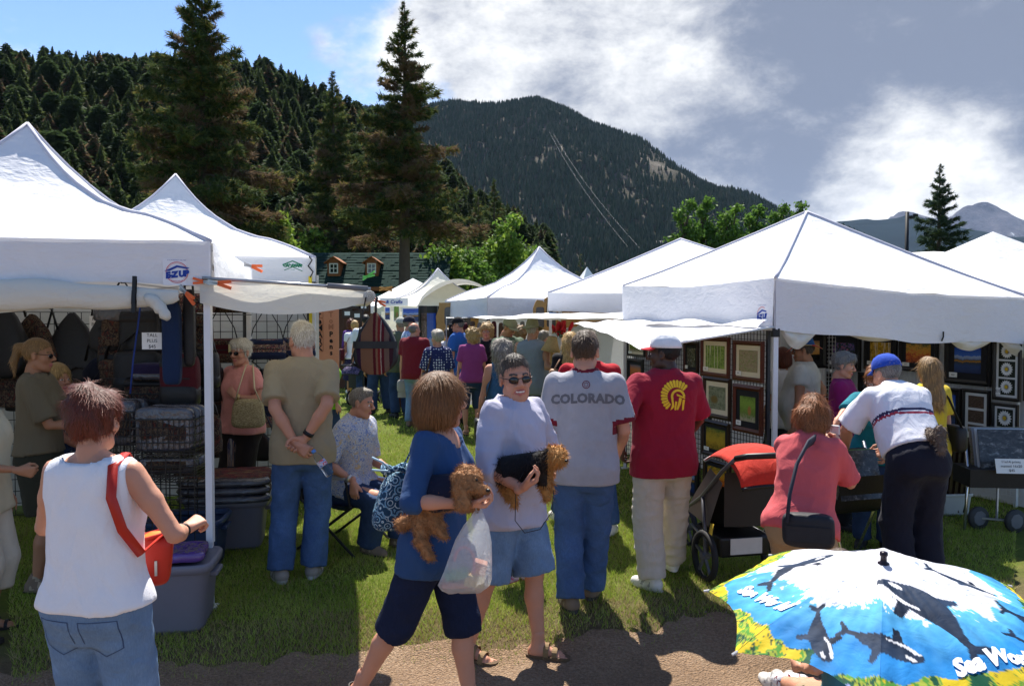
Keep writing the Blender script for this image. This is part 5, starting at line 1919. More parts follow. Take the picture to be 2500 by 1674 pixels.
 for s in (1,-1):
  c = leg[s][2]
  yaw,pit = fdir[s]
  m = rotm(0,0,yaw) @ rotm(pit,0,0)
  org = c + m @ np.array((0,0,-0.085))
  if shoes['kind'] in ('sandal','bare'):
   fv,ff,fm = shoe_tpl('bare',0.007 if res < 0.0085 else 0.012)
   fv2 = fv.copy()
   f2 = ff
   if s == -1:
    fv2[:,0] *= -1
    f2 = ff[:,::-1]
   parts.append((fv2 @ m.T + org,f2,0))
  if shoes['kind'] != 'bare':
   shoe_g.append((s,m,org))
 V,F,mi = join(parts)
 sk = SKINS[skin]
 hm = hair_mat('hair_' + hair[1],HAIRS[hair[1]])
 body = link('person',mesh_np(V * k,F,True,mi),[sk,LIPS if skin != 'dark' else sk,hm[0],EYEW,EYED,TEETH],None,(loc[0],loc[1],gzf(loc[0],loc[1])),rz)
 tag(body,label,'person',group)
 P = dict(obj=body,k=k,fwd=fwd,arm=arm,leg=leg,hand=hnd,hc=hc,Hm=Hm,hs=hs,sh=sh,res=r,rz=rz)
 def wpt(p):
  q = Matrix.Rotation(rz,3,'Z') @ Vector(np.array(p) * k)
  return q + body.location
 P['w'] = wpt
 # shoes
 for s,m,org in shoe_g:
  if shoes['kind'] == 'sandal':
   b = MB()
   b.cur = 1
   out = [(-0.040,-0.0),(-0.044,0.06),(-0.047,0.12),(-0.040,0.165),(-0.02,0.182),(0.01,0.178),(0.034,0.155),(0.046,0.11),(0.042,0.05),(0.038,0.0),(0.034,-0.05),(0.02,-0.072),(0,-0.078),(-0.02,-0.072),(-0.034,-0.05)]
   n = len(out)
   b.raw([(x,y,0.0) for x,y in out] + [(x,y,0.022) for x,y in out],[tuple(range(n - 1,-1,-1)),tuple(range(n,2 * n))] + [(i,(i + 1) % n,n + (i + 1) % n,n + i) for i in range(n)])
   b.cur = 0
   for yy,wd,hh,zz in ((0.095,0.03,0.050,0.0),(0.045,0.03,0.075,0.0)) if not shoes.get('thin') else ((0.10,0.02,0.048,0),(0.05,0.015,0.072,0)):
    b.grid(lambda a,q: (0.045 * math.cos(math.pi * (1 - a)) + 0.003,yy + (q - 0.5) * wd,0.012 + hh * math.sin(math.pi * a) ** 0.6),10,1)
   if shoes.get('back'):
    b.grid(lambda a,q: (0.043 * math.cos(math.pi * (1 - a)),-0.01 - 0.062 * math.sin(math.pi * a),0.055 + (q - 0.5) * 0.015),10,1)
   V2,I2 = np.concatenate(b.V),b.I
   V2[:,0] *= s
   o = link('sandal',mesh_np((V2 @ m.T + org) * k,b.F,False,I2),shoes['mats'],body)
   solidify(o,0.004)
  else:
   fv,ff,fm = shoe_tpl(shoes['kind'],0.008 if res < 0.0085 else 0.018)
   link('shoe',mesh_np((fv @ m.T * np.array((1,1,1)) + org) * k,ff,True,fm),shoes['mats'] + [shoes.get('accent',shoes['mats'][-1])],body)
   if shoes.get('sock'):
    b = MB()
    c,kn = leg[s][2],leg[s][1]
    d = (kn - c) / np.linalg.norm(kn - c)
    b.tube([c - d * 0.02,c + d * 0.03,c + d * shoes.get('sockh',0.10)],[0.044,0.045,0.052],14)
    V2 = np.concatenate(b.V) * k
    link('sock',mesh_np(V2,b.F,True),shoes['sock'],body)
 # lower garment
 if bottom:
  kind = bottom['kind']
  ez = bottom.get('waist',1.02)
  off = 0.010
  g = None
  if kind == 'skirt':
   z0 = bottom.get('hem',0.52)
   wd = bottom.get('flare',0.05)
   a2 = lambda z: np.interp(z,[z0,0.80,0.9,ez],[0.185 * gw + wd,0.185 * gw + wd * .4,0.19 * gw,0.165 * gw])
   b2 = lambda z: np.interp(z,[z0,0.80,0.9,ez],[0.14 * gw + wd,0.14 * gw + wd * .4,0.135 * gw,0.12 * gw])
   ms = (leg[1][1] + leg[-1][1]) / 2
   def f(x,y,z):
    t = np.clip((0.9 - z) / 0.5,0,1)
    x,y = x - px - (ms[0] - px) * t,y - py - (ms[1] - py) * t
    az,bz = a2(z),b2(z)
    return np.maximum(np.maximum((np.sqrt((x / az) ** 2 + (y / bz) ** 2) - 1) * np.minimum(az,bz),z - (ez - drop)),z0 - drop - z)
   pr = [(Fn(f,(-0.3 + px,-0.28 + py,z0 - drop),(0.3 + px,0.28 + py,ez - drop)),0)]
  else:
   pr = [(loft(A,B,Cc,0.77,ez),0.0),(Cap((px - 0.03,py,zh - 0.11),(px + 0.03,py,zh - 0.11),0.075 * gw),0.03)]
   tr,kr,cr,hr = bottom.get('rad',(0.088,0.069,0.066,0.068))
   for s in (1,-1):
    a,b,c = leg[s]
    zc = bottom.get('cut',None)
    if kind == 'shorts':
     f = bottom.get('len',0.95)          # fraction of the thigh, over 1: below the knee
     e = a + (b - a) * min(f,1) if f <= 1 else b + (c - b) * (f - 1)
     if f <= 1:
      pr.append((Clip(Cap(a,a + (b - a) * (f + 0.15),tr * gw,kr * gw * 1.15),e,b - a),0.03))
     else:
      pr.append((Cap(a,b,tr * gw,kr * gw),0.03))
      pr.append((Clip(Cap(b,b + (c - b) * (f - 0.85),kr * gw,cr * gw),e,c - b),0.02))
    else:
     pr.append((Cap(a,b,tr * gw,kr * gw),0.03))
     e = c + (c - b) / np.linalg.norm(c - b) * bottom.get('low',-0.012)
     pr.append((Clip(Cap(b,c + (c - b) * 0.3,kr * gw,hr),e,c - b),0.02))
  lo = np.min([p.lo for p,_ in pr],0)
  hi = np.max([p.hi for p,_ in pr],0)
  g = Grid(lo - 0.03,hi + 0.03,r)
  for p,kk in pr:
   g.add(p,kk,off)
  g.disp(wrinkle(seed * 3 + 1,1.3 * bottom.get('wr',0.007),30,75,6,1.6))
  if kind != 'skirt':
   g.cut(lambda x,y,z: inv(x,y,z)[2] - ez,0.004)
  Vp,Fp = g.mesh()
  P['bottom'] = link(bottom.get('name',{'pants': 'trousers','shorts': 'shorts','skirt': 'skirt'}[kind]),mesh_np(Vp * k,Fp,True),bottom['mat'],body)
 # upper garment
 if top:
  off = top.get('off',0.016) * 0.8
  hem = top.get('hem',0.86)
  dr = top.get('drape',0.75)
  At,Bt = A.copy(),B.copy()
  ic = int(np.argmin(np.abs(Z - 1.32)))
  for i in range(ic):
   At[i] = At[i] + dr * max(0,At[ic] * 0.97 - At[i])
   Bt[i] = Bt[i] + dr * max(0,Bt[ic] * (1.0 + (0.12 if sex == 'f' else 0)) - Bt[i])
  topz = top.get('neck',1.472)
  pr = [(loft(At,Bt,Cc,hem - 0.03,1.50),0.0,off)]
  if sex == 'f' or bust:
   bz = bust or 1.0
   for s in (1,-1):
    pr.append((Ell(fwd((s * 0.066,0.085 * gw,1.285)),(0.066 * bz,0.057 * bz,0.064 * bz)),0.05,off))
  if hem < 0.97:
   tr = (bottom or {}).get('rad',(0.090,))[0]
   for s in (1,-1):
    a,b,c = leg[s]
    pr.append((Cap(a,a + (b - a) * 0.3,tr * gw,tr * gw),0.06,0.017))
   pr.append((Cap((px - 0.05,py,zh - 0.06),(px + 0.05,py,zh - 0.06),0.095 * gw),0.06,0.017))
  sv = top.get('sleeve','short')
  ar = (1.0 if sg else 0.90) * gw
  for s in (1,-1):
   a,b,c = arm[s]
   a2 = a + (np.array(fwd((0,-0.008,1.40))) - a) * 0.25
   if sv == 'short':
    f = top.get('slen',0.72)
    e = a + (b - a) * f
    pr.append((Cap(a2,a + (b - a) * 0.1,0.050 * ar,0.060 * ar),0.03,0.005))
    pr.append((Clip(Cap(a,a + (b - a) * (f + 0.2),0.060 * ar,top.get('swid',0.074) * 0.90 * ar),e,b - a),0.014,0.006))
   elif sv == 'cap':
    e = a + (b - a) * 0.42
    pr.append((Cap(a2,a,0.060 * ar,0.062 * ar),0.03,0.005))
    pr.append((Clip(Cap(a,a + (b - a) * 0.55,0.062 * ar,0.064 * ar),e,b - a),0.03,0.005))
   elif sv in ('elbow','long'):
    pr.append((Cap(a2,a,0.050 * ar,0.060 * ar),0.03,0.005))
    pr.append((Cap(a,b,0.062 * ar,0.052 * ar),0.012,0.006))
    f = top.get('slen',0.35 if sv == 'elbow' else 0.92)
    e = b + (c - b) * f
    pr.append((Clip(Cap(b,b + (c - b) * (f + 0.1),0.052 * ar,0.047 * ar if sv == 'long' else 0.052 * ar),e,c - b),0.01,0.004))
   elif sv == 'none':
    pr.append((Cap(a2 + (a - a2) * 0.35,a2,0.050,0.055),0.03,0.002))
  lo = np.min([p.lo for p,_,_ in pr],0)
  hi = np.max([p.hi for p,_,_ in pr],0)
  g = Grid(lo - 0.04,hi + 0.04,r)
  for p,kk,oo in pr:
   g.add(p,kk,oo)
  g.disp(wrinkle(seed * 7 + 2,1.35 * top.get('wr',0.008),22,55,6,0.8))
  vn = top.get('vneck',0.0)
  nr = top.get('neckr',0.072)
  def nk(x,y,z):
   x,y,z = inv(x,y,z)
   zz = topz + 0.02 * np.abs(x) / 0.07 - vn * np.maximum(0,y - 0.0) / 0.1 * np.maximum(0,1 - np.abs(x) / 0.075)
   rr = np.sqrt(x * x + (y + 0.012) ** 2)
   return smin(z - zz + 0.0 * x,nr - rr,0.02) * -1
  # carve the neck opening: remove where above line and inside the neck radius
  def carve(x,y,z):
   x,y,z = inv(x,y,z)
   rr = np.sqrt(x * x + (y + 0.012) ** 2)
   zl = topz - vn * ss(0.0,0.10,y) * np.clip(1 - np.abs(x) / 0.10,0,1) - top.get('backdip',0) * ss(0.0,0.08,-y)
   return np.minimum(z - zl,(nr + vn * 0.25) - rr)
  g.cut(carve,0.006)
  if sv == 'none':
   aw = top.get('armhole',0.128)
   def hole(x,y,z):
    x,y,z = inv(x,y,z)
    lim = np.interp(z,[1.10,1.22,1.30,1.44],[0.30,0.19,aw + 0.012,aw])
    return np.abs(x) - lim * shw
   g.cut(hole,0.006)
  zw = lump(seed,0.004,18,3)
  lt = top.get('level',False)
  def hemf(x,y,z):
   zz = inv(x,y,z)[2] if not lt else z + drop
   return hem - zz + zw(x,y,0 * z)
  g.cut(hemf,0.003)
  if top.get('collar'):
   ch = top['collar']
   def colf(x,y,z):
    x,y,z = inv(x,y,z)
    rr = np.sqrt((x / 1.05) ** 2 + (y + 0.012) ** 2)
    z0 = 1.468 - 0.30 * np.maximum(0,y)
    return np.maximum(np.maximum(np.abs(rr - (0.068 + (z0 + ch - z) * 0.35)) - 0.006,z - z0 - ch),z0 - 0.03 - z)
   cc = fwd((0,-0.012,1.48))
   g.add(Fn(colf,cc - 0.14,cc + 0.14),0.008)
  Vt,Ft = g.mesh()
  mt = top['mat']
  mi2 = None
  if callable(top.get('zones')):
   ct = Vt[Ft].mean(1)
   q = np.stack(inv(ct[:,0],ct[:,1],ct[:,2]),1)
   mi2 = top['zones'](q,ct,arm)
  P['top'] = link(top.get('name','shirt'),mesh_np(Vt * k,Ft,True,mi2),mt,body)
 # hair and hat
 def hp(Vh):
  return (np.asarray(Vh) @ Hm.T * hs + hc) * k
 P['hp'] = hp
 if hair[0] != 'none':
  st = strands or (700 if res < 0.013 else 350)
  Vh,Fh,mh = hair_geo(hair[0],seed if strands else 3,0.0085 if res < 0.0085 else (0.011 if res < 0.013 else 0.015),st)
  if hair_off is not None:
   keep = hair_off(Vh)
   fk = keep[Fh].all(1)
   Fh,mh = Fh[fk],mh[fk]
  link('hair',mesh_np(hp(Vh),Fh,True,mh),hm,body)
 if hat:
  make_hat(P,hat,body)
 if glasses:
  b = MB()
  dark = glasses == 'sun'
  for s in (-1,1):
   pts = [(s * (0.033 + 0.0235 * math.cos(a)),0.0965 - 0.010 * abs(math.cos(a) * 0.5 + 0.5) * (1 if s * math.cos(a) * s > -2 else 0),0.004 + 0.0165 * math.sin(a)) for a in np.linspace(0,2 * math.pi,16,endpoint=False)]
   c = (s * 0.033,0.101,0.004)
   if dark:
    b.cur = 1
    b.raw(pts + [c],[(i,(i + 1) % 16,16) for i in range(16)])
   b.cur = 0
   b.tube(pts + [pts[0]],0.0017,5,False)
   b.tube([(s * 0.056,0.090,0.010),(s * 0.076,0.055,0.012),(s * 0.080,-0.005,0.010)],0.0022,5)
  b.tube([(-0.011,0.098,0.010),(0,0.101,0.013),(0.011,0.098,0.010)],0.0018,5)
  link('sunglasses' if dark else 'glasses',mesh_np(hp(np.concatenate(b.V)),b.F,True,b.I),[M('glasses_frame',(0.02,0.018,0.02),0.3),BLACKGLASS],body)
 PEOPLE[key] = P
 return P
def make_hat(P,hat,body):
 hp = P['hp']
 kind = hat['kind']
 if kind == 'cap':
  b = MB()
  prof = [(0.0,0.142),(0.035,0.138),(0.062,0.122),(0.082,0.092),(0.089,0.060),(0.090,0.042)]
  n = 24
  V,F = [],[]
  for rr,z in prof:
   for i in range(n):
    a = 2 * math.pi * i / n
    V.append((rr * 0.95 * math.cos(a),-0.014 + rr * 1.18 * math.sin(a),z - 0.012 * math.sin(a) * (rr / 0.09) * -0.6))
  for j in range(len(prof) - 1):
   for i in range(n):
    F.append((j * n + i,j * n + (i + 1) % n,(j + 1) * n + (i + 1) % n,(j + 1) * n + i))
  cr = link('cap',mesh_np(hp(V),F,True),hat['mat'],body)
  solidify(cr,0.004)
  V,F = [],[]
  for j in range(5):
   for i in range(13):
    a = math.pi * (0.14 + 0.72 * i / 12)
    t = j / 4
    V.append(((0.086 - 0.006 * t) * math.cos(a),-0.014 + 0.105 * math.sin(a) + 0.068 * t * math.sin(a) ** 0.7,0.050 - 0.010 * t - 0.018 * math.cos(a) ** 2 * (0.5 + t * 0.5)))
  for j in range(4):
   for i in range(12):
    F.append((j * 13 + i,j * 13 + i + 1,(j + 1) * 13 + i + 1,(j + 1) * 13 + i))
  solidify(link('bill',mesh_np(hp(V),F,True),hat.get('bill',hat['mat']),cr),0.003)
  bt = MB().lathe([(0.0,0.146),(0.005,0.145),(0.006,0.141)],8,(0,-0.014,0))
  link('button',mesh_np(hp(np.concatenate(bt.V)),bt.F,True),hat['mat'],cr)
  P['cap'] = cr
 else:
  b = MB()
  n = 28
  br = hat.get('brim',0.055)
  prof = [(0.0,0.150),(0.045,0.150),(0.066,0.142),(0.078,0.10),(0.088,0.055),(0.090,0.050),(0.090 + br * 0.5,0.040),(0.090 + br,0.030)]
  V,F,I = [],[],[]
  wv = hat.get('wave',0.012)
  for q,(rr,z) in enumerate(prof):
   for i in range(n):
    a = 2 * math.pi * i / n
    V.append((rr * 0.95 * math.cos(a),-0.014 + rr * 1.14 * math.sin(a),z + (wv * math.cos(2 * a) * (rr - 0.09) / br if rr > 0.09 else 0)))
  for j in range(len(prof) - 1):
   for i in range(n):
    F.append((j * n + i,j * n + (i + 1) % n,(j + 1) * n + (i + 1) % n,(j + 1) * n + i))
    I.append((1 if (hat.get('stripe') and (i // 4) % 2) else 2) if (j >= 5 and len(hat['mats']) > 1) else 0)
  solidify(link('hat',mesh_np(hp(V),F,True,I),hat['mats'],body),0.004)
# ------------------------------------------------------------------ the people of the fair
def X(u,y):
 return (u - 1250) / FPX * y
def UY(u,y):
 return (X(u,y),y)
J_MID,J_LIGHT,J_DARK,J_NAVY = denim('denim_mid',(0.060,0.115,0.245)),denim('denim_light',(0.15,0.24,0.38)),denim('denim_dark',(0.030,0.055,0.12)),denim('denim_navy',(0.012,0.018,0.045))
BLK = cloth('black_cloth',(0.010,0.010,0.012))
SH_WHITE = dict(kind='sneaker',mats=[M('shoe_white',(0.66,0.64,0.60),0.6,0.15),M('sole_pale',(0.58,0.55,0.50),0.7,0.1)],accent=M('shoe_stripe',(0.35,0.34,0.33)))
SH_GREY = dict(kind='sneaker',mats=[M('shoe_greysuede',(0.26,0.23,0.20),0.85,0.2),M('sole_grey',(0.40,0.38,0.35),0.8)],accent=M('shoe_lace',(0.5,0.47,0.42)))
SH_BROWN = dict(kind='sneaker',mats=[M('shoe_taupe',(0.18,0.13,0.09),0.85,0.2),M('sole_dark',(0.05,0.045,0.04),0.8)],accent=M('shoe_tan',(0.34,0.27,0.18)))
SH_BLACK = dict(kind='flat',mats=[M('shoe_black',(0.015,0.014,0.014),0.5),M('sole_black',(0.02,0.02,0.02),0.8)])
SANDAL = dict(kind='sandal',mats=[M('sandal_tan',(0.21,0.135,0.065),0.8,0.2),M('sandal_sole',(0.11,0.07,0.04),0.9)])
SANDAL_B = dict(kind='sandal',thin=True,back=True,mats=[M('sandal_black',(0.02,0.016,0.014),0.5),M('sandal_sole_dark',(0.03,0.022,0.018),0.9)])
# --- foreground
person('tank','woman with short spiky auburn hair in white sleeveless top and blue jeans',(X(226,3.05),3.05),1.67,-0.12,
       dict(mat=cloth('white_top',(0.78,0.78,0.82),0.04,0.5),sleeve='none',hem=0.905,neck=1.468,neckr=0.098,off=0.026,drape=0.85,wr=0.007,armhole=0.155),dict(kind='pants',mat=J_LIGHT,name='jeans',rad=(0.100,0.082,0.078,0.085),waist=1.02,wr=0.009),'f','pink',('messy','auburn'),SH_WHITE,
       girth=1.04,shw=1.05,R_=dict(p=(0.235,0.24,1.135),pole=(0.9,-1,-0.5),curl=0.75,n=(-0.3,0,-1),f=(0.45,1,0.35)),L_=dict(p=(-0.10,0.26,1.10),pole=(-1.3,-0.6,-0.4),curl=0.6),head=(0.10,0.05,0),res=0.0075,strands=7000,seed=21,glasses='clear',hscale=1.10)
person('bob','woman with honey bob in navy blouse, denim capris, holding a poodle',UY(1062,3.9),1.66,R(-108),
       dict(mat=cloth('navy_blouse',(0.022,0.062,0.165),0.12,0.4),sleeve='elbow',slen=0.12,hem=0.76,vneck=0.14,neckr=0.085,off=0.016,drape=0.55,wr=0.010,name='blouse'),dict(kind='shorts',len=1.14,mat=J_NAVY,name='capri_trousers',rad=(0.098,0.082,0.078,0.08)),'f','pink',('bob','honey'),SANDAL_B,
       girth=1.10,R_=dict(at=(1140,1228,3.60),pole=(0.6,-1,-0.5),curl=0.55,n=(0,0.3,1)),L_=dict(at=(1128,1215,4.05),pole=(-1,-0.4,-0.6),curl=0.55,n=(0,0.2,1)),head=(0.75,0.02,0),feet={1: dict(p=(0.09,-0.40,0.02),pitch=-0.25),-1: dict(p=(-0.07,0.16,0.0))},res=0.0075,strands=5600,seed=22,hscale=1.16,lean=0.05)
person('yorkie','smiling man in sunglasses, pale lavender pullover and denim shorts, holding a terrier',UY(1248,4.58),1.70,R(-128),
       dict(mat=cloth('lavender_fleece',(0.45,0.44,0.55),0.05,0.4),sleeve='long',slen=0.30,hem=0.78,collar=0.055,vneck=0.05,off=0.018,drape=0.7,wr=0.020,name='pullover'),dict(kind='shorts',len=0.98,mat=J_LIGHT,rad=(0.104,0.100,0.10,0.1),name='shorts'),'m','pink',('short','greybrown'),SANDAL,
       girth=1.10,belly=0.09,shw=1.0,R_=dict(at=(1272,1192,4.17),pole=(0.4,-0.6,-1),curl=0.5,n=(0.0,0.0,1),toward=(1330,1158,4.15)),L_=dict(at=(1345,1150,4.55),pole=(-1,-0.3,-0.6),curl=0.6),head=(-0.66,0.03,0.06),feet={1: dict(at=(1145,1612),yaw=0.25,pitch=-0.12),-1: dict(at=(1316,1606),yaw=0.45)},res=0.0075,strands=4000,seed=23,glasses='sun',smile=0.85,hscale=1.14,lean=0.04)
person('colorado','man in grey lettered tee with maroon trim and blue jeans, seen from behind',UY(1428,5.16),1.77,-0.10,
       dict(mat=[cloth('heather_grey',(0.33,0.33,0.37),0.14,0.35),cloth('maroon_trim',(0.16,0.012,0.025))],sleeve='short',slen=0.80,swid=0.088,hem=0.80,off=0.024,drape=1.0,wr=0.009,
   zones=lambda q,c,arm: np.where((q[:,2] > 1.462) & (np.hypot(q[:,0],q[:,1]) < 0.105),1,np.where(np.minimum(*[np.abs((c - (arm[s][0] + (arm[s][1] - arm[s][0]) * 0.80)) @ ((arm[s][1] - arm[s][0]) / np.linalg.norm(arm[s][1] - arm[s][0]))) + 10 * (np.abs(q[:,0]) < 0.17) for s in (1,-1)]) < 0.020,1,0))),dict(kind='pants',mat=J_MID,name='jeans',rad=(0.092,0.074,0.070,0.072),wr=0.011),'m','pink',('short','brown'),SH_BROWN,
       girth=1.04,shw=1.04,R_=dict(p=(0.22,0.20,0.98),pole=(0.3,-1,-0.2)),L_=dict(p=(-0.25,0.04,0.84),pole=(-0.2,-1,-0.1)),head=(-0.10,0.08,0),feet={1: dict(at=(1445,1462),yaw=-0.2),-1: dict(at=(1393,1490),yaw=0.35)},res=0.0078,strands=3600,seed=24,hscale=1.08)
person('trojan','man in cardinal tee with golden helmet print, pale khakis and white cap',UY(1622,5.62),1.735,0.14,
       dict(mat=cloth('cardinal_tee',(0.26,0.010,0.030),0.08,0.4),sleeve='short',slen=0.86,swid=0.092,hem=0.775,off=0.026,drape=1.0,wr=0.009),dict(kind='pants',mat=cloth('khaki_pale',(0.52,0.46,0.38),0.07,0.6),rad=(0.098,0.086,0.080,0.080),wr=0.014),'m','dark',('short','black'),SH_WHITE,
       girth=1.12,belly=0.04,shw=1.10,L_=dict(at=(1518,1090,5.55),pole=(-0.7,-1,-0.1),curl=0.4),R_=dict(p=(0.22,0.26,0.98),pole=(0.9,-1,-0.1)),head=(0.95,0.05,0),feet={1: dict(at=(1640,1398),yaw=-0.1),-1: dict(at=(1592,1440),yaw=0.55)},res=0.0078,strands=600,seed=25,hat=dict(kind='cap',mat=cloth('white_cap',(0.76,0.76,0.78)),bill=cloth('red_bill',(0.5,0.02,0.03))),hscale=1.05)
person('khaki','white-haired man in tan polo with hands behind his back holding a bottle',UY(737,5.75),1.83,0.10,
       dict(mat=cloth('tan_polo',(0.33,0.265,0.165),0.07,0.35),sleeve='short',slen=0.80,swid=0.080,hem=0.80,collar=0.042,off=0.022,drape=0.95,wr=0.008),dict(kind='pants',mat=J_MID,name='jeans',rad=(0.092,0.073,0.070,0.072),wr=0.011),'m','pink',('short','white'),SH_GREY,
       girth=1.06,shw=1.0,R_=dict(p=(0.045,-0.185,0.985),pole=(0.55,-0.8,0),curl=0.7,f=(-0.75,-0.1,-0.55),n=(0,-1,0.2)),L_=dict(p=(-0.02,-0.190,0.955),pole=(-0.55,-0.8,0),curl=0.6,f=(0.75,-0.1,-0.5),n=(0,1,0)),head=(0.55,0.05,0),feet={1: dict(at=(765,1408),yaw=-0.1),-1: dict(at=(685,1420),yaw=0.4)},res=0.0078,strands=3600,seed=26,hscale=1.06)
person('coral','copper-haired woman in coral tee photographing, dark bag across her back',UY(1958,4.6),1.56,R(-38),
       dict(mat=cloth('coral_tee',(0.62,0.105,0.115),0.08,0.35),sleeve='short',slen=0.85,swid=0.082,hem=0.86,off=0.022,drape=1.0,wr=0.011),dict(kind='pants',mat=cloth('tan_slacks',(0.34,0.225,0.125)),rad=(0.10,0.08,0.07,0.075)),'f','pink',('wavybob','copper'),SH_WHITE,
       girth=1.16,belly=0.05,shw=1.02,lean=0.36,drop=0.08,R_=dict(p=(0.10,0.44,1.27),pole=(0.5,-0.3,-1),curl=0.75,f=(-0.3,0.4,1),n=(-1,0.2,0)),L_=dict(p=(-0.02,0.48,1.27),pole=(-0.7,-0.2,-1),curl=0.75,f=(0.3,0.3,1),n=(1,0.1,0)),head=(0.05,0.22,0),res=0.0078,strands=4400,seed=27,hscale=1.08)
person('polo','man in white striped polo, blue cap and dark trousers in the picture stall',UY(2246,5.6),1.76,0.08,
       dict(mat=[cloth('white_polo',(0.74,0.74,0.80),0.04,0.35),cloth('navy_stripe',(0.03,0.03,0.09)),cloth('red_stripe',(0.35,0.03,0.06))],sleeve='short',slen=0.88,swid=0.094,hem=0.985,collar=0.04,off=0.024,drape=1.0,wr=0.009,
   zones=lambda q,c,arm: np.where(np.abs(q[:,0]) > 0.24,0,np.where(np.abs(q[:,2] - 1.238) < 0.010,1,np.where(np.abs(q[:,2] - 1.216) < 0.009,2,0)))),dict(kind='pants',mat=cloth('dark_navy_slacks',(0.012,0.013,0.024)),rad=(0.10,0.088,0.08,0.084),waist=1.03),'m','pink',('short','saltgrey'),SH_BLACK,
       girth=1.14,belly=0.06,shw=1.04,lean=0.64,R_=dict(p=(0.14,0.62,0.92),pole=(1.2,-0.5,-0.2),curl=0.5),L_=dict(p=(-0.22,0.58,0.92),pole=(-1.2,-0.6,-0.2),curl=0.3),head=(0.25,0.0,0),res=0.0082,strands=1200,seed=28,hat=dict(kind='cap',mat=cloth('royal_cap',(0.015,0.065,0.42))),hscale=1.08)
person('sitter','person sitting low under the whale umbrella, white printed socks showing',(1.50,3.50),1.45,R(8),
       dict(mat=cloth('teal_tee',(0.05,0.16,0.2)),sleeve='short',hem=0.90),dict(kind='shorts',len=0.9,mat=cloth('tan_shorts',(0.3,0.22,0.14))),'f','pink',('bob','brown'),dict(SH_WHITE,sock=pattern('print_sock',[(0.75,0.75,0.77),(0.75,0.75,0.77),(0.75,0.75,0.77),(0.20,0.03,0.04)],22,0.8),sockh=0.15),
       drop=0.64,lean=0.3,feet={1: dict(at=(1925,1690),pole=(0.05,0.3,1),yaw=0.0),-1: dict(at=(1888,1684),pole=(-0.05,0.3,1),yaw=0.1)},R_=dict(p=(-0.10,-0.14,0.55),curl=0.9,n=(-1,0,0),f=(0,-0.2,1)),L_=dict(p=(-0.2,0.25,0.42)),res=0.010,seed=29)
# --- left booth
person('edge','person in cream shirt and cropped trousers with black sandals at the left picture edge',(-3.13,4.78),1.62,R(-82),
       dict(mat=cloth('cream_shirt',(0.58,0.50,0.34)),sleeve='short',slen=0.85,swid=0.085,hem=0.80,off=0.024,drape=1.0),dict(kind='shorts',len=1.45,mat=cloth('cream_capri',(0.60,0.52,0.40)),rad=(0.10,0.09,0.085,0.085),name='cropped_trousers'),'f','tan',('bob','brown'),SANDAL_B,girth=1.2,R_=dict(p=(0.12,0.28,1.08),pole=(0.8,-1,-0.5),curl=0.7),seed=31,res=0.0095)
person('olive','woman with ponytail in olive tee and dark shorts inside the left booth',UY(92,5.55),1.73,R(-78),
       dict(mat=cloth('olive_tee',(0.155,0.125,0.075),0.1),sleeve='short',slen=0.85,swid=0.085,hem=0.95,off=0.02,drape=0.9),dict(kind='shorts',len=0.8,mat=cloth('dark_green_shorts',(0.035,0.035,0.022)),rad=(0.105,0.10,0.1,0.1)),'f','tan',('pony','darkblonde'),SH_BROWN,girth=1.02,R_=dict(p=(0.08,0.36,1.15),pole=(0.5,-1,-0.6),curl=0.6),L_=dict(p=(-0.06,0.38,1.17),pole=(-0.5,-1,-0.6),curl=0.6),head=(0,0.12,0),seed=32,res=0.0095,strands=900,glasses='sun')
person('girl','blonde girl in dark printed tee beside the ponytailed woman',UY(140,5.95),1.52,R(-100),
       dict(mat=pattern('girl_tee',[(0.02,0.03,0.07),(0.03,0.05,0.11),(0.02,0.03,0.07),(0.35,0.37,0.40)],14),sleeve='short',hem=0.86),dict(kind='shorts',len=0.9,mat=J_DARK),'f','pink',('bob','blonde'),SH_GREY,girth=0.88,head=(-0.25,0.05,0),seed=33,hscale=1.06,res=0.0095,R_=dict(p=(0.06,0.33,1.02),curl=0.5))
person('pink','white-haired woman in sunglasses and pink blouse carrying a straw bag',UY(588,7.35),1.665,R(150),
       dict(mat=cloth('pink_blouse',(0.66,0.27,0.235),0.08,0.45),sleeve='short',slen=0.62,swid=0.080,hem=0.86,collar=0.04,vneck=0.07,off=0.022,drape=1.0,wr=0.012,name='blouse'),dict(kind='pants',mat=cloth('dark_brown_slacks',(0.018,0.012,0.011)),rad=(0.095,0.078,0.07,0.072)),'f','pink',('pixie','white'),SANDAL,girth=1.16,L_=dict(p=(-0.10,0.17,1.22),pole=(-1,-0.2,-0.8),curl=0.8,n=(0.5,-1,0),f=(0.5,0.1,0.6)),R_=dict(p=(0.20,0.10,0.9)),head=(0.08,0.08,0),glasses='sun',seed=34,res=0.009,strands=1600,hscale=1.08)
person('seated','man in blue floral shirt sitting in a folding chair behind the tan polo man',(X(842,6.6),6.6),1.75,R(-112),
       dict(mat=pattern('floral_shirt',[(0.55,0.55,0.58),(0.12,0.20,0.45),(0.62,0.60,0.55),(0.32,0.38,0.55),(0.55,0.42,0.25)],26,1.6),sleeve='short',slen=0.9,swid=0.085,hem=0.90,collar=0.04,off=0.024,drape=1.0),dict(kind='pants',mat=J_DARK,rad=(0.10,0.085,0.075,0.08)),'m','pink',('short','grey'),SH_BROWN,girth=1.1,drop=0.43,lean=0.22,feet={1: dict(p=(0.14,0.30,0),pole=(0.2,0.4,1)),-1: dict(p=(-0.12,0.42,0),pole=(-0.2,0.4,1))},R_=dict(at=(862,1175,6.25),pole=(0.6,-1,0),curl=0.25,f=(0.1,0.15,-1)),L_=dict(p=(-0.15,0.36,0.60)),head=(0.2,0.1,0),seed=35,res=0.009)
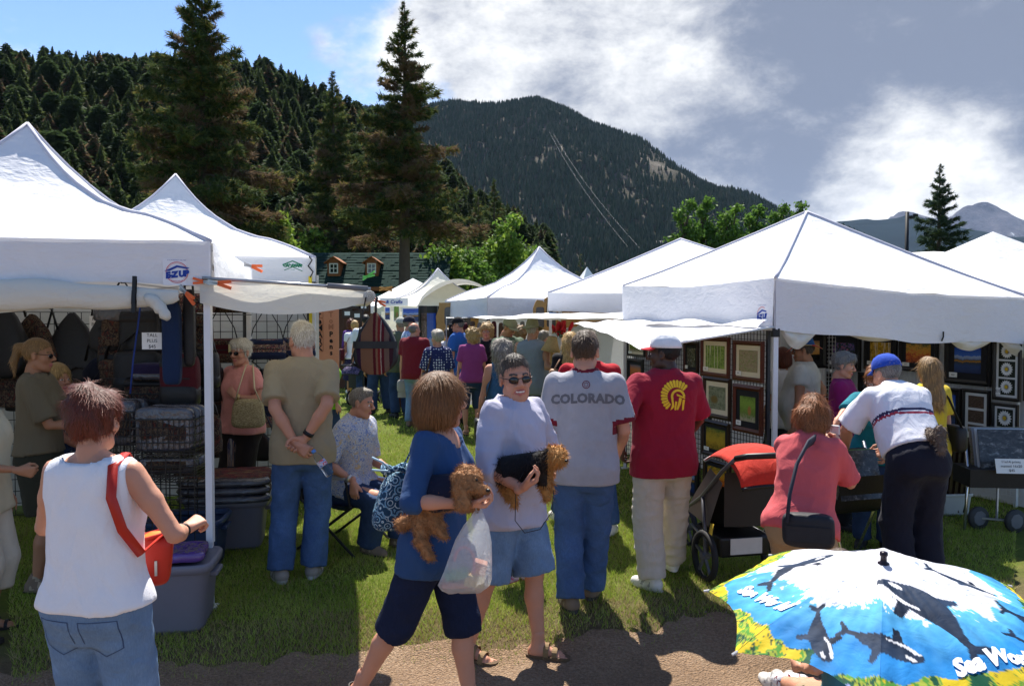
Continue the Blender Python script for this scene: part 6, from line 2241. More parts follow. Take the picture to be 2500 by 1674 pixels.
# --- picture stall
person('hatman','man in cream sleeveless tee wearing a blue hat with striped brim',UY(1962,7.9),1.72,R(62),
       dict(mat=cloth('cream_tee',(0.56,0.52,0.44)),sleeve='cap',hem=0.84,off=0.024,drape=1.0),dict(kind='pants',mat=J_DARK),'m','tan',('short','greybrown'),SH_BROWN,girth=1.22,belly=0.1,shw=1.05,R_=dict(p=(0.20,-0.06,1.00),pole=(1,-0.8,0),curl=0.6),head=(0.15,0.10,0),hat=dict(kind='hat',mats=[cloth('hat_blue',(0.02,0.09,0.28)),cloth('hat_cream',(0.55,0.42,0.2)),cloth('hat_red',(0.42,0.04,0.03))],stripe=True,wave=0.03,brim=0.06),seed=41,glasses='clear',res=0.010)
person('magenta','short grey-haired woman in magenta tee with a name badge',UY(2060,7.35),1.60,R(-118),
       dict(mat=cloth('magenta_tee',(0.24,0.012,0.11)),sleeve='short',hem=0.82),dict(kind='pants',mat=BLK),'f','pink',('pixie','saltgrey'),SH_BLACK,girth=1.12,head=(0.0,0.22,0),R_=dict(p=(0.12,0.25,1.0)),seed=42,res=0.010,strands=900,hscale=1.08)
person('teal','woman in teal tee and glasses bending towards the print bin',UY(2140,6.75),1.58,R(155),
       dict(mat=cloth('teal_shirt',(0.01,0.18,0.24)),sleeve='short',slen=0.7,hem=0.84),dict(kind='pants',mat=J_DARK),'f','pink',('pixie','copper'),SH_BLACK,girth=1.08,lean=0.42,R_=dict(at=(2020,1060,6.3),pole=(1,-0.5,0.3),curl=0.4),L_=dict(p=(-0.1,0.45,0.95)),head=(0,0.12,0),glasses='clear',seed=43,res=0.010,strands=900,hscale=1.08)
person('yellow','woman with long blonde hair in a yellow tee at the pictures',UY(2268,6.85),1.59,0.15,
       dict(mat=cloth('yellow_tee',(0.62,0.46,0.035)),sleeve='short',slen=0.7,hem=0.74,drape=1.0),dict(kind='shorts',len=1.5,mat=J_MID,name='rolled_jeans'),'f','pink',('long','darkblonde'),dict(kind='sandal',thin=True,mats=[M('flipflop',(0.5,0.2,0.15)),M('flipflop_sole',(0.35,0.12,0.1))]),girth=1.02,head=(0.1,0.1,0),seed=44,res=0.010,strands=1400)
person('postlady','woman in pale tee half hidden behind the tent post, dark shoulder bag',UY(1908,8.75),1.60,R(35),
       dict(mat=cloth('pale_tee',(0.52,0.48,0.46)),sleeve='short',hem=0.80),dict(kind='pants',mat=BLK),'f','tan',('bob','auburn'),SH_BLACK,girth=1.1,seed=45,res=0.011)
person('redfan','person in red tee with yellow trim behind the grey-tee man, hand at the face',UY(1440,7.0),1.72,0.1,
       dict(mat=[cloth('red_tee',(0.42,0.010,0.020)),cloth('gold_trim',(0.65,0.42,0.03))],sleeve='short',hem=0.80,swid=0.085,slen=0.8,zones=lambda q,c,arm: np.where(np.minimum(*[np.abs((c - (arm[s][0] + (arm[s][1] - arm[s][0]) * 0.78)) @ ((arm[s][1] - arm[s][0]) / np.linalg.norm(arm[s][1] - arm[s][0]))) + 10 * (np.abs(q[:,0]) < 0.17) for s in (1,-1)]) < 0.02,1,0)),dict(kind='pants',mat=J_MID,name='jeans'),'m','pink',('short','brown'),SH_WHITE,girth=1.05,shw=1.15,R_=dict(at=(1482,915,7.0),pole=(1,-0.2,-0.8),curl=0.6,f=(-0.3,0.1,1)),feet={1: dict(at=(1492,1305),yaw=-0.4),-1: dict(at=(1362,1282),yaw=0.3)},seed=46,res=0.010)
person('kid','small child with pink sneakers hidden behind the man holding the terrier',UY(1262,5.75),1.05,0.1,
       dict(mat=cloth('kid_pink',(0.5,0.12,0.2)),sleeve='short',hem=0.85),dict(kind='pants',mat=J_DARK),'f','pink',('bob','brown'),dict(kind='sneaker',mats=[M('shoe_pinkwhite',(0.6,0.4,0.45)),M('sole_pink',(0.62,0.12,0.22))]),feet={-1: dict(at=(1236,1440),yaw=-0.9),1: dict(p=(0.09,0.02,0))},hscale=1.35,seed=47,res=0.011)
# --- the crowd along the aisle
def crowd(key,label,u,y,h,rz,top,bottom,**k):
 k.setdefault('res',0.0135)
 k.setdefault('shoes',SH_BLACK)
 return person(key,label,UY(u,y),h,R(rz),top,bottom,**k)
TEE = lambda m,**k: dict(dict(mat=m,sleeve='short',hem=0.80,off=0.022,drape=0.95),**k)
PNT = lambda m,**k: dict(dict(kind='pants',mat=m),**k)
crowd('maroon','balding grey man in maroon polo and light jeans with back turned',1012,13.9,1.78,-18,TEE(cloth('maroon_polo',(0.17,0.012,0.022)),collar=0.04),PNT(J_LIGHT),hair=('bald','saltgrey'),skin='pink',girth=1.12,shw=1.1,head=(-0.5,0,0),seed=51,shoes=SH_BROWN)
crowd('dots','silver-haired woman in navy polka-dot blouse and black trousers',1068,12.2,1.67,12,TEE(dots('navy_dots',(0.020,0.026,0.10),(0.62,0.62,0.68),26,0.30),hem=0.72,swid=0.088,slen=0.95),PNT(BLK),sex='f',skin='pink',hair=('pixie','silver'),girth=1.24,seed=52,head=(0.6,0,0),strands=700,hscale=1.1)
crowd('curls','woman with curly blonde hair in magenta tee',1152,12.9,1.69,15,TEE(cloth('orchid_tee',(0.26,0.045,0.17)),hem=0.86),dict(kind='shorts',len=1.02,mat=J_DARK),sex='f',skin='pink',hair=('curly','blonde'),girth=1.08,seed=53,head=(0.7,0,0),shoes=SANDAL_B,strands=900,hscale=1.05)
crowd('denimdress','woman with long wavy grey hair in sleeveless denim dress',1226,8.6,1.63,5,dict(mat=denim('denim_dress',(0.035,0.10,0.20)),sleeve='none',hem=0.80,backdip=0.05,off=0.02,drape=1.0,armhole=0.12,name='dress_top'),dict(kind='skirt',mat=_MATS['denim_dress'],hem=0.30,flare=0.09),sex='f',skin='pink',hair=('longcurly','grey'),girth=1.18,seed=54,res=0.010,strands=2200,hscale=1.10,R_=dict(p=(0.2,0.2,0.95)),shoes=SANDAL)
crowd('greencap','man in grey-green tee and pale cap far down the aisle',978,15.2,1.86,30,TEE(cloth('greygreen_tee',(0.085,0.10,0.065))),PNT(J_DARK),skin='tan',hair=('short','grey'),seed=55,hat=dict(kind='cap',mat=cloth('stone_cap',(0.35,0.36,0.32))),girth=1.1)
crowd('plaidcap','man in navy cap and pale blue shirt turning to the right',1000,14.7,1.88,-75,TEE(pattern('plaid_shirt',[(0.3,0.4,0.6),(0.55,0.6,0.7),(0.2,0.3,0.5)],20),collar=0.04),PNT(J_DARK),skin='pink',hair=('short','grey'),seed=56,hat=dict(kind='cap',mat=cloth('navy_cap',(0.02,0.022,0.04))))
crowd('blueshirt','man in bright blue shirt with black cap facing left',1118,14.2,1.86,70,TEE(cloth('azure_shirt',(0.03,0.13,0.42)),collar=0.04),PNT(J_DARK),skin='pink',hair=('short','saltgrey'),seed=57,hat=dict(kind='cap',mat=cloth('black_cap',(0.012,0.012,0.014))),head=(0.2,0.15,0),girth=1.1,glasses='sun')
crowd('whiteback','person in white shirt seen between the navy dots and the blue shirt',1093,15.4,1.66,10,TEE(cloth('plain_white',(0.7,0.7,0.72))),PNT(J_DARK),sex='f',skin='pink',hair=('pixie','brown'),seed=58)
crowd('blacksweater','woman with short blonde curls and glasses in black sweater facing us',1188,13.4,1.76,172,dict(mat=BLK,sleeve='long',hem=0.8,vneck=0.06,off=0.02),PNT(BLK),sex='f',skin='pink',hair=('curly','blonde'),glasses='clear',seed=59,girth=1.05,res=0.012,hscale=1.05)
crowd('camocap','bearded man in sage shirt and pale cap looking down',1238,11.6,1.85,-150,TEE(cloth('sage_shirt',(0.10,0.145,0.105)),swid=0.09,slen=0.9,collar=0.04),PNT(J_DARK),skin='tan',hair=('short','grey'),seed=60,hat=dict(kind='cap',mat=cloth('camo_cap',(0.27,0.28,0.20))),head=(0.3,0.45,0),girth=1.15,lean=0.08,R_=dict(p=(0.1,0.3,1.05)))
crowd('behindcurls','curly brown-haired woman peering between the cap and the bush hat',1268,13.0,1.72,20,TEE(cloth('plum_tee',(0.12,0.05,0.08))),PNT(BLK),sex='f',skin='pink',hair=('curly','darkblonde'),seed=61)
crowd('bushhat','man in grey sleeveless tee and olive bush hat at the stall',1300,10.9,1.82,-22,dict(mat=cloth('slate_tank',(0.21,0.24,0.255)),sleeve='none',hem=0.80,off=0.02,drape=0.9,armhole=0.17),PNT(J_DARK),skin='tan',hair=('short','silver'),girth=1.15,shw=1.08,seed=62,hat=dict(kind='hat',mats=[cloth('bush_hat',(0.20,0.19,0.095))],brim=0.05,wave=0.02),R_=dict(at=(1385,895,10.6),pole=(0.6,-0.4,-1),curl=0.5),head=(-0.15,0.1,0),res=0.012)
crowd('pinkfar','person in pale pink behind the bush hat man',1328,12.7,1.66,-60,TEE(cloth('palepink',(0.55,0.25,0.28))),PNT(J_DARK),sex='f',skin='pink',hair=('pixie','grey'),seed=63)
crowd('blacktop','woman with wavy blonde hair in black top with a cream strap',1392,9.6,1.69,-12,dict(mat=BLK,sleeve='cap',hem=0.82,off=0.02),PNT(BLK),sex='f',skin='tan',hair=('longcurly','blonde'),girth=1.0,seed=64,res=0.012,strands=1500,head=(0.2,0.05,0))
crowd('whitetop','short-haired blonde woman in white top and navy shorts, walking',866,18.0,1.80,20,TEE(cloth('far_white',(0.7,0.7,0.74)),sleeve='cap',hem=0.92),dict(kind='shorts',len=1.0,mat=cloth('navy_shorts',(0.02,0.018,0.07)),rad=(0.11,0.11,0.1,0.1)),sex='f',skin='tan',hair=('pixie','blonde'),girth=1.05,seed=65,shoes=SH_WHITE,feet={1: dict(p=(0.1,-0.15,0)),-1: dict(p=(-0.1,0.2,0))})
crowd('purple','person in purple shirt farther down the aisle',858,20.0,1.82,-20,TEE(cloth('purple_tee',(0.09,0.025,0.20)),sleeve='long'),PNT(BLK),sex='f',skin='tan',hair=('curly','auburn'),seed=66,shoes=SH_WHITE)
crowd('bandana','dark-haired person in white shirt behind the hanging pack',893,17.0,1.93,10,TEE(cloth('far_white2',(0.66,0.68,0.72))),PNT(J_DARK),skin='tan',hair=('short','black'),seed=67)
crowd('jeansman','person in dark jeans standing behind the hanging teardrop pack',925,15.8,1.72,25,TEE(cloth('far_blue',(0.06,0.09,0.16))),PNT(J_DARK,rad=(0.10,0.09,0.085,0.09)),skin='tan',hair=('short','brown'),seed=68,girth=1.1,feet={1: dict(p=(0.2,0.05,0)),-1: dict(p=(-0.15,-0.05,0))})
crowd('tunic','woman in cream spotted tunic and brown trousers beside the pack',960,16.2,1.62,5,dict(mat=dots('spotted_tunic',(0.50,0.46,0.32),(0.03,0.03,0.02),22,0.22),sleeve='short',hem=0.56,off=0.03,drape=1.0,name='tunic'),PNT(cloth('choc_slacks',(0.05,0.02,0.015))),sex='f',skin='pink',hair=('bob','brown'),seed=69)
crowd('lime','person in lime green shirt beyond the left booth',800,10.2,1.58,-60,TEE(cloth('lime_tee',(0.22,0.50,0.03))),PNT(J_DARK),sex='f',skin='pink',hair=('bob','blonde'),seed=70)
# --- prints on the shirts
def shirt_print(key,V,F,mat,zc,xc=0.0,name='print',back=True,scale=1.0):
 P = PEOPLE[key]
 k = P['k']
 c = P['fwd']((xc,-0.2 if back else 0.2,zc)) * k
 r_,u_ = ((1,0,0),(0,0,1)) if back else ((-1,0,0),(0,0,1))
 return wrap(name,V * scale,F,mat,P['top'],c,r_,u_,0.003)
_v,_f = text_mesh('COLORADO',0.078,bold=0.004,spacing=1.05)
_v[:,1] += 0.016 * np.cos(_v[:,0] / 0.2 * 1.5)
shirt_print('colorado',_v,_f,M('print_grey',(0.13,0.13,0.15)),1.325,0.02,'lettering')
def ring2(r0,r1,n=22,a0=0,a1=2 * math.pi,c=(0,0)):
 V = [(c[0] + r * math.cos(a0 + (a1 - a0) * i / n),c[1] + r * math.sin(a0 + (a1 - a0) * i / n),0) for i in range(n + 1) for r in (r0,r1)]
 return V,[(2 * i,2 * i + 1,2 * i + 3,2 * i + 2) for i in range(n)]
_b = MB()
_b.raw(*ring2(0.020,0.024))
for i in range(8):
 a = i * math.pi / 4
 _b.raw([(0.008 * math.cos(a - .3),0.008 * math.sin(a - .3),0),(0.019 * math.cos(a),0.019 * math.sin(a),0),(0.008 * math.cos(a + .3),0.008 * math.sin(a + .3),0)],[(0,1,2)])
shirt_print('colorado',np.concatenate(_b.V),_b.F,_MATS['maroon_trim'],1.425,0.01,'emblem')
def helmet():
 """plumed helmet in profile looking right: feathered crest, helmet bowl, cheek guard and face bars"""
 b = MB()
 for i in range(15):
  a0 = R(38 + i * 13.2)
  a1 = R(38 + i * 13.2 + 11)
  am = (a0 + a1) / 2
  r0,r1 = 0.062,0.105 - 0.004 * (i > 9)
  b.raw([(r0 * math.cos(a0),r0 * math.sin(a0),0),(r1 * math.cos(a0),r1 * math.sin(a0),0),((r1 + 0.008) * math.cos(am),(r1 + 0.008) * math.sin(am),0),(r1 * math.cos(a1),r1 * math.sin(a1),0),(r0 * math.cos(a1),r0 * math.sin(a1),0)],[(0,1,2,3,4)])
 b.raw(*ring2(0.034,0.050,16,R(0),R(205),(0.012,0.0)))
 b.raw([(-0.036,-0.012,0),(-0.022,-0.014,0),(-0.012,-0.070,0),(-0.040,-0.092,0),(-0.030,-0.052,0)],[(0,4,1),(4,3,2,1)])
 b.raw([(0.002,0.020,0),(0.062,-0.006,0),(0.060,-0.016,0),(0.004,0.006,0)],[(3,2,1,0)])
 b.raw([(0.020,-0.004,0),(0.038,-0.012,0),(0.034,-0.050,0),(0.016,-0.090,0),(0.002,-0.088,0),(0.012,-0.046,0)],[(5,2,1,0),(4,3,2,5)])
 b.raw([(0.044,-0.020,0),(0.062,-0.022,0),(0.058,-0.090,0),(0.044,-0.096,0)],[(3,2,1,0)])
 b.raw([(-0.008,-0.030,0),(0.006,-0.034,0),(0.000,-0.092,0),(-0.012,-0.088,0)],[(3,2,1,0)])
 return np.concatenate(b.V),b.F
_v,_f = helmet()
shirt_print('trojan',_v,_f,M('gold_print',(0.78,0.50,0.03)),1.335,0.035,'emblem')
def back_pockets(key,zc,dx,w=0.066,hh=0.075):
 """patch pockets and seams on the seat of the jeans"""
 P = PEOPLE[key]
 k = P['k']
 m = M('denim_stitch',(0.045,0.075,0.15),0.9,0.2)
 for s in (-1,1):
  b = MB()
  o = [(-w,hh),(w,hh),(w,-hh * 0.55),(0,-hh),(-w,-hh * 0.55)]
  t_ = 0.0035
  i_ = [(x * (1 - t_ / w),y * (1 - t_ / hh)) for x,y in o]
  b.raw([(x,y,0) for x,y in o] + [(x,y,0) for x,y in i_],[(j,(j + 1) % 5,5 + (j + 1) % 5,5 + j) for j in range(5)])
  c = np.array(P['fwd']((s * dx,-0.2,zc))) * k
  wrap('pocket_seam',np.concatenate(b.V),b.F,m,P['bottom'],c,(1,0,0),(0,0,1),0.002)
back_pockets('tank',0.80,0.088)
back_pockets('colorado',0.86,0.088,0.06,0.065)
def wrist_band(key,s,name,mat,w=0.012,r=0.034,f=0.10):
 P = PEOPLE[key]
 a,b,c = P['arm'][s]
 d = (c - b) / np.linalg.norm(c - b)
 p = c - d * f * 0.4
 o = link(name,MB().tube([Vector((p - d * w / 2) * P['k']),Vector((p + d * w / 2) * P['k'])],r * P['k'],16).mesh(True),mat,P['obj'])
 return o
wrist_band('khaki',1,'watch',BLACKP,0.024,0.036)
wrist_band('tank',1,'bracelet',BLACKP,0.008,0.032)
wrist_band('trojan',-1,'bracelet',M('silver_band',(0.5,0.5,0.5),0.3,0.1,metal=0.8),0.022,0.036)
wrist_band('pink',-1,'watch',M('gold_watch',(0.6,0.45,0.2),0.3,0.1,metal=0.6),0.018,0.031)
wrist_band('seated',1,'watch',_MATS['silver_band'],0.022,0.036)
wrist_band('polo',1,'watch',_MATS['silver_band'],0.022,0.036)
wrist_band('hatman',1,'watch',BLACKP,0.024,0.036)
# ------------------------------------------------------------------ goods and small things
def sp(v,e):
 return math.copysign(abs(v) ** e,v)
def superell(w,d,h,e1=0.4,e2=0.4,nu=20,nv=12,c=(0,0,0),lum=None):
 V,F = [],[]
 for j in range(nv + 1):
  b = -math.pi / 2 + math.pi * j / nv
  for i in range(nu):
   a = 2 * math.pi * i / nu
   V.append((c[0] + w / 2 * sp(math.cos(b),e1) * sp(math.cos(a),e2),c[1] + d / 2 * sp(math.cos(b),e1) * sp(math.sin(a),e2),c[2] + h / 2 * sp(math.sin(b),e1)))
 for j in range(nv):
  for i in range(nu):
   F.append((j * nu + i,j * nu + (i + 1) % nu,(j + 1) * nu + (i + 1) % nu,(j + 1) * nu + i))
 V = np.array(V)
 if lum:
  V = V * (1 + lum(V[:,0],V[:,1],V[:,2]))[:,None]
 return V,F
WIRE = M('black_wire',(0.012,0.012,0.013),0.4,0.1)
LEATHER = M('black_leather',(0.014,0.013,0.014),0.45,0.3,20,0.2,60)
TAPESTRY = pattern('tapestry',[(0.10,0.06,0.05),(0.28,0.20,0.14),(0.03,0.035,0.07),(0.22,0.05,0.04),(0.40,0.34,0.26)],34,0.6)
TAPESTRY2 = pattern('tapestry_dark',[(0.04,0.025,0.02),(0.12,0.08,0.05),(0.02,0.018,0.02),(0.10,0.03,0.02)],30,0.8)
MAROON = cloth('maroon_canvas',(0.065,0.008,0.014))
NAVY = cloth('navy_canvas',(0.012,0.018,0.05))
PLASTIC = M('clear_wrap',(0.055,0.055,0.07),0.16,0.7,14,1.0,26,spec=0.9)
def face(d):
 """rotation so that local -Y looks along d"""
 return math.atan2(d.y,d.x) + math.pi / 2
def gridwall(label,p0,p1,z0,z1,step=0.10,group='black wire display panels'):
 p0,p1 = Vector((p0[0],p0[1],0)),Vector((p1[0],p1[1],0))
 L = (p1 - p0).length
 d = (p1 - p0).normalized()
 t = thing('gridwall',label,'display panel',(p0.x,p0.y,gzf(p0.x,p0.y)),math.atan2(d.y,d.x),group)
 b = MB()
 n = int(L / step)
 for i in range(n + 1):
  b.bar((i * L / n,0,z0),(i * L / n,0,z1),0.006)
 m = int((z1 - z0) / step)
 for j in range(m + 1):
  b.bar((0,0.005,z0 + (z1 - z0) * j / m),(L,0.005,z0 + (z1 - z0) * j / m),0.006)
 b.build('wire_grid',WIRE,t)
 f = MB()
 for x in (0,L):
  f.bar((x,0,0),(x,0,z1),0.018)
 f.build('frame',WIRE,t)
 return t
def bag(label,c,w,h,d,m1,m2=None,strap=0.3,rz=0.0,tilt=0.0,kind='shoulder',name='handbag',flap=True,tagc=False,group='bags hanging in the left booth',peak=0.0,open_strap=None):
 c = Vector(c)
 t = thing(name,label,'bag',c,rz,group)
 V,F = superell(w,d,h,0.35,0.45,22,14,lum=lump(int(abs(c.x * 999)),0.015,25))
 ztop = h / 2
 if kind == 'drop':
  z = (V[:,2] + h / 2) / h
  s = np.interp(z,[0,0.15,0.45,0.8,1.0],[0.62,0.95,1.0,0.55,0.12])
  V[:,0] *= s
  V[:,1] *= np.interp(z,[0,0.4,1],[0.9,1,0.35])
 link('body',mesh_np(V,F,True),m1,t)
 if m2 is not None and kind != 'drop':
  V2,F2 = superell(w * 1.03,d * 1.05,h * 0.42,0.3,0.45,22,8,(0,0,-h * 0.30))
  link('base_panel',mesh_np(V2,F2,True),m2,t)
 if flap and kind != 'drop':
  MB().grid(lambda a,b: (-w * 0.44 + w * 0.88 * a,-d / 2 * 1.05 * math.sin(math.pi * min(1,b * 0.62)) - 0.004 + (d * 0.3 * (1 - b) if b < 0.3 else 0),h / 2 * 1.02 - h * 0.35 * max(0,b - 0.25)),10,8).build('flap',m2 or m1,t,True)
  MB().bar((-w * 0.36,-d / 2 * 1.03,h * 0.02),(w * 0.36,-d / 2 * 1.03,h * 0.02),0.008).build('zip',BLACKP,t)
 if strap:
  pk = (peak,0.0,h / 2 + strap)
  for s in (-1,1):
   b = MB()
   b.tube([(s * w * 0.46,0,h * 0.30),(s * w * 0.36 + peak * 0.3,0,h / 2 + strap * 0.35),(s * 0.02 + peak,0,h / 2 + strap)],0.016,6,True,0.005)
   b.build('strap',LEATHER,t,True)
  MB().tube([(peak,0.05,h / 2 + strap),(peak,-0.02,h / 2 + strap - 0.004),(peak,-0.03,h / 2 + strap + 0.012)],0.004,5).build('hook',WIRE,t)
 if tagc:
  MB().box((w * 0.30,-d / 2 - 0.01,h * 0.1),(0.035,0.002,0.075)).build('price_tag',M('tag_yellow',(0.7,0.62,0.3)),t)
 return t
def card(label,u,v,y,w,h,lines,size,rz=0.0,name='price_sign'):
 t = thing(name,label,'sign',at(u,v,y),rz)
 MB().box((0,0,0),(w,0.004,h)).build('card',PAPER,t)
 n = len(lines)
 for i,s in enumerate(lines):
  flat_text('lettering',s,size,BLACKINK,t,(0,-0.003,(n - 1) / 2 * size * 1.15 - i * size * 1.15),(1,0,0),(0,0,1),0.001)
 return t
# --- left booth: back wall and display panels
def tarp(label,p0,p1,z0,z1,mat=None):
 p0,p1 = Vector((p0[0],p0[1],0)),Vector((p1[0],p1[1],0))
 t = thing('tent_wall',label,'tent wall',((p0.x + p1.x) / 2,(p0.y + p1.y) / 2,0))
 o = t.location
 d = (p1 - p0).normalized()
 MB().grid(lambda a,b: (p0.lerp(p1,a).x - o.x - d.y * 0.02 * math.sin(14 * a + 2 * b),p0.lerp(p1,a).y - o.y + d.x * 0.02 * math.sin(14 * a + 2 * b),z0 + (z1 - z0) * b),24,10).build('cloth',mat or CANVAS,t,True)
 return t
_bk = FR2 - EX2 * 3.6 - EY2 * 0.0
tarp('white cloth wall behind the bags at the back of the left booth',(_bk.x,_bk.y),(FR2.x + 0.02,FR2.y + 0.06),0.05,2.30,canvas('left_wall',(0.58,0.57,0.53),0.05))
_lw0,_lw1 = FL1 + EX1 * 0.05,FL1 + EX1 * 0.05 + EY1 * 3
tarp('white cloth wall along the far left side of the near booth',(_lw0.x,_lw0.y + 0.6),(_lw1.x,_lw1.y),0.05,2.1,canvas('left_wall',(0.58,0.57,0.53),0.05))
_g = lambda u,y: (X(u,y),y)
gridwall('wire panel right of the near post where the patterned handbags hang',_g(600,8.15),_g(752,8.42),0.25,1.92)
gridwall('wire panel between the near post and the pink blouse woman',_g(478,7.75),_g(596,8.05),0.2,1.92)
gridwall('wire panel at the back of the booth behind the ponytailed woman',_g(-40,6.95),_g(232,7.25),0.15,1.90)
gridwall('dense wire panel in the middle of the booth, left of the near post',_g(236,6.35),_g(500,6.1),0.05,1.88,0.075)
gridwall('low wire panel behind the grey tub',_g(330,5.35),_g(505,5.42),0.05,0.95,0.075)
# --- bags
bag('patterned shoulder bag with navy base on the right wire panel',at(652,852,8.12),0.36,0.20,0.12,TAPESTRY,NAVY,0.30,0.2)
bag('patterned shoulder bag partly behind the tan polo man',at(728,848,8.3),0.34,0.20,0.12,TAPESTRY,NAVY,0.30,0.2)
bag('maroon shoulder bag with yellow tag right of the near post',at(540,855,7.65),0.34,0.22,0.14,MAROON,TAPESTRY2,0.28,0.1,tagc=True)
bag('tapestry duffel with cream handle on the top rack right of the post',at(560,738,7.45),0.42,0.19,0.2,TAPESTRY2,None,0.0,0.1,tagc=True)
bag('tapestry duffel with yellow tag on the top rack left of the post',at(474,740,7.2),0.34,0.17,0.2,TAPESTRY,None,0.0,0.1,tagc=True)
bag('small dark pouch bag on the right panel below the patterned bag',at(660,1005,8.15),0.22,0.30,0.1,NAVY,TAPESTRY,0.3,0.2)
bag('striped tall bag low beside the near post',at(585,1120,7.3),0.20,0.42,0.14,pattern('stripe_bag',[(0.03,0.03,0.05),(0.35,0.22,0.15),(0.05,0.05,0.10),(0.30,0.28,0.26)],7,0.2,(6,1,0.3)),NAVY,0.15,0.1,flap=False)
bag('black sling pack hanging at the left picture edge',at(8,830,6.6),0.40,0.62,0.16,LEATHER,None,0.12,0.0,kind='drop',name='sling_pack')
bag('black sling pack with tapestry front behind the ponytailed woman',at(80,862,6.85),0.46,0.66,0.16,TAPESTRY2,None,0.10,0.0,kind='drop',name='sling_pack')
bag('black sling pack hanging right of the ponytailed woman',at(178,858,6.9),0.46,0.66,0.16,LEATHER,None,0.10,0.0,kind='drop',name='sling_pack')
bag('brown tapestry sling pack low behind the blonde girl',at(190,1000,6.8),0.36,0.50,0.14,TAPESTRY2,None,0.1,0.0,kind='drop',name='sling_pack')
bag('maroon backpack hanging just left of the near post',at(440,925,5.75),0.26,0.36,0.14,MAROON,LEATHER,0.22,0.0,name='backpack')
bag('long blue denim quilted bag hanging below the rolled tent wall',at(420,838,5.3),0.115,0.54,0.09,cloth('quilt_denim',(0.012,0.026,0.07)),None,0.05,0.1,kind='tall',flap=False)
bag('black strap bundle hanging beside the denim bag',at(462,800,5.35),0.07,0.50,0.05,LEATHER,None,0.1,0.0,flap=False)
bag('dark stuffed bag low on the middle rack',at(380,960,6.0),0.42,0.24,0.2,TAPESTRY2,LEATHER,0.0,0.0)
bag('dark tapestry tote on the middle rack behind the price sign',at(300,850,6.2),0.36,0.34,0.12,TAPESTRY2,LEATHER,0.18,0.0)
bag('black tote at the top of the middle rack',at(335,765,6.2),0.62,0.14,0.24,PLASTIC,None,0.0,0.0,flap=False)
bag('violet wrapped tote halfway down the middle rack',at(400,905,5.95),0.42,0.12,0.2,cloth('violet_cloth',(0.02,0.014,0.05)),PLASTIC,0.0,0.0,flap=False)
bag('black satchel behind the knees of the pink blouse woman',at(545,1000,7.6),0.26,0.22,0.12,LEATHER,TAPESTRY2,0.2,0.1)
bag('dark round bag beside the pink blouse woman',at(520,1080,7.4),0.30,0.26,0.14,TAPESTRY2,None,0.15,0.1)
_xr = random.Random(12)
_ADJ = ['black','brown','black and brown','navy','patterned','dark']
_MT = [LEATHER,TAPESTRY2,LEATHER,cloth('ink_canvas',(0.008,0.010,0.022)),TAPESTRY2,LEATHER]
_SPOT = [(262,812,6.2),(300,800,6.15),(345,812,6.1),(250,905,6.2),(290,925,6.1),(338,905,6.05),(262,985,6.15),(478,820,6.4),(488,900,6.3),(478,985,6.2),(492,1060,6.1),(60,960,6.8),(120,1010,6.7),(20,950,6.7),(508,935,7.3),(640,930,8.1),(690,940,8.15),(610,950,8.05),(640,1090,7.9),(470,1120,6.2)]
for _i,(_u,_v,_y) in enumerate(_SPOT):
 _k = _i % 6
 bag('%s hanging bag, %s of the extra row %s' % (_ADJ[_k],['first','second','third','fourth','fifth','sixth','seventh'][_i % 7],['high on the middle rack','low on the middle rack','on the right-hand racks'][min(2,_i // 7)]),at(_u,_v,_y),0.26 + 0.08 * _xr.random(),0.24 + 0.12 * _xr.random(),0.12,_MT[_k],_MT[(_k + 3) % 6],0.12 + 0.1 * _xr.random(),_xr.uniform(-0.3,0.3),flap=_xr.random() < 0.6,kind='drop' if _i % 3 == 0 else 'shoulder')
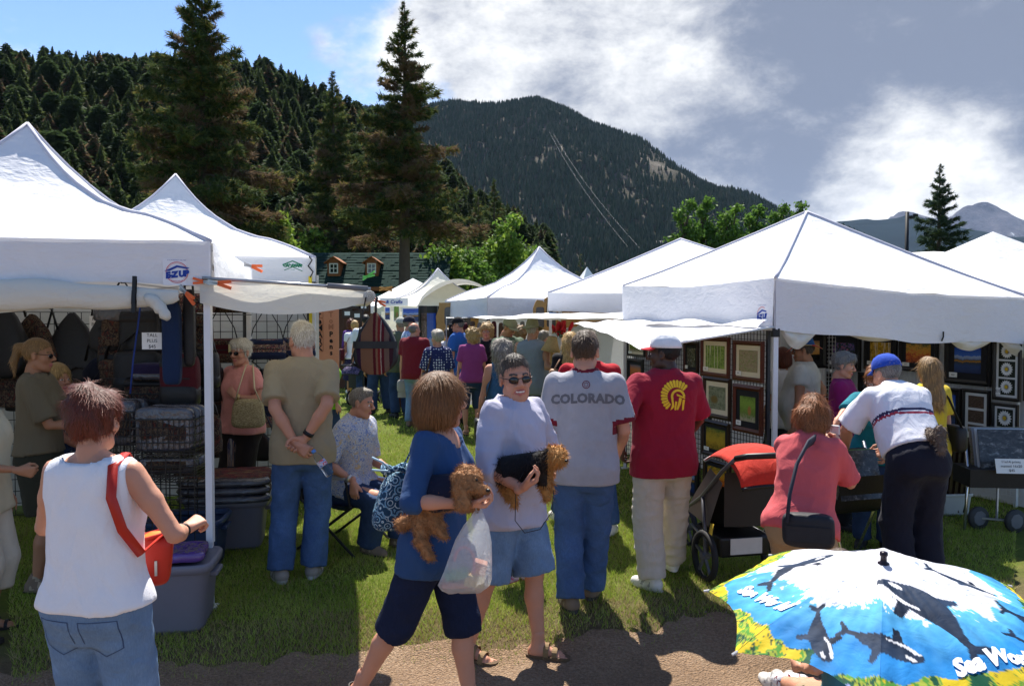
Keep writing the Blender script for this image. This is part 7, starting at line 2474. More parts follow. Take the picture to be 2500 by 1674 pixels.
def hanging_pack():
 c = at(918,838,5.32)
 t = thing('hanging_pack','teardrop backpack in striped blanket cloth hanging from the awning end','bag',c)
 blanket = NT('blanket_cloth')
 v = blanket.coord('Generated')
 sx = blanket.n('ShaderNodeSeparateXYZ')
 blanket.l(v,sx.inputs[0])
 x = blanket.math('ADD',sx.outputs[0],blanket.math('MULTIPLY',blanket.noise(v,20,2,0.5),0.02))
 col = blanket.ramp(x,[(0.0,(0.03,0.012,0.03)),(0.16,(0.17,0.085,0.048)),(0.48,(0.08,0.012,0.015)),(0.55,(0.18,0.095,0.055)),(0.60,(0.15,0.018,0.016)),(0.665,(0.30,0.24,0.19)),(0.69,(0.08,0.012,0.016)),(0.76,(0.13,0.08,0.06)),(0.88,(0.04,0.014,0.02))],'CONSTANT')
 bl = blanket.bsdf(col,0.9,0,0.1,blanket.bump(blanket.noise(v,120,2,0.6),0.3,0.01))
 H,Wd = 0.40,0.295
 prof = lambda z: float(np.interp(z,[0,0.06,0.2,0.4,0.65,0.88,1.0],[0.35,0.70,0.96,1.0,0.78,0.36,0.08]))
 def f(a,b):
  w = prof(b) * Wd / 2 * 0.86
  x = (2 * a - 1) * w
  return (x,-0.055 * math.sqrt(max(0,1 - (2 * a - 1) ** 2)) * (0.4 + 0.6 * math.sin(math.pi * b)) - 0.03,-H / 2 + H * b)
 MB().grid(f,18,24).build('front',bl,t,True)
 V,F = superell(Wd,0.10,H,0.5,0.5,24,16)
 z = (V[:,2] + H / 2) / H
 V[:,0] = np.sign(V[:,0]) * np.minimum(np.abs(V[:,0]),Wd / 2) * np.interp(z,[0,0.06,0.2,0.4,0.65,0.88,1.0],[0.6,0.78,0.98,1.0,0.80,0.42,0.14])
 link('body',mesh_np(V,F,True),LEATHER,t)
 MB().grid(lambda a,b: ((2 * a - 1) * Wd / 2 * 0.97,-0.062 * math.sqrt(max(0,1 - (2 * a - 1) ** 2)) - 0.034,-0.03 + 0.045 * b),14,2).build('band',LEATHER,t,True)
 MB().tube([(0,0,H / 2),(0,0,H / 2 + 0.06),(0.01,0,H / 2 + 0.10)],0.008,6).build('loop',LEATHER,t)
 MB().tube([(-0.06,-0.02,H / 2 + 0.10),(-0.12,-0.02,0.0),(-0.16,-0.02,-H * 0.3),(-0.09,0,-H * 0.42)],0.016,6,True,0.005).build('strap',LEATHER,t)
hanging_pack()
# --- shelf, baskets and tubs
def wire_shelf(label,u0,u1,v,y):
 a,b = at(u0,v,y),at(u1,v,y)
 t = thing('wire_shelf',label,'shelf',(a + b) / 2)
 w = (b - a).length
 m = MB()
 for i in range(9):
  m.bar((-w / 2 + w * i / 8,-0.14,0),(-w / 2 + w * i / 8,0.16,0),0.006)
 for yy in (-0.14,0.0,0.16):
  m.bar((-w / 2,yy,0),(w / 2,yy,0),0.008)
 m.build('wire_grid',WIRE,t)
wire_shelf('short wire shelf under the duffels',440,600,768,7.4)
def basket(label,u,v,y,w,h,d,m):
 c = at(u,v,y)
 t = thing('wire_basket',label,'basket',c,0.05)
 b = MB()
 for j in range(6):
  z = -h / 2 + h * j / 5
  b.tube([(-w / 2,-d / 2,z),(w / 2,-d / 2,z),(w / 2,d / 2,z),(-w / 2,d / 2,z),(-w / 2,-d / 2,z)],0.004 if j < 5 else 0.007,4,False)
 for i in range(13):
  x = -w / 2 + w * i / 12
  b.tube([(x,d / 2,h / 2),(x,d / 2,-h / 2),(x,-d / 2,-h / 2),(x,-d / 2,h / 2)],0.003,4,False)
 b.build('wire_grid',WIRE,t)
 for i in range(m):
  q = thing('wrapped_bag','plastic wrapped bag, %s in %s' % (['front one','second one','third one','last'][i],label),'package',c + Vector((0.01 * i,-d / 2 + d * (i + 0.6) / m,0.06)),0.05 + 0.04 * i,'plastic wrapped goods in the left booth')
  V,F = superell(w * 0.92,d / m * 0.95,h * 1.15,0.3,0.35,22,14,lum=lump(i + int(u),0.03,40))
  link('wrap',mesh_np(V,F,True),PLASTIC,q)
  V,F = superell(w * 0.80,d / m * 0.98,h * 0.75,0.3,0.3,18,10)
  link('folded_cloth',mesh_np(V,F,True),[TAPESTRY2,NAVY][i % 2],q)
basket('the wire basket left of the near post',415,1065,5.55,0.42,0.26,0.26,3)
basket('the wire basket behind the auburn-haired woman',305,1050,5.7,0.26,0.28,0.26,2)
basket('the low wire basket under the middle rack',420,1150,5.7,0.42,0.10,0.26,2)
def tub(label,c,w,d,h,mat,rz=0.0,lid=False):
 t = thing('storage_tub',label,'tub',c,rz)
 b = MB()
 n = 28
 def ring(s,z,e=0.28):
  return [(w / 2 * s * sp(math.cos(2 * math.pi * i / n),e),d / 2 * s * sp(math.sin(2 * math.pi * i / n),e),z) for i in range(n)]
 prof = [(0.0,0.012),(0.80,0.012),(0.84,0.0),(0.87,0.03),(0.97,h * 0.80),(0.99,h * 0.86)]
 V = sum([ring(max(s,1e-3),z) for s,z in prof],[])
 b.raw(V,[(j * n + i,j * n + (i + 1) % n,(j + 1) * n + (i + 1) % n,(j + 1) * n + i) for j in range(len(prof) - 1) for i in range(n)])
 b.build('body',mat,t,True)
 r = MB()
 prof = [(1.0,h * 0.86),(1.07,h * 0.88),(1.08,h * 0.97),(1.04,h),(0.98,h * 0.985)] + ([(0.0,h * 0.97)] if lid else [(0.95,h * 0.90)])
 V = sum([ring(max(s,1e-3),z) for s,z in prof],[])
 r.raw(V,[(j * n + i,j * n + (i + 1) % n,(j + 1) * n + (i + 1) % n,(j + 1) * n + i) for j in range(len(prof) - 1) for i in range(n)])
 r.build('lid' if lid else 'rim',mat,t,True)
 for s in (-1,1):
  MB().box((s * (w / 2 * 1.03),0,h * 0.78),(0.05,d * 0.4,0.03)).build('handle',mat,t,bevel=0.008)
 return t
GREYTUB = M('grey_tub',(0.17,0.165,0.20),0.45,0.08,5)
BLUETUB = M('blue_tub',(0.03,0.05,0.11),0.4,0.1,5)
_tb = ground(378,1552)
tub('grey plastic tub with lid standing on the grass beside the near post',(_tb.x,_tb.y + 0.18,_tb.z),0.56,0.42,0.42,GREYTUB,0.15,True)
_tb2 = ground(470,1400)
tub('dark blue tub behind the near post under the wire panel',(_tb2.x - 0.1,_tb2.y + 0.2,_tb2.z),0.52,0.40,0.38,BLUETUB,0.1)
_tb3 = ground(545,1355)
tub('grey tub piled with folded striped blankets behind the near post',(_tb3.x - 0.05,_tb3.y + 0.3,_tb3.z),0.60,0.46,0.40,GREYTUB,0.2)
def parcel(label,c,w,d,h,m,rz=0.0,wrapm=None):
 t = thing('folded_parcel',label,'package',c,rz,'plastic wrapped goods in the left booth')
 V,F = superell(w,d,h,0.3,0.3,24,8,lum=lump(int(abs(c[0] * 777)),0.02,30))
 link('folded_cloth',mesh_np(V,F,True),m,t)
 V,F = superell(w * 1.06,d * 0.35,h * 0.9,0.4,0.4,22,8,(0,-d * 0.42,0),lump(5,0.04,50))
 link('wrap',mesh_np(V,F,True),wrapm or PLASTIC,t)
 return t
parcel('purple printed cloth folded in plastic on the grey tub lid',(_tb.x + 0.06,_tb.y + 0.16,_tb.z + 0.455),0.36,0.30,0.06,pattern('purple_print',[(0.06,0.02,0.16),(0.10,0.04,0.22),(0.16,0.12,0.10),(0.05,0.02,0.12)],22),0.2,M('purple_wrap',(0.10,0.05,0.24),0.15,0.4,12,0.6,25,spec=0.7))
REDBLANKET = pattern('red_blanket',[(0.03,0.012,0.012),(0.16,0.02,0.02),(0.02,0.015,0.02),(0.20,0.12,0.05)],9,0.3,(1,6,1))
for i in range(3):
 parcel(['red striped blanket lying on top of the piled grey tub','folded blanket second in the pile on the grey tub','folded blanket at the bottom of the pile on the grey tub'][i],(_tb3.x - 0.06,_tb3.y + 0.30,_tb3.z + 0.56 - 0.065 * i),0.66,0.52,0.07,REDBLANKET if i == 0 else TAPESTRY2,0.2)
card('white hand-lettered TALL PLUS price card hanging in the left booth',372,832,5.35,0.135,0.11,['TALL','PLUS','$45'],0.032)
card('white price card half hidden behind the other on the middle rack',238,792,6.2,0.12,0.13,['Moth','Pouch','$9'],0.035)
def rope():
 t = tag(MB().tube([at(344,735,5.5),at(336,800,5.5),at(325,880,5.52),at(318,960,5.55)],0.006,6).build('blue_cord',M('cord_blue',(0.02,0.05,0.25)),None,True),'thin blue cord hanging from the near tent valance','cord')
rope()
def pens_banner():
 c = at(796,828,10.0)
 t = thing('banner','salmon banner with vertical black lettering beside the left booth','banner',c,-0.05)
 MB().box((0,0,-0.12),(0.32,0.012,1.05)).build('cloth',M('salmon',(0.62,0.27,0.16),0.8,0.06),t)
 for i,ch in enumerate('reMARK'):
  z = 0.30 - i * 0.082
  fr = MB()
  for sx in (-1,1):
   fr.box((-0.075 + sx * 0.042,-0.009,z),(0.004,0.002,0.078)).box((-0.075,-0.009,z + sx * 0.038),(0.084,0.002,0.004))
  fr.build('letter_frame',M('salmon_line',(0.36,0.13,0.07)),t)
  flat_text('lettering',ch,0.095,BLACKINK,t,(-0.075,-0.009,z),(1,0,0),(0,0,1),0.002,bold=0.003)
 for i,ch in enumerate('ToM'):
  flat_text('lettering',ch,0.085,M('faded_ink',(0.42,0.17,0.10)),t,(0.065,-0.009,0.30 - i * 0.075),(1,0,0),(0,0,1),0.002,bold=0.003)
 for i,ch in enumerate('Pens'):
  flat_text('lettering',ch,0.085,BLACKINK,t,(0.065,-0.009,0.06 - i * 0.075),(1,0,0),(0,0,1),0.002,bold=0.003)
 MB().bar((0,0.01,0.42),(0,0.01,0.50),0.02).build('hanger',GREYSTEEL,t)
 MB().bar((-0.17,0.01,0.41),(0.17,0.01,0.41),0.02).build('rod',GREYSTEEL,t)
pens_banner()
# --- framed pictures
def pic_mat(kind,seed):
 t = NT('print_%s' % kind)
 v = t.coord('Generated',(1,1,1),(seed * 1.7,seed * 0.9,0))
 g = t.n('ShaderNodeSeparateXYZ')
 t.l(t.coord('Generated'),g.inputs[0])
 z = g.outputs[2]
 n = t.noise(v,9,6,0.7,0.5)
 if kind == 'aspen':
  st = t.noise(t.coord('Generated',(13,1,0.25),(seed,0,0)),2.0,2,0.5)
  leaf = t.ramp(n,[(0.35,(0.05,0.10,0.02)),(0.55,(0.16,0.26,0.05)),(0.7,(0.35,0.42,0.12))])
  c = t.mix(t.ramp(st,[(0.60,(0,0,0)),(0.64,(1,1,1))]),leaf,(0.62,0.60,0.52))
 elif kind == 'goldaspen':
  st = t.noise(t.coord('Generated',(13,1,0.25),(seed,0,0)),2.0,2,0.5)
  leaf = t.ramp(n,[(0.35,(0.12,0.07,0.01)),(0.55,(0.50,0.28,0.02)),(0.7,(0.72,0.46,0.05))])
  c = t.mix(t.ramp(st,[(0.58,(0,0,0)),(0.62,(1,1,1))]),leaf,(0.66,0.62,0.52))
 elif kind == 'autumn':
  c = t.ramp(t.math('MULTIPLY_ADD',n,0.7,t.math('MULTIPLY',z,0.3)),[(0.30,(0.08,0.02,0.01)),(0.45,(0.55,0.10,0.015)),(0.55,(0.62,0.30,0.02)),(0.68,(0.10,0.10,0.02))])
 elif kind == 'goldfield':
  c = t.ramp(t.math('MULTIPLY_ADD',n,0.5,t.math('MULTIPLY',z,0.5)),[(0.25,(0.14,0.07,0.01)),(0.45,(0.42,0.24,0.02)),(0.60,(0.30,0.20,0.02)),(0.75,(0.04,0.06,0.02))])
 elif kind == 'lake':
  mz = t.math('ADD',z,t.math('MULTIPLY',t.math('SUBTRACT',t.noise(t.coord('Generated',(1,1,0.1)),5,5,0.6),0.5),0.22))
  c = t.ramp(mz,[(0.0,(0.012,0.025,0.09)),(0.28,(0.02,0.05,0.16)),(0.42,(0.03,0.04,0.05)),(0.47,(0.45,0.20,0.02)),(0.52,(0.06,0.05,0.03)),(0.56,(0.16,0.22,0.40)),(0.66,(0.30,0.38,0.55)),(0.70,(0.03,0.12,0.48)),(1.0,(0.01,0.05,0.34))])
 elif kind == 'rocks':
  c = t.ramp(n,[(0.30,(0.08,0.05,0.04)),(0.48,(0.34,0.25,0.19)),(0.58,(0.14,0.16,0.06)),(0.70,(0.52,0.46,0.40))])
 elif kind == 'elk':
  r = t.n('ShaderNodeVectorMath',operation='DISTANCE')
  t.l(t.coord('Generated',(1,0,1.2),(0,0,0)),r.inputs[0])
  r.inputs[1].default_value = (0.35,0,0.5)
  c = t.mix(t.ramp(r.outputs['Value'],[(0.16,(1,1,1)),(0.26,(0,0,0))]),t.ramp(n,[(0.35,(0.06,0.07,0.06)),(0.6,(0.20,0.21,0.19))]),(0.12,0.06,0.03))
 elif kind == 'meadow':
  r = t.n('ShaderNodeVectorMath',operation='DISTANCE')
  t.l(t.coord('Generated',(1.6,0,1),(0,0,0)),r.inputs[0])
  r.inputs[1].default_value = (1.0,0,0.45)
  c = t.mix(t.ramp(r.outputs['Value'],[(0.14,(1,1,1)),(0.22,(0,0,0))]),t.ramp(t.math('MULTIPLY_ADD',n,0.5,t.math('MULTIPLY',z,0.5)),[(0.28,(0.32,0.28,0.22)),(0.40,(0.10,0.16,0.03)),(0.62,(0.16,0.28,0.04)),(0.8,(0.05,0.10,0.02))]),(0.30,0.12,0.04))
 elif kind == 'flowers':
  c = t.ramp(n,[(0.30,(0.01,0.015,0.01)),(0.46,(0.03,0.05,0.02)),(0.54,(0.10,0.10,0.32)),(0.62,(0.45,0.06,0.02)),(0.72,(0.62,0.6,0.66))])
 elif kind == 'sunset':
  c = t.ramp(t.math('ADD',z,t.math('MULTIPLY',n,0.06)),[(0.30,(0.01,0.008,0.006)),(0.34,(0.55,0.26,0.06)),(0.7,(0.62,0.36,0.14)),(1.0,(0.30,0.16,0.08))])
 elif kind == 'bark':
  c = t.ramp(t.noise(t.coord('Generated',(1,1,5)),6,5,0.7,0.4),[(0.35,(0.02,0.012,0.01)),(0.55,(0.10,0.055,0.04)),(0.7,(0.24,0.17,0.14))])
 elif kind == 'redrock':
  c = t.ramp(t.math('MULTIPLY_ADD',n,0.5,t.math('MULTIPLY',z,0.5)),[(0.3,(0.05,0.015,0.01)),(0.45,(0.42,0.10,0.03)),(0.60,(0.50,0.16,0.04)),(0.75,(0.08,0.10,0.16))])
 else:
  c = t.ramp(n,[(0.35,(0.012,0.012,0.014)),(0.55,(0.05,0.05,0.05)),(0.72,(0.30,0.30,0.30))])
 return t.bsdf(c,0.22,0,0.5)
FR_RED,FR_DARK,FR_BLACK = M('frame_cherry',(0.085,0.022,0.012),0.3,0.3,6,st=(1,1,8)),M('frame_walnut',(0.030,0.015,0.010),0.3,0.3,6),M('frame_black',(0.010,0.009,0.009),0.3,0.2)
MAT_CREAM,MAT_BLACK,MAT_WHITE = M('mat_cream',(0.66,0.60,0.45),0.9,0.03),M('mat_black',(0.015,0.015,0.018),0.9,0.1),M('mat_white',(0.68,0.68,0.66),0.9,0.03)
def daisy(parent,x,z,r,mat_y,mat_w,n=17):
 b = MB()
 for i in range(n):
  a = 2 * math.pi * i / n
  c,s = math.cos(a),math.sin(a)
  w = r * 0.16
  b.raw([(x + c * r * 0.25,-0.004,z + s * r * 0.25),(x + c * r * 0.7 - s * w,-0.006,z + s * r * 0.7 + c * w),(x + c * r,-0.004,z + s * r),(x + c * r * 0.7 + s * w,-0.006,z + s * r * 0.7 - c * w)],[(0,1,2,3)])
 d = b.build('daisy',mat_w,parent)
 MB().raw([(x + r * 0.27 * math.cos(2 * math.pi * i / 10),-0.008,z + r * 0.27 * math.sin(2 * math.pi * i / 10)) for i in range(10)],[tuple(range(10))]).build('daisy_centre',mat_y,d)
_pk = [0]
def picture(label,p0,n,right,u0,v0,u1,v1,frame,board,kind,bw=0.22,fw=0.11,tagc=True,multi=0):
 """framed picture hung on the vertical plane through p0 with normal n; the corner pixels give its place and size"""
 um = (u0 + u1) / 2
 vm = (v0 + v1) / 2
 a,b,c = on_plane(u0,vm,p0,n),on_plane(u1,vm,p0,n),on_plane(um,vm,p0,n)
 w = (b - a).length
 h = (on_plane(um,v0,p0,n) - on_plane(um,v1,p0,n)).length
 _pk[0] += 1
 t = thing('framed_picture',label,'picture',c + n * (0.012 + 0.001 * (_pk[0] % 5)),math.atan2(right.y,right.x),'framed photographs in the picture tent')
 f = min(w,h) * fw
 fb = MB()
 for s in (-1,1):
  fb.raw([(s * w / 2,0.012,-h / 2),(s * w / 2,0.012,h / 2),(s * w / 2,-0.014,h / 2),(s * w / 2,-0.014,-h / 2),(s * (w / 2 - f * 0.5),-0.022,h / 2 - f * 0.5),(s * (w / 2 - f * 0.5),-0.022,-h / 2 + f * 0.5),(s * (w / 2 - f),-0.006,h / 2 - f),(s * (w / 2 - f),-0.006,-h / 2 + f)],[(0,1,2,3),(3,2,4,5),(5,4,6,7)])
  fb.raw([(-w / 2,0.012,s * h / 2),(w / 2,0.012,s * h / 2),(w / 2,-0.014,s * h / 2),(-w / 2,-0.014,s * h / 2),(w / 2 - f * 0.5,-0.022,s * (h / 2 - f * 0.5)),(-w / 2 + f * 0.5,-0.022,s * (h / 2 - f * 0.5)),(w / 2 - f,-0.006,s * (h / 2 - f)),(-w / 2 + f,-0.006,s * (h / 2 - f))],[(0,1,2,3),(3,2,4,5),(5,4,6,7)])
 fb.build('frame',frame,t)
 MB().box((0,0.008,0),(w - f * 0.6,0.006,h - f * 0.6)).build('backing',FR_BLACK,t)
 iw,ih = w - 2 * f,h - 2 * f
 m = min(iw,ih) * bw
 cells = [(0,0,iw - 2 * m,ih - 2 * m)] if not multi else [(0,(i - (multi - 1) / 2) * -(ih - m) / multi,iw - 2 * m,(ih - m) / multi - m * 0.7) for i in range(multi)]
 mb = MB()
 mb.box((0,0.002,0),(iw + 0.004,0.004,ih + 0.004))
 mb.build('mat_board',board,t)
 if multi and kind == 'daisy':
  mk,my,mw = M('daisy_ground',(0.015,0.02,0.014),0.3),M('daisy_yellow',(0.65,0.42,0.03)),M('daisy_white',(0.78,0.78,0.76),0.5)
  for x,z,cw,ch in cells:
   p = MB().box((x,-0.0015,z),(cw,0.003,ch)).build('print',mk,t)
   daisy(p,x,z,min(cw,ch) * 0.46,my,mw)
 else:
  for i,(x,z,cw,ch) in enumerate(cells):
   MB().box((0,0,0),(cw,0.003,ch)).build('print',pic_mat(kind,_pk[0] + i),t,loc=(x,-0.0015,z))
 if tagc:
  MB().box((-iw / 2 + iw * 0.13,-0.010,-ih / 2 + ih * 0.10),(iw * 0.22,0.002,ih * 0.13)).build('price_tag',PAPER,t)
  flat_text('lettering','$%d' % (35 + 10 * (_pk[0] % 6)),ih * 0.07,BLACKINK,t,(-iw / 2 + iw * 0.13,-0.011,-ih / 2 + ih * 0.10),(1,0,0),(0,0,1),0.001)
 return t
D = 1.0675
_pp = RA - EXR * 0.02
def pside(label,x0,y0,x1,y1,frame,board,kind,**k):
 return picture(label,_pp,_nA,-EYR,x0 * D,y0 * D,x1 * D,y1 * D,frame,board,kind,**k)
pside('cherry framed rock picture in cream mat beside the tent post',1680,779,1748,872,FR_RED,MAT_CREAM,'rocks',bw=0.16)
pside('cherry framed green meadow picture in dark mat beside the tent post',1680,880,1746,990,FR_RED,MAT_BLACK,'meadow',bw=0.17)
pside('cherry framed green aspen picture, second from the tent post',1606,770,1671,862,FR_RED,MAT_CREAM,'aspen',bw=0.14)
pside('walnut framed elk picture in cream mat, second row from the top',1612,862,1674,957,FR_DARK,MAT_CREAM,'elk',bw=0.15)
pside('walnut framed golden field picture below the elk picture',1608,962,1670,1045,FR_DARK,MAT_BLACK,'goldfield',bw=0.13)
pside('dark framed narrow waterfall picture right of the white cap',1567,782,1600,852,FR_DARK,MAT_BLACK,'grey',bw=0.14)
pside('dark framed small picture with cream mat left of the white cap',1438,768,1478,815,FR_BLACK,MAT_CREAM,'meadow',bw=0.15)
pside('dark framed flower picture hidden partly by the white cap',1482,778,1512,824,FR_RED,MAT_WHITE,'flowers',bw=0.1)
pside('dark framed orange rock picture left of the man in cardinal',1438,820,1474,885,FR_BLACK,MAT_BLACK,'redrock',bw=0.13)
pside('black framed small dark picture low left of the man in cardinal',1440,890,1476,950,FR_BLACK,MAT_BLACK,'grey',bw=0.13)
pside('walnut framed picture hidden below the elk column',1612,1052,1672,1130,FR_DARK,MAT_BLACK,'autumn',bw=0.13)
pside('black framed blue picture low by the stroller',1556,1050,1600,1140,FR_BLACK,MAT_BLACK,'lake',bw=0.13)
_rb = RB - EYR * 0.35
_rs = RA + EXR * 2.93
_nB = Vector((EXR.y,-EXR.x,0))
def pback(label,x0,y0,x1,y1,frame,board,kind,**k):
 if x1 * D > 2060:
  return picture(label,_rs,_nA,-EYR,x0 * D,y0 * D,x1 * D,y1 * D,frame,board,kind,**k)
 return picture(label,_rb,_nB,EXR,x0 * D,y0 * D,x1 * D,y1 * D,frame,board,kind,**k)
pback('black framed animal sunset picture behind the striped brim hat',1820,760,1888,842,FR_BLACK,MAT_BLACK,'sunset',bw=0.16,tagc=False)
pback('black framed wildflower picture above the magenta woman',1893,764,1970,846,FR_BLACK,MAT_BLACK,'flowers',bw=0.17)
pback('black framed golden aspen picture on the back wall',1978,764,2052,846,FR_BLACK,MAT_BLACK,'goldaspen',bw=0.15)
pback('black framed autumn hillside picture above the blonde woman',2058,766,2146,850,FR_BLACK,MAT_BLACK,'autumn',bw=0.17)
pback('largest black framed mountain lake picture on the back wall',2162,768,2268,880,FR_BLACK,MAT_BLACK,'lake',bw=0.17)
pback('black framed column of three white daisies',2274,772,2337,916,FR_BLACK,MAT_WHITE,'daisy',bw=0.12,multi=3)
pback('black framed column of three brown bark prints',2203,890,2266,1014,FR_BLACK,MAT_WHITE,'bark',bw=0.14,multi=3)
pback('black framed daisy pair column below the three daisies',2270,922,2330,1035,FR_BLACK,MAT_WHITE,'daisy',bw=0.12,multi=2)
pback('black framed dusky blue picture beside the blonde woman',2150,886,2200,1000,FR_BLACK,MAT_BLACK,'lake',bw=0.2)
pback('black framed small picture low behind the magenta woman',1893,852,1940,930,FR_BLACK,MAT_BLACK,'lake',bw=0.2)
pback('black framed small picture behind the teal woman',1965,852,2010,930,FR_BLACK,MAT_BLACK,'grey',bw=0.2)
pback('black framed tall picture at the right picture edge',2345,780,2420,920,FR_BLACK,MAT_BLACK,'grey',bw=0.2)
def mesh_panel(label,p0,d,n,L,z0,z1,mat,group):
 t = thing('mesh_display',label,'display panel',p0,math.atan2(d.y,d.x),group)
 b = MB()
 k = int(L / 0.05)
 for i in range(k + 1):
  b.bar((L * i / k,0,z0),(L * i / k,0,z1),0.005)
 m = int((z1 - z0) / 0.05)
 for j in range(m + 1):
  b.bar((0,0.004,z0 + (z1 - z0) * j / m),(L,0.004,z0 + (z1 - z0) * j / m),0.005)
 b.build('wire_grid',mat,t)
 f = MB()
 for x in (0.0,L / 3,2 * L / 3,L):
  f.bar((x,0.012,z0 - 0.1),(x,0.012,z1),0.03)
 f.build('frame',mat,t)
mesh_panel('dark mesh panel carrying the pictures along the aisle side',RB - EXR * 0.0 + EXR * 0.03 + Vector((0,0,-0.05)),-EYR,_nA,2.85,0.1,1.85,M('mesh_dark',(0.05,0.05,0.055),0.5),'mesh panels of the picture tent')
mesh_panel('white mesh panel across the back of the picture tent',_rb + EXR * 0.05 - _nB * 0.03 + Vector((0,0,-0.15)),EXR,_nB,3.6,0.1,1.95,M('mesh_white',(0.6,0.6,0.6),0.5),'mesh panels of the picture tent')
mesh_display_right = mesh_panel('white mesh panel along the right side of the picture tent',RB + EXR * 2.96 + Vector((0,0,-0.06)),-EYR,_nA,2.9,0.1,1.9,_MATS['mesh_white'],'mesh panels of the picture tent')
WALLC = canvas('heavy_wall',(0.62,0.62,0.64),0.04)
_q0,_q1 = RB - EYR * 0.1 + EXR * 0.1,RB - EYR * 0.1 + EXR * 3.7
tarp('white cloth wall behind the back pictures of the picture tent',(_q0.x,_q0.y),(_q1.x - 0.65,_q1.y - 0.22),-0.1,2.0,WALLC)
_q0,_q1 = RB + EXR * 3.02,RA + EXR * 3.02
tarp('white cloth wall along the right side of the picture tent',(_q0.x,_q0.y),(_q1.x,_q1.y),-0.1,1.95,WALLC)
# --- print bin, wheels and stand at the right
def print_bin():
 c = ground(2440,1285)
 t = thing('print_stand','folding stand with a tray of matted prints at the right edge','display stand',c,-0.1)
 ch = M('chrome',(0.55,0.55,0.57),0.2,0.05,metal=0.9)
 for s in (-0.30,0.34):
  MB().tube([(s - 0.10,-0.22,0),(s + 0.02,0.0,0.50),(s + 0.04,0.12,0.80)],0.013,8).build('leg',ch,t,True)
  MB().tube([(s + 0.10,0.22,0),(s,-0.02,0.52)],0.013,8).build('leg',ch,t,True)
 MB().box((0.02,0.0,0.47),(0.72,0.36,0.16)).build('tray',LEATHER,t)
 for i in range(4):
  MB().box((0.05,-0.05 + 0.06 * i,0.70),(0.52,0.008,0.40),Matrix.Rotation(-0.25,4,'X')).build('print',[pic_mat('grey',60 + i),M('mat_board_white',(0.6,0.6,0.6)),M('mat_board_grey',(0.3,0.3,0.32)),pic_mat('rocks',63)][i],t)
 s = thing('bin_sign','white card lettered 11x14 prints matted 16x20 $45 on the print stand','sign',c + Vector((-0.05,-0.24,0.60)),-0.1)
 MB().box((0,0,0),(0.26,0.004,0.13),Matrix.Rotation(-0.3,4,'X')).build('card',PAPER,s)
 for i,ln in enumerate(('11x14 prints','matted 16x20','$45')):
  flat_text('lettering',ln,0.032,BLACKINK,s,(0,-0.003 - 0.012 * (i - 1) * 1.0,0.036 - i * 0.036),(1,0,0),(0,0.29,0.957),0.004)
 w = thing('hand_cart','folded luggage cart with grey wheels under the print stand','cart',ground(2478,1300))
 for k,(dx,dy) in enumerate(((0.0,0.0),(-0.26,0.12))):
  wl = MB().lathe([(0.0,-0.02),(0.10,-0.02),(0.105,0.0),(0.10,0.02),(0.0,0.02)],24,(dx,dy,0.105),(0.25,-1,0)).build('wheel',M('cart_tyre',(0.05,0.05,0.05),0.7),w,True)
  MB().lathe([(0.0,-0.026),(0.065,-0.024),(0.07,-0.018)],8,(dx,dy,0.105),(0.25,-1,0)).lathe([(0.0,0.026),(0.065,0.024),(0.07,0.018)],8,(dx,dy,0.105),(0.25,-1,0)).build('hub',M('cart_grey',(0.14,0.14,0.15),0.5),wl)
 MB().tube([(0.0,0.0,0.105),(-0.26,0.12,0.105)],0.012,6).tube([(-0.13,0.06,0.1),(-0.1,0.1,0.5)],0.012,6).build('frame',GREYSTEEL,w)
 c = ground(2338,1262)
 b = tub('white slatted plastic bin holding upright mat boards',(c.x,c.y + 0.15,c.z),0.32,0.26,0.22,M('bin_white',(0.62,0.62,0.60),0.5,0.05),0.1)
 for i in range(5):
  s = thing('mat_board','upright cream mat board, %s of the five in the white bin' % ['first from the left','second from the left','middle one','second from the right','last on the right'][i],'mat board',(c.x - 0.11 + 0.055 * i,c.y + 0.15,c.z + 0.02),0.3)
  MB().box((0,0,0.38),(0.045,0.20,0.74),Matrix.Rotation(0.12,4,'Y')).build('boards',FR_DARK,s)
  MB().box((0.046,0,0.755),(0.05,0.205,0.03),Matrix.Rotation(0.12,4,'Y')).build('top_edge',MAT_CREAM,s)
 c = at(2082,1150,6.05)
 f = thing('folding_bin','chrome folding print bin between the coral tee and the white polo','display stand',(c.x,c.y,gzf(c.x,c.y)),0.3)
 for s in (-0.22,0.22):
  MB().tube([(s,-0.25,0),(s,0.15,0.95)],0.011,8).tube([(s,0.25,0),(s,-0.15,0.80)],0.011,8).build('leg',ch,f,True)
 MB().grid(lambda a,b2: (-0.21 + 0.42 * a,-0.15 + 0.28 * b2,0.75 - 0.30 * math.sin(math.pi * b2)),6,10).build('sling',LEATHER,f,True)
 for i in range(3):
  MB().box((0,-0.06 + 0.05 * i,0.74),(0.38,0.006,0.36),Matrix.Rotation(-0.3,4,'X')).build('print',[pic_mat('grey',72),pic_mat('meadow',71),FR_DARK][i],f)
print_bin()
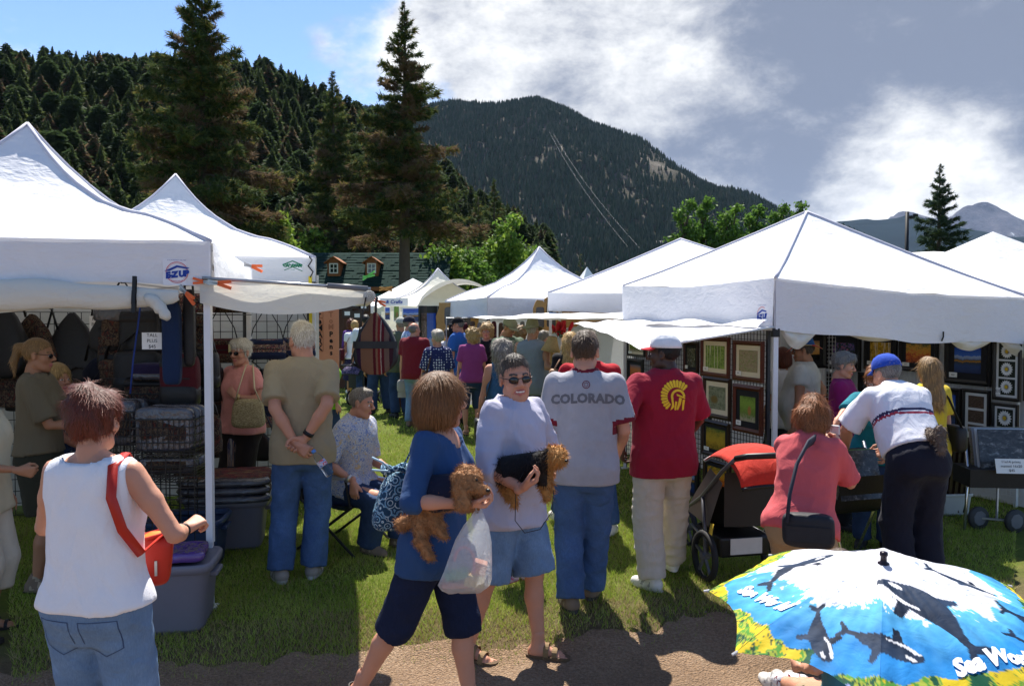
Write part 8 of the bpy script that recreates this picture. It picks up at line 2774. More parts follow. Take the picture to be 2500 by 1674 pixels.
# --- strollers
def stroller(label,loc,rz,red,grey,scale=1.0):
 t = thing('stroller',label,'stroller',(loc[0],loc[1],gzf(*loc)),rz)
 t.scale = (scale,) * 3
 tyre,hub,tube_ = M('stroller_tyre',(0.02,0.02,0.022),0.75),M('stroller_spoke',(0.10,0.10,0.11),0.4),M('stroller_tube',(0.10,0.10,0.11),0.35,0.1,metal=0.4)
 for x,y,r in ((-0.29,0,0.195),(0.29,0,0.195),(0,0.92,0.165)):
  w = MB().lathe([(r * 0.80,-0.018),(r * 0.95,-0.022),(r,0.0),(r * 0.95,0.022),(r * 0.80,0.018),(r * 0.78,0),(r * 0.80,-0.018)],30,(x,y,r),(1,0,0)).build('wheel',tyre,t,True)
  s = MB()
  for i in range(5):
   a = 2 * math.pi * i / 5 + 0.3
   s.bar((x,y,r),(x,y + 0.8 * r * math.cos(a),r + 0.8 * r * math.sin(a)),0.018)
  s.lathe([(0.0,-0.035),(0.03,-0.03),(0.03,0.03),(0.0,0.035)],10,(x,y,r),(1,0,0))
  s.build('spokes',hub,w)
 for s in (-1,1):
  MB().tube([(s * 0.06,0.92,0.165),(s * 0.20,0.55,0.42),(s * 0.26,0.12,0.62),(s * 0.26,-0.22,0.88),(s * 0.25,-0.40,1.0)],0.016,8).build('frame_tube',tube_,t,True)
  MB().tube([(s * 0.26,0.10,0.62),(s * 0.28,0.02,0.4),(s * 0.27,0.0,0.195)],0.015,8).build('rear_strut',tube_,t,True)
  MB().tube([(s * 0.27,0.0,0.30),(s * 0.22,0.38,0.34)],0.012,8).build('side_rail',tube_,t,True)
 MB().tube([(-0.25,-0.40,1.0),(-0.22,-0.50,1.03),(0.22,-0.50,1.03),(0.25,-0.40,1.0)],0.022,10).build('handlebar',BLACKP,t,True)
 MB().tube([(-0.27,0,0.195),(0.27,0,0.195)],0.012,8).build('axle',tube_,t,True)
 MB().grid(lambda a,b: (-0.21 + 0.42 * a,0.50 - 0.62 * b,0.40 + 0.06 * (1 - math.sin(math.pi * a)) + 0.55 * max(0,b - 0.45) ** 1.1 - 0.05 * math.sin(math.pi * b)),10,14).build('seat',BLACKP,t,True)
 for s in (-1,1):
  MB().raw([(s * 0.225,0.48,0.44),(s * 0.235,0.05,0.40),(s * 0.24,-0.18,0.78),(s * 0.24,0.02,0.86),(s * 0.235,0.30,0.60)],[(0,1,2,3,4)]).build('side_panel',grey,t)
 MB().grid(lambda a,b: (-0.23 + 0.46 * a,-0.19 - 0.03 * math.sin(math.pi * a),0.46 + 0.40 * b),8,6).build('seat_back',BLACKP,t,True)
 can = MB()
 def dome_(a,b):
  an = math.pi * (0.06 + 0.70 * b)
  return ((2 * a - 1) * 0.26,-0.05 - 0.34 * math.cos(math.pi - an) * 1.0 * -1 - 0.12,0.76 + 0.30 * math.sin(an) * (1 - 0.30 * abs(2 * a - 1) ** 2.5))
 can.grid(dome_,16,16)
 solidify(can.build('canopy',red,t,True),0.006)
 MB().tube([dome_(a,1.0) for a in np.linspace(0,1,12)],0.012,6).build('canopy_edge',M('stroller_piping',(0.5,0.5,0.5)),t,True)
 MB().tube([dome_(a,0.0) for a in np.linspace(0,1,12)],0.014,6).build('canopy_edge',BLACKP,t,True)
 MB().box((0,-0.30,0.93),(0.34,0.16,0.09)).build('console',BLACKP,t,bevel=0.02)
 MB().box((0.10,-0.32,0.985),(0.12,0.08,0.03)).build('console_pouch',M('pouch_grey',(0.3,0.3,0.34)),t,bevel=0.01)
 MB().box((0,0.12,0.27),(0.40,0.40,0.16),None,1.1).build('basket',BLACKP,t,bevel=0.02)
 MB().box((0,-0.10,0.28),(0.26,0.006,0.12)).build('basket_label',M('basket_white',(0.55,0.53,0.5)),t)
 MB().tube([(-0.24,-0.02,0.44),(-0.28,-0.06,0.34),(-0.25,-0.04,0.24)],0.014,8).build('brake_strap',M('brake_yellow',(0.62,0.42,0.04)),t,True)
 return t
stroller('red and black jogging stroller parked by the tent post',(1.62,5.78),0.22,cloth('stroller_red',(0.52,0.035,0.02)),M('stroller_sand',(0.13,0.105,0.095)),0.93)
stroller('small dark baby stroller far down the aisle',(X(880,17.2),17.2),-0.4,pattern('stroller_print',[(0.03,0.03,0.06),(0.06,0.05,0.12),(0.2,0.15,0.25)],20),BLACKP,0.85)
# --- folding chair of the seated man
def chair():
 P = PEOPLE['seated']
 o = P['obj']
 t = thing('folding_chair','black folding camp chair under the man in the floral shirt','chair',o.location,o.rotation_euler.z)
 MB().grid(lambda a,b: (-0.25 + 0.5 * a,-0.22 + 0.46 * b,0.385 - 0.03 * math.sin(math.pi * a)),8,6).build('seat',BLK,t,True)
 MB().grid(lambda a,b: (-0.25 + 0.5 * a,-0.24 - 0.07 * b,0.40 + 0.42 * b),8,6).build('backrest',BLK,t,True)
 for s in (-1,1):
  MB().tube([(s * 0.27,-0.30,0),(s * 0.27,0.24,0.40)],0.012,6).build('leg',BLACKP,t)
  MB().tube([(s * 0.27,0.26,0),(s * 0.27,-0.24,0.42),(s * 0.27,-0.32,0.84)],0.012,6).build('leg',BLACKP,t)
  MB().box((s * 0.29,0.0,0.62),(0.06,0.42,0.03)).build('armrest',M('armrest_grey',(0.35,0.35,0.35)),t,bevel=0.01)
  MB().tube([(s * 0.28,0.18,0.61),(s * 0.27,0.22,0.38)],0.010,6).build('arm_post',BLACKP,t)
chair()
# --- dogs
def fur(name,col):
 if name in _MATS:
  return _MATS[name]
 t = NT(name)
 n = t.noise(t.coord('Object'),30,4,0.7)
 _MATS[name] = t.bsdf(t.mix(n,tuple(x * 0.6 for x in col),tuple(min(1,x * 1.5) for x in col)),0.75,0,0.2)
 return _MATS[name]
def dog(label,prims,coat,furm,coatm,seed,lum_amp,strands,slen,base,group='small dogs carried at the fair',eyes=(),nose=None,res=0.0075,curl=0.003,up=0.6,zone=None,name='dog',harness=None):
 base = Vector(base)
 rel = lambda p: np.array(Vector(p) - base)
 g = Grid(np.min([rel(p[0]) - p[2] for p in prims] + [rel(p[1]) - p[3] for p in prims],0) - 0.03,np.max([rel(p[0]) + p[2] for p in prims] + [rel(p[1]) + p[3] for p in prims],0) + 0.03,res)
 for a,b,ra,rb in prims:
  g.add(Cap(rel(a),rel(b),ra,rb),0.018)
 g.disp(lump(seed,lum_amp,160))
 V,F = g.mesh()
 r = np.random.default_rng(seed)
 N = normals(V,F)
 i = r.choice(len(V),min(strands,len(V)),replace=False)
 Dd = N[i] * up + r.normal(0,0.45,(len(i),3)) + np.array((0,0,-0.35))
 Dd /= np.linalg.norm(Dd,axis=1,keepdims=True)
 sv,sf = ribbons(V[i],Dd,r.normal(size=(len(i),3)),slen,0.0035,3,0.5,r,curl)
 mi = np.zeros(len(F),int)
 if zone:
  c = V[F].mean(1) + np.array(base)
  mi = zone(c)
  mv = np.zeros(len(V),int)
  mv[F.ravel()] = np.repeat(mi,4)
  ms = np.repeat(mv[i],1)
  sm = np.tile(ms,3)
 else:
  sm = 0
 V2,F2,I2 = join([(V,F,mi),(sv,sf,sm)])
 o = tag(link(name,mesh_np(V2,F2,True,I2),furm,None,base),label,'dog',group)
 if coat:
  g = Grid(np.min([rel(p[0]) - p[2] for p in coat] + [rel(p[1]) - p[3] for p in coat],0) - 0.03,np.max([rel(p[0]) + p[2] for p in coat] + [rel(p[1]) + p[3] for p in coat],0) + 0.03,res)
  for k,(a,b,ra,rb) in enumerate(coat):
   d = rel(b) - rel(a)
   q = Clip(Clip(Cap(rel(a),rel(b),ra,rb),rel(b),d),rel(a),-d) if k == 0 else Cap(rel(a),rel(b),ra,rb)
   g.add(q,0.015)
  g.disp(wrinkle(seed,0.004,60,120,4))
  Vc,Fc = g.mesh()
  link('coat',mesh_np(Vc,Fc,True),coatm,o)
 for e in eyes:
  V,F = superell(0.013,0.013,0.013,1,1,10,6,rel(e))
  link('eye',mesh_np(V,F,True),M('dog_eye',(0.01,0.008,0.006),0.1),o)
 if nose is not None:
  V,F = superell(0.018,0.018,0.014,0.8,0.8,10,6,rel(nose))
  link('nose',mesh_np(V,F,True),M('dog_nose',(0.01,0.008,0.008),0.3),o)
 return o
APR = fur('apricot_fur',(0.31,0.15,0.065))
_a = lambda u,v,y: at(u * D,v * D,y)
dog('curly apricot poodle in a navy coat carried by the woman in navy',[
 (_a(985,1135,3.71),_a(1050,1125,3.67),0.075,0.070),(_a(1050,1125,3.67),_a(1068,1100,3.63),0.055,0.058),(_a(1068,1093,3.63),_a(1074,1100,3.60),0.060,0.052),(_a(1080,1112,3.58),_a(1112,1122,3.57),0.030,0.018),
 (_a(1050,1090,3.57),_a(1058,1150,3.56),0.028,0.036),(_a(1088,1096,3.64),_a(1092,1140,3.62),0.022,0.028),(_a(980,1160,3.71),_a(1000,1205,3.69),0.045,0.030),(_a(1000,1205,3.69),_a(1020,1225,3.67),0.024,0.018),
 (_a(965,1180,3.71),_a(962,1235,3.69),0.045,0.026),(_a(962,1235,3.69),_a(985,1270,3.67),0.026,0.022),(_a(975,1185,3.73),_a(918,1198,3.75),0.022,0.032),(_a(1060,1150,3.63),_a(1085,1160,3.62),0.030,0.024)],
 [(_a(985,1130,3.71),_a(1048,1122,3.67),0.086,0.080)],[APR],cloth('dog_coat_navy',(0.010,0.012,0.03)),5,0.005,5200,0.018,_a(1000,1160,3.71),eyes=(_a(1090,1097,3.55),),nose=_a(1116,1121,3.265),curl=0.006,up=0.9)
YTAN,YBLK = fur('terrier_tan',(0.42,0.20,0.06)),fur('terrier_black',(0.03,0.022,0.018))
dog('small tan and black terrier in a black coat carried by the smiling man',[
 (_a(1160,1078,4.29),_a(1240,1062,4.25),0.072,0.066),(_a(1240,1062,4.25),_a(1262,1048,4.20),0.045,0.050),(_a(1270,1042,4.19),_a(1274,1044,4.16),0.054,0.048),(_a(1280,1050,4.14),_a(1291,1053,4.12),0.028,0.016),
 (_a(1259,1028,4.17),_a(1257,1016,4.17),0.016,0.006),(_a(1283,1028,4.19),_a(1284,1018,4.19),0.016,0.006),(_a(1165,1100,4.27),_a(1176,1150,4.23),0.042,0.020),(_a(1150,1100,4.33),_a(1164,1140,4.31),0.036,0.018),
 (_a(1240,1085,4.23),_a(1252,1138,4.20),0.040,0.020),(_a(1250,1080,4.27),_a(1260,1125,4.25),0.030,0.016)],
 [(_a(1155,1078,4.29),_a(1243,1061,4.25),0.080,0.070)],[YTAN,YBLK],cloth('dog_coat_black',(0.008,0.008,0.010)),6,0.003,4600,0.028,_a(1200,1080,4.27),eyes=(_a(1283,1044,4.12),_a(1291,1043,4.15)),nose=_a(1295,1053,4.11),curl=0.001,up=0.5,
 zone=lambda c: np.where(c[:,0] < _a(1252,1050,4.20).x - 0.0,np.where(c[:,2] < _a(1200,1105,4.27).z,0,1),0))
def leash():
 P = [_a(1200,1075,4.19),_a(1180,1110,4.17),_a(1178,1190,4.15),_a(1200,1218,4.14),_a(1235,1210,4.15),_a(1262,1170,4.17),_a(1266,1120,4.19)]
 pts = []
 for i in range(len(P) - 1):
  for s in np.linspace(0,1,5,endpoint=False):
   pts.append(P[i].lerp(P[i + 1],s))
 tag(MB().tube(pts + [P[-1]],0.0022,5).build('leash',BLACKP,None,True),'thin black leash looping below the terrier','leash')
leash()
dog('shaggy grey dog held under the arm of the white polo man',[
 (_a(2150,985,5.40),_a(2154,1030,5.36),0.036,0.024),(_a(2140,1000,5.45),_a(2110,985,5.7),0.036,0.05)],
 None,[fur('grey_fur',(0.13,0.10,0.08))],None,7,0.004,2600,0.024,_a(2150,1060,5.6),up=0.4,curl=0.002)
# --- bags and things in hands
def plastic_bag():
 c = _a(1062,1260,3.58)
 t = thing('plastic_bag','thin white plastic carrier bag with colourful things inside, hanging from her hand','bag',c)
 pl = NT('thin_plastic')
 v = pl.coord('Object')
 n = pl.noise(v,20,5,0.6,1.5)
 pm = pl.bsdf((0.80,0.83,0.86),0.3,0,0.5,pl.bump(n,0.9,0.02),0.45,None,0.5)
 rows = [(1170,1085,1104,0.012),(1180,1078,1106,0.02),(1205,1060,1115,0.045),(1240,1040,1121,0.075),(1285,1022,1121,0.095),(1320,1008,1120,0.095),(1335,1003,1117,0.085),(1346,1010,1105,0.06),(1352,1030,1060,0.02)]
 V,F = [],[]
 n_ = 26
 rr = np.random.default_rng(3)
 ph = rr.uniform(0,6.3,4)
 for j,(y,x0,x1,d) in enumerate(rows):
  a0,a1 = _a(x0,y,3.58) - c,_a(x1,y,3.58) - c
  m,w = (a0 + a1) / 2,(a1.x - a0.x) / 2
  for i in range(n_):
   a = 2 * math.pi * i / n_
   q = 1 + 0.05 * math.sin(5 * a + ph[0] + j * 0.3) + 0.04 * math.sin(9 * a + ph[1])
   V.append((m.x + w * q * sp(math.cos(a),0.8),m.y + d * q * sp(math.sin(a),0.8),m.z + 0.006 * math.sin(4 * a + j)))
 for j in range(len(rows) - 1):
  for i in range(n_):
   F.append((j * n_ + i,j * n_ + (i + 1) % n_,(j + 1) * n_ + (i + 1) % n_,(j + 1) * n_ + i))
 F.append(tuple(range((len(rows) - 1) * n_,len(rows) * n_)))
 link('bag_film',mesh_np(V,F,True),pm,t)
 for s in (-1,1):
  MB().tube([_a(1095 + 6 * s,1176,3.58) - c,_a(1094 + 5 * s,1160,3.59) - c,_a(1096,1150,3.60) - c],0.010,6,True,0.004).build('handle',pm,t,True)
 for i,(x,y,w,h,col) in enumerate(((1045,1312,0.10,0.035,(0.12,0.30,0.16)),(1042,1333,0.12,0.03,(0.55,0.25,0.22)),(1085,1325,0.09,0.05,(0.60,0.45,0.20)),(1096,1300,0.06,0.07,(0.70,0.35,0.25)))):
  MB().box(_a(x,y,3.57 + 0.02 * (i % 2)) - c,(w,0.07,h),Matrix.Rotation(0.15 * (i - 1),4,'Y')).build('content',M('bag_thing_%d' % i,col,0.6),t,bevel=0.006)
 MB().tube([_a(1062 + 22 * math.cos(a),1282 + 32 * math.sin(a),3.53) - c for a in np.linspace(math.pi,2 * math.pi,12)] + [_a(1084,1310,3.53) - c],0.006,6,False).build('content',M('bag_ring',(0.60,0.22,0.24),0.6),t)
plastic_bag()
def quilted_bag():
 c = _a(895,1140,3.95)
 t = thing('quilted_bag','blue paisley quilted bag slung behind the woman in navy','bag',c,0.3)
 q = NT('paisley_cloth')
 v = q.coord('Object')
 vo = q.n('ShaderNodeTexVoronoi')
 q.l(v,vo.inputs['Vector'])
 vo.inputs['Scale'].default_value = 24
 rings = q.math('SINE',q.math('MULTIPLY',vo.outputs['Distance'],22))
 cc = q.ramp(q.math('MULTIPLY_ADD',rings,0.35,q.math('MULTIPLY',q.noise(v,30,3,0.6),0.6)),[(0.05,(0.015,0.05,0.10)),(0.30,(0.03,0.18,0.34)),(0.42,(0.10,0.045,0.025)),(0.52,(0.50,0.62,0.66)),(0.62,(0.04,0.24,0.42))],'CONSTANT')
 qm = q.bsdf(cc,0.85,0,0.2,q.bump(q.noise(v,24,3,0.5),0.5,0.02))
 V,F = superell(0.16,0.16,0.30,0.55,0.6,24,16,lum=lump(4,0.02,22))
 V[:,0] *= np.interp(V[:,2],[-0.15,0.05,0.15],[1.15,1.0,0.6])
 V[:,0] += np.interp(V[:,2],[-0.15,0.15],[-0.02,0.05])
 link('body',mesh_np(V,F,True),qm,t)
 MB().tube([(0.02 + 0.06 * math.cos(a),0.06 * math.sin(a),0.145 + 0.012 * math.sin(3 * a)) for a in np.linspace(0,2 * math.pi,16)],0.014,6,False).build('gathered_rim',qm,t,True)
 for s in (-1,1):
  MB().tube([(0.0,-0.05,0.14),(-0.05,-0.06,0.17 + 0.02 * s),(-0.10,-0.05,0.185 + 0.03 * s)],0.005,6).build('drawstring',M('cord_aqua',(0.35,0.5,0.6)),t,True)
 MB().tube([(0.05,0,0.14),(0.12,-0.02,0.28),(0.20,-0.02,0.38)],0.012,6,True,0.005).build('strap',qm,t,True)
quilted_bag()
def straw_bag():
 P = PEOPLE['pink']
 c = _a(568,945,7.05)
 t = thing('straw_bag','cream woven straw shoulder bag under the arm of the woman in pink','bag',c,0.1)
 st = NT('straw')
 v = st.coord('Object',(1,1,2.4))
 n = st.noise(v,70,3,0.7)
 sm = st.bsdf(st.ramp(n,[(0.35,(0.20,0.15,0.07)),(0.55,(0.46,0.37,0.20)),(0.7,(0.60,0.52,0.33))]),0.9,0,0.1,st.bump(n,0.8,0.01))
 V,F = superell(0.30,0.11,0.25,0.45,0.5,24,14)
 V[:,0] *= np.interp(V[:,2],[-0.12,0.12],[1.0,0.82])
 link('body',mesh_np(V,F,True),sm,t)
 sh = P['w'](P['sh'][-1]) + Vector((0,0,0.07)) - c
 for s,dx in ((-1,-0.11),(1,0.11)):
  MB().tube([(dx,-0.02,0.09),Vector((dx * 0.6,-0.06,0.22)),sh + Vector((dx * 0.2,-0.08 * (s < 0),0.01))],0.013,6,True,0.006).build('strap',M('strap_cream',(0.5,0.40,0.24)),t,True)
straw_bag()
def bottle():
 a,b = _a(716,1030,5.46),_a(756,1086,5.44)
 d = (b - a).normalized()
 t = thing('water_bottle','clear water bottle with blue cap held behind the tan polo man','bottle',a)
 L = (b - a).length
 cl = NT('clear_pet')
 g = cl.n('ShaderNodeBsdfGlass')
 g.inputs['Roughness'].default_value = 0.05
 g.inputs['IOR'].default_value = 1.2
 g.inputs[0].default_value = (0.9,0.93,0.95,1)
 cl.l(g.outputs[0],cl.out.inputs[0])
 prof = [(0.0,L),(0.026,L),(0.031,L * 0.95),(0.029,L * 0.7),(0.031,L * 0.5),(0.029,L * 0.42),(0.030,L * 0.35),(0.022,L * 0.2),(0.012,L * 0.1),(0.012,L * 0.04)]
 MB().lathe(prof[::-1],18,(0,0,0),d).build('body',cl.m,t,True)
 MB().lathe([(0.0,-0.004),(0.015,-0.004),(0.015,L * 0.09),(0.0,L * 0.09)],14,(0,0,0),d).build('cap',M('cap_blue',(0.08,0.22,0.55),0.4),t,True)
 MB().lathe([(0.0315,L * 0.42),(0.0315,L * 0.62)],18,(0,0,0),d).build('label',pattern('bottle_label',[(0.6,0.1,0.12),(0.6,0.62,0.7),(0.1,0.2,0.5)],40),t,True)
bottle()
def red_bag():
 c = _a(340,1280,3.30)
 t = thing('red_handbag','open red handbag with orange lining on the arm of the woman in white','bag',c,0.35)
 red = M('red_leather',(0.42,0.022,0.012),0.38,0.12,8,0.25,18)
 V,F = superell(0.20,0.11,0.20,0.35,0.45,24,14)
 V[:,0] *= np.interp(V[:,2],[-0.1,0.1],[0.80,1.0])
 V = V[:,:]
 link('body',mesh_np(V,F,True),red,t)
 MB().tube([(0.085 * math.cos(a) + 0.01,0.042 * math.sin(a),0.10 + 0.018 * math.cos(a)) for a in np.linspace(0,2 * math.pi,20)],0.008,6,False).build('rim',red,t,True)
 MB().grid(lambda a,b: (0.082 * math.cos(2 * math.pi * a) * b + 0.01,0.040 * math.sin(2 * math.pi * a) * b,0.096 + 0.018 * math.cos(2 * math.pi * a) * b + 0.02 * (1 - b)),20,4).build('lining',M('orange_lining',(0.62,0.20,0.02),0.7),t,True)
 MB().box((0.03,-0.06,-0.02),(0.010,0.006,0.06)).build('zip',M('zip_silver',(0.5,0.5,0.5),0.3,metal=0.8),t)
 P = PEOPLE['tank']
 sh = P['w'](P['sh'][1]) + Vector((-0.035,0.0,0.062)) - c
 q = lambda x,y,z: Matrix.Rotation(-0.35,3,'Z') @ Vector((x,y,z))
 MB().tube([q(*(sh + Vector((0,0.10,-0.07)))),q(*(sh + Vector((0,0.03,0.005)))),q(*(sh + Vector((0.0,-0.07,-0.025)))),q(*(sh + Vector((0.015,-0.118,-0.13)))),q(*(sh + Vector((0.045,-0.10,-0.25)))),q(*(sh + Vector((0.075,-0.02,-0.36)))),(0.05,-0.02,0.10)],0.020,6,True,0.005).build('strap',red,t,True)
red_bag()
def crossbag():
 P = PEOPLE['coral']
 c = _a(1848,1212,4.30)
 t = thing('shoulder_bag','black shoulder bag with wide strap on the back of the woman in coral','bag',c,-0.3)
 V,F = superell(0.27,0.10,0.18,0.4,0.5,24,14,lum=lump(3,0.03,18))
 link('body',mesh_np(V,F,True),M('bag_nylon',(0.016,0.016,0.022),0.6,0.3,14,0.3,30),t)
 MB().grid(lambda a,b: (-0.11 + 0.22 * a,-0.052 - 0.006 * math.sin(math.pi * a),0.03 - 0.08 * b),8,3).build('pocket',_MATS['bag_nylon'],t,True)
 q = lambda p: Matrix.Rotation(0.3,3,'Z') @ (p - c)
 pts = [q(_a(1800,1195,4.28)),q(_a(1806,1130,4.31)),q(_a(1822,1062,4.38)),q(_a(1846,1016,4.48)),q(_a(1862,1004,4.60))]
 MB().tube(pts,0.034,6,True,0.010).build('strap',M('strap_navy',(0.025,0.028,0.045),0.8),t,True)
crossbag()
def camera_():
 P = PEOPLE['coral']
 p = P['w']((np.array(P['hand'][1]['c']) + np.array(P['hand'][-1]['c'])) / 2 + np.array((0,0.0,0.03)))
 t = thing('compact_camera','small silver camera held to her face by the woman in coral','camera',p,R(-38))
 MB().box((0,0,0),(0.095,0.028,0.058)).build('body',M('camera_silver',(0.5,0.5,0.52),0.35),t,bevel=0.006)
 MB().lathe([(0.0,0.02),(0.020,0.02),(0.022,0.0),(0.022,-0.02)],14,(0.0,0.03,0),(0,1,0)).build('lens',BLACKP,t,True)
camera_()
def badge():
 P = PEOPLE['magenta']
 p = P['w'](P['fwd']((0,0.17,1.18)))
 t = thing('name_badge','pink name badge on a cord worn by the woman in magenta','badge',p,P['rz'] + math.pi)
 MB().box((0,0,0),(0.075,0.004,0.06)).build('card',M('badge_pink',(0.45,0.03,0.14)),t)
 MB().tube([(0,0,0.03),(-0.06,0.02,0.15),(-0.07,0.10,0.26)],0.003,5).tube([(0,0,0.03),(0.06,0.02,0.15),(0.07,0.10,0.26)],0.003,5).build('cord',M('badge_cord',(0.4,0.35,0.35)),t)
badge()
def small_bag(label,key,mat,side,z,w=0.28,h=0.26,off=(0.20,-0.10)):
 P = PEOPLE[key]
 k = P['k']
 p = P['w']((side * off[0],off[1],z))
 t = thing('shoulder_bag',label,'bag',p,P['rz'],'bags worn in the crowd')
 V,F = superell(0.11,w,h,0.4,0.5,18,10)
 link('body',mesh_np(V,F,True),mat,t)
 s = (np.array(P['sh'][side]) + np.array((-side * 0.05,0,0.065)) - np.array((side * off[0],off[1],z))) * k
 MB().tube([(0,-w * 0.4,h * 0.4),(s[0] * 0.8,s[1] - 0.10,s[2] * 0.75),(s[0],s[1],s[2]),(s[0] * 0.9,s[1] + 0.12,s[2] * 0.7),(0,w * 0.4,h * 0.4)],0.014,6,True,0.005).build('strap',mat,t,True)
BROWNL = M('brown_leather',(0.07,0.03,0.018),0.5,0.3,10)
small_bag('brown leather bag on the shoulder of the polka-dot blouse','dots',BROWNL,-1,0.92,0.30,0.34)
small_bag('black bag on the hip of the woman in the denim dress','denimdress',LEATHER,-1,0.72,0.24,0.26,(0.26,0.0))
small_bag('dark red handbag on the arm of the woman in white top','whitetop',MAROON,-1,1.02,0.28,0.26,(0.28,0.0))
small_bag('dark bag on the shoulder of the woman behind the tent post','postlady',LEATHER,1,1.02)
small_bag('dark bag on the back of the woman in yellow','yellow',LEATHER,1,1.0,0.22,0.22,(0.22,-0.08))
small_bag('tan bag with cream strap on the woman in the black top','blacktop',M('tan_leather',(0.36,0.20,0.11),0.6),-1,1.15,0.2,0.3,(0.18,-0.10))
def cap_in_hand():
 P = PEOPLE['maroon']
 p = P['w'](P['hand'][-1]['c']) + Vector((0,-0.05,-0.10))
 t = thing('carried_cap','grey cap carried in the hand of the man in maroon','cap',p)
 V,F = superell(0.19,0.12,0.24,0.7,0.7,16,10,lum=lump(4,0.05,30))
 link('crown',mesh_np(V,F,True),cloth('cap_grey',(0.32,0.30,0.28)),t)
 MB().grid(lambda a,b: (-0.07 + 0.14 * a,-0.04 - 0.02 * math.sin(math.pi * a),-0.10 - 0.09 * b),6,3).build('bill',_MATS['cap_grey'],t,True)
cap_in_hand()
